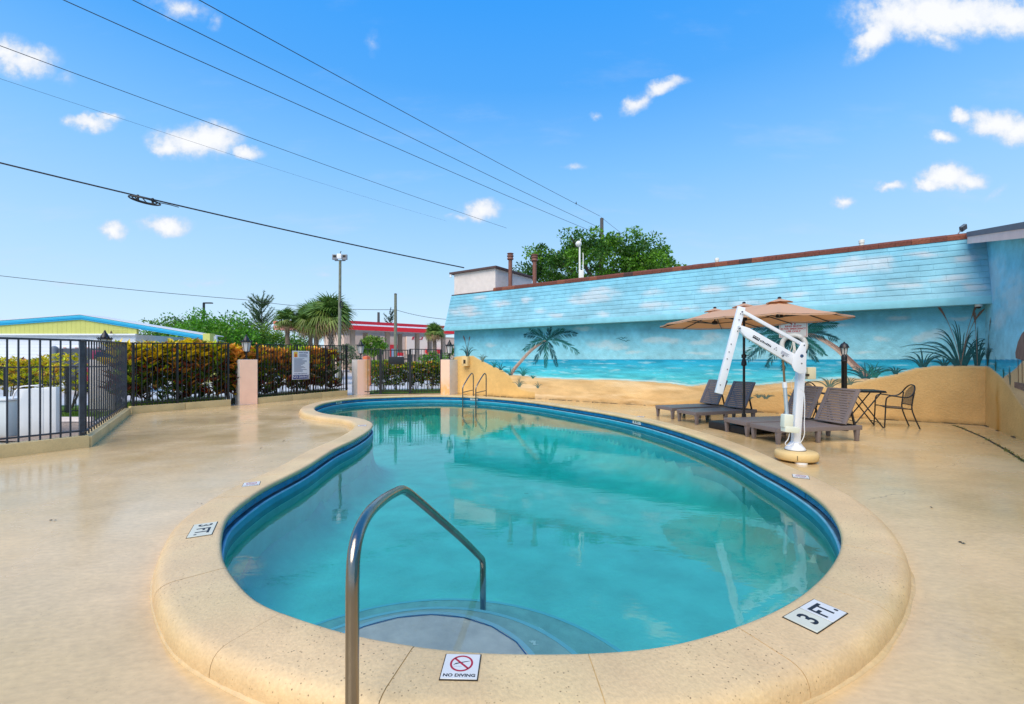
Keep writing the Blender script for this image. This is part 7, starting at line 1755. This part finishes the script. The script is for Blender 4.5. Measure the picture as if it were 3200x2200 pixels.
def wire(a, b, r, label, sag=.3, ext=.5, group='overhead lines crossing the sky'):
    d = a - b; A = a + d * ext; n = 40; pts = []; s1 = 1.0 / (1 + ext)
    for i in range(n + 1):
        f = i / n; p = A + (b - A) * f; p.z -= sag * 4 * f * (1 - f) - 0; pts.append(p)
    mb = MB(); mb.tube(pts, r, 5); o = mb.build('overhead_line', M_wire); tag(o, label, 'cable', group); return pts
top = at(1362, 498, 44)
wire(at(468, -4, 17.0), at(1360, 490, 44), .018, 'uppermost overhead line running to the pole above the big tree', .25)
wire(at(319, -4, 17.0), at(1352, 513, 44), .018, 'second overhead line down running to the pole in the big tree', .25)
wire(at(170, -4, 17.0), at(1338, 523, 44), .018, 'third overhead line down, ending in the top of the big tree', .3)
wire(at(0, 88, 17.0), at(1148, 517, 44), .014, 'thin overhead line crossing the small cloud left of the chimneys', .3)
wire(at(0, 160, 17.0), at(1012, 501, 50), .006, 'faintest thin overhead line fading out before the roof room', .35)
wire(at(1362, 492, 44), at(1440, 552, 60), .018, 'short overhead line leaving the pole to the right of the big tree', .05, 0)
cab_pts = wire(at(0, 352, 12.0), at(1052, 607, 17.2), .023, 'thick black cable sagging to the white roof room', .22, .6)
wire(at(0, 622, 34), at(560, 680, 38), .022, 'low overhead line from the left edge to the feathery pine', .15, .3); wire(at(560, 680, 38), at(896, 702, 36), .02, 'low overhead line from the pine to the green utility pole', .25, 0); wire(at(896, 702, 36), at(1012, 724, 34), .018, 'low overhead line from the green pole to the small palm', .12, 0)
# cable loop hanging under the thick cable
cl_ = thing('cable_loop', 'long oval cable storage loop hanging from the thick black cable', 'cable loop', at(325, 440, 13.3)); ck = min(range(1, 40), key=lambda k: abs(1160.5 + 1000 * cab_pts[k].x / cab_pts[k].y - 322)); c = cab_pts[ck] + Vector((0, 0, -.05)); dx = (cab_pts[ck + 1] - cab_pts[ck]).normalized(); dyv = dx.cross(Vector((0, 0, 1))).normalized(); tl2 = (dyv * .5 + Vector((0, 0, .06)))
mb = MB(); mb.tube([c + dx * math.cos(a) * .38 + tl2 * math.sin(a) * .42 + Vector((0, 0, -.04)) for a in [2 * math.pi * k / 28 for k in range(28)]], .024, 6, closed=True); mb.build('loop', M_wire, cl_)
mb = MB(); mb.tube([c + dx * math.cos(a) * .30 + tl2 * math.sin(a) * .30 + Vector((0, 0, -.03)) for a in [2 * math.pi * k / 28 for k in range(28)]], .018, 6, closed=True); mb.build('loop', M_wire, cl_)
for s_ in (-.2, .0, .2): mb = MB(); mb.beam(c + dx * s_ - tl2 * .4 + Vector((0, 0, -.03)), c + dx * s_ + tl2 * .4 + Vector((0, 0, -.04)), .022, .022); mb.build('loop_bracket', M_wire, cl_)
for s_ in (-.16, .2): mb = MB(); mb.beam(c + dx * s_ + Vector((0, 0, -.06)), c + dx * s_ + Vector((0, 0, .09)), .04, .04, up=(0, 1, 0)); mb.build('clamp', M_wire, cl_)
mb = MB(); mb.tube([c + dx * .36, c + dx * .6 + Vector((0, 0, .01)), c + dx * .85 + Vector((0, 0, .0))], .012, 5); mb.build('lead', M_wire, cl_)
bd = thing('small_bird', 'tiny dark bird perched on the uppermost overhead line', 'bird', at(1306, 461.5, 42)); p = at(1306, 461, 42)
mb = MB(); mb.lathe([(.001, -.12), (.05, -.06), (.06, 0), (.045, .06), (.001, .11)], 8, p); mb.build('body', M_wire, bd); mb = MB(); mb.lathe([(.001, -.04), (.035, 0), (.001, .04)], 8, p + Vector((.02, 0, .13))); mb.build('head', M_wire, bd); mb = MB(); mb.beam(p + Vector((0, 0, -.08)), p + Vector((-.04, 0, -.22)), .04, .01); mb.build('tail', M_wire, bd)

# ------------------------------------------------------------------ things on the roof of the painted building
M_rustp = mat('brown_vent_pipe', srgb(128, 84, 70), .7, 8, .15)
for u, vt, lb_ in ((1156.7, 575, 'taller brown vent pipe beside the white roof room'), (1211.7, 578, 'brown vent pipe in front of the left edge of the big tree')):
    s_, _ = wall_sz(u, 640, -.5); p = W(s_, 4.0, -.5); zt = H + (815 - vt) / 1000 * p.y - 4.0
    t = thing('vent_pipe', lb_, 'vent pipe', p, group='brown vent pipes on the roof')
    mb = MB(); mb.lathe([(.078, .0), (.075, zt - .22)], 16, p); mb.build('pipe', M_rustp, t)
    mb = MB(); mb.lathe([(.10, zt - .24), (.125, zt - .22), (.125, zt - .19), (.105, zt - .17), (.105, zt - .13), (.13, zt - .11), (.13, zt - .08), (.10, zt - .06), (.10, zt - .02), (.135, zt - .01), (.12, zt + .01), (.02, zt + .02)], 18, p); mb.build('pipe_cowl', M_rustp, t, sharp=50)
s_, _ = wall_sz(1314, 600, -.9); p = W(s_, 4.02, -.9); zt = H + (815 - 553) / 1000 * p.y
t = thing('roof_light', 'white globe light on a post with a thin conduit on the blue roof', 'light', p)
M_pw = mat('aged_white_paint', srgb(232, 232, 222), .5, 5, .05)
mb = MB(); mb.box(p + Vector((.05, 0, .28)), (.17, .10, .56), 0); mb.build('base_plate', M_pw, t, bevel=.01); mb = MB(); mb.tube([p, Vector((p.x, p.y, zt))], .034, 10); mb.build('post', M_pw, t)
mb = MB(); mb.tube([p + Vector((.12, 0, 0)), Vector((p.x + .12, p.y, zt - .35)), Vector((p.x + .10, p.y, zt - .32))], .018, 8); mb.build('conduit', M_pw, t)
mb = MB(); r = .11; mb.lathe([(.001, -r)] + [(r * math.cos(R(a)), r * math.sin(R(a))) for a in range(-75, 90, 15)] + [(.001, r)], 20, Vector((p.x - .04, p.y, zt))); mb.build('globe', mat('milky_globe', (.78, .78, .74), .25), t)
mb = MB(); mb.lathe([(.025, 0), (.025, .04), (.02, .06)], 8, Vector((p.x + .03, p.y, zt + .11))); mb.build('globe_cap', M_pw, t)
for u, v, lb_, hh in ((1953, 557, 'small white vent stub on the brown roof edge near the right', .16), (1625, 592, 'small white vent stub on the middle of the brown roof edge', .14)):
    s_, z_ = wall_sz(u, v, -.25); p = W(s_, 4.06, -.25); t = thing('roof_vent', lb_, 'vent', p, group='vent stubs on the roof'); mb = MB(); mb.lathe([(.05, 0), (.05, hh)], 12, p); mb.build('stub', M_pw, t); mb = MB(); mb.lathe([(.06, hh), (.06, hh + .07), (.05, hh + .08)], 12, p); mb.build('stub_cap', M_pw, t)
s_, _ = wall_sz(2172, 528, -.05); p = W(s_, TOP_Z + .12, -.05)
t = thing('roof_floodlight', 'small grey floodlight tilted on a bracket at the right end of the roof', 'floodlight', p)
mb = MB(); mb.tube([p, p + Vector((.05, 0, .07))], .012, 6); mb.build('bracket', M_fl, t); mt = Matrix.Rotation(R(-35), 3, 'Y') @ Matrix.Rotation(R(25), 3, 'X')
mb = MB(); mb.box(p + Vector((.085, -.02, .12)), (.13, .06, .12), 0, mt); mb.build('housing', mat('dark_grey_housing', srgb(92, 104, 112), .5), t, bevel=.008)
mb = MB(); mb.box(p + Vector((.085, -.02, .12)) + mt @ Vector((0, -.034, 0)), (.11, .006, .10), 0, mt); mb.build('lens', M_dkgl, t)
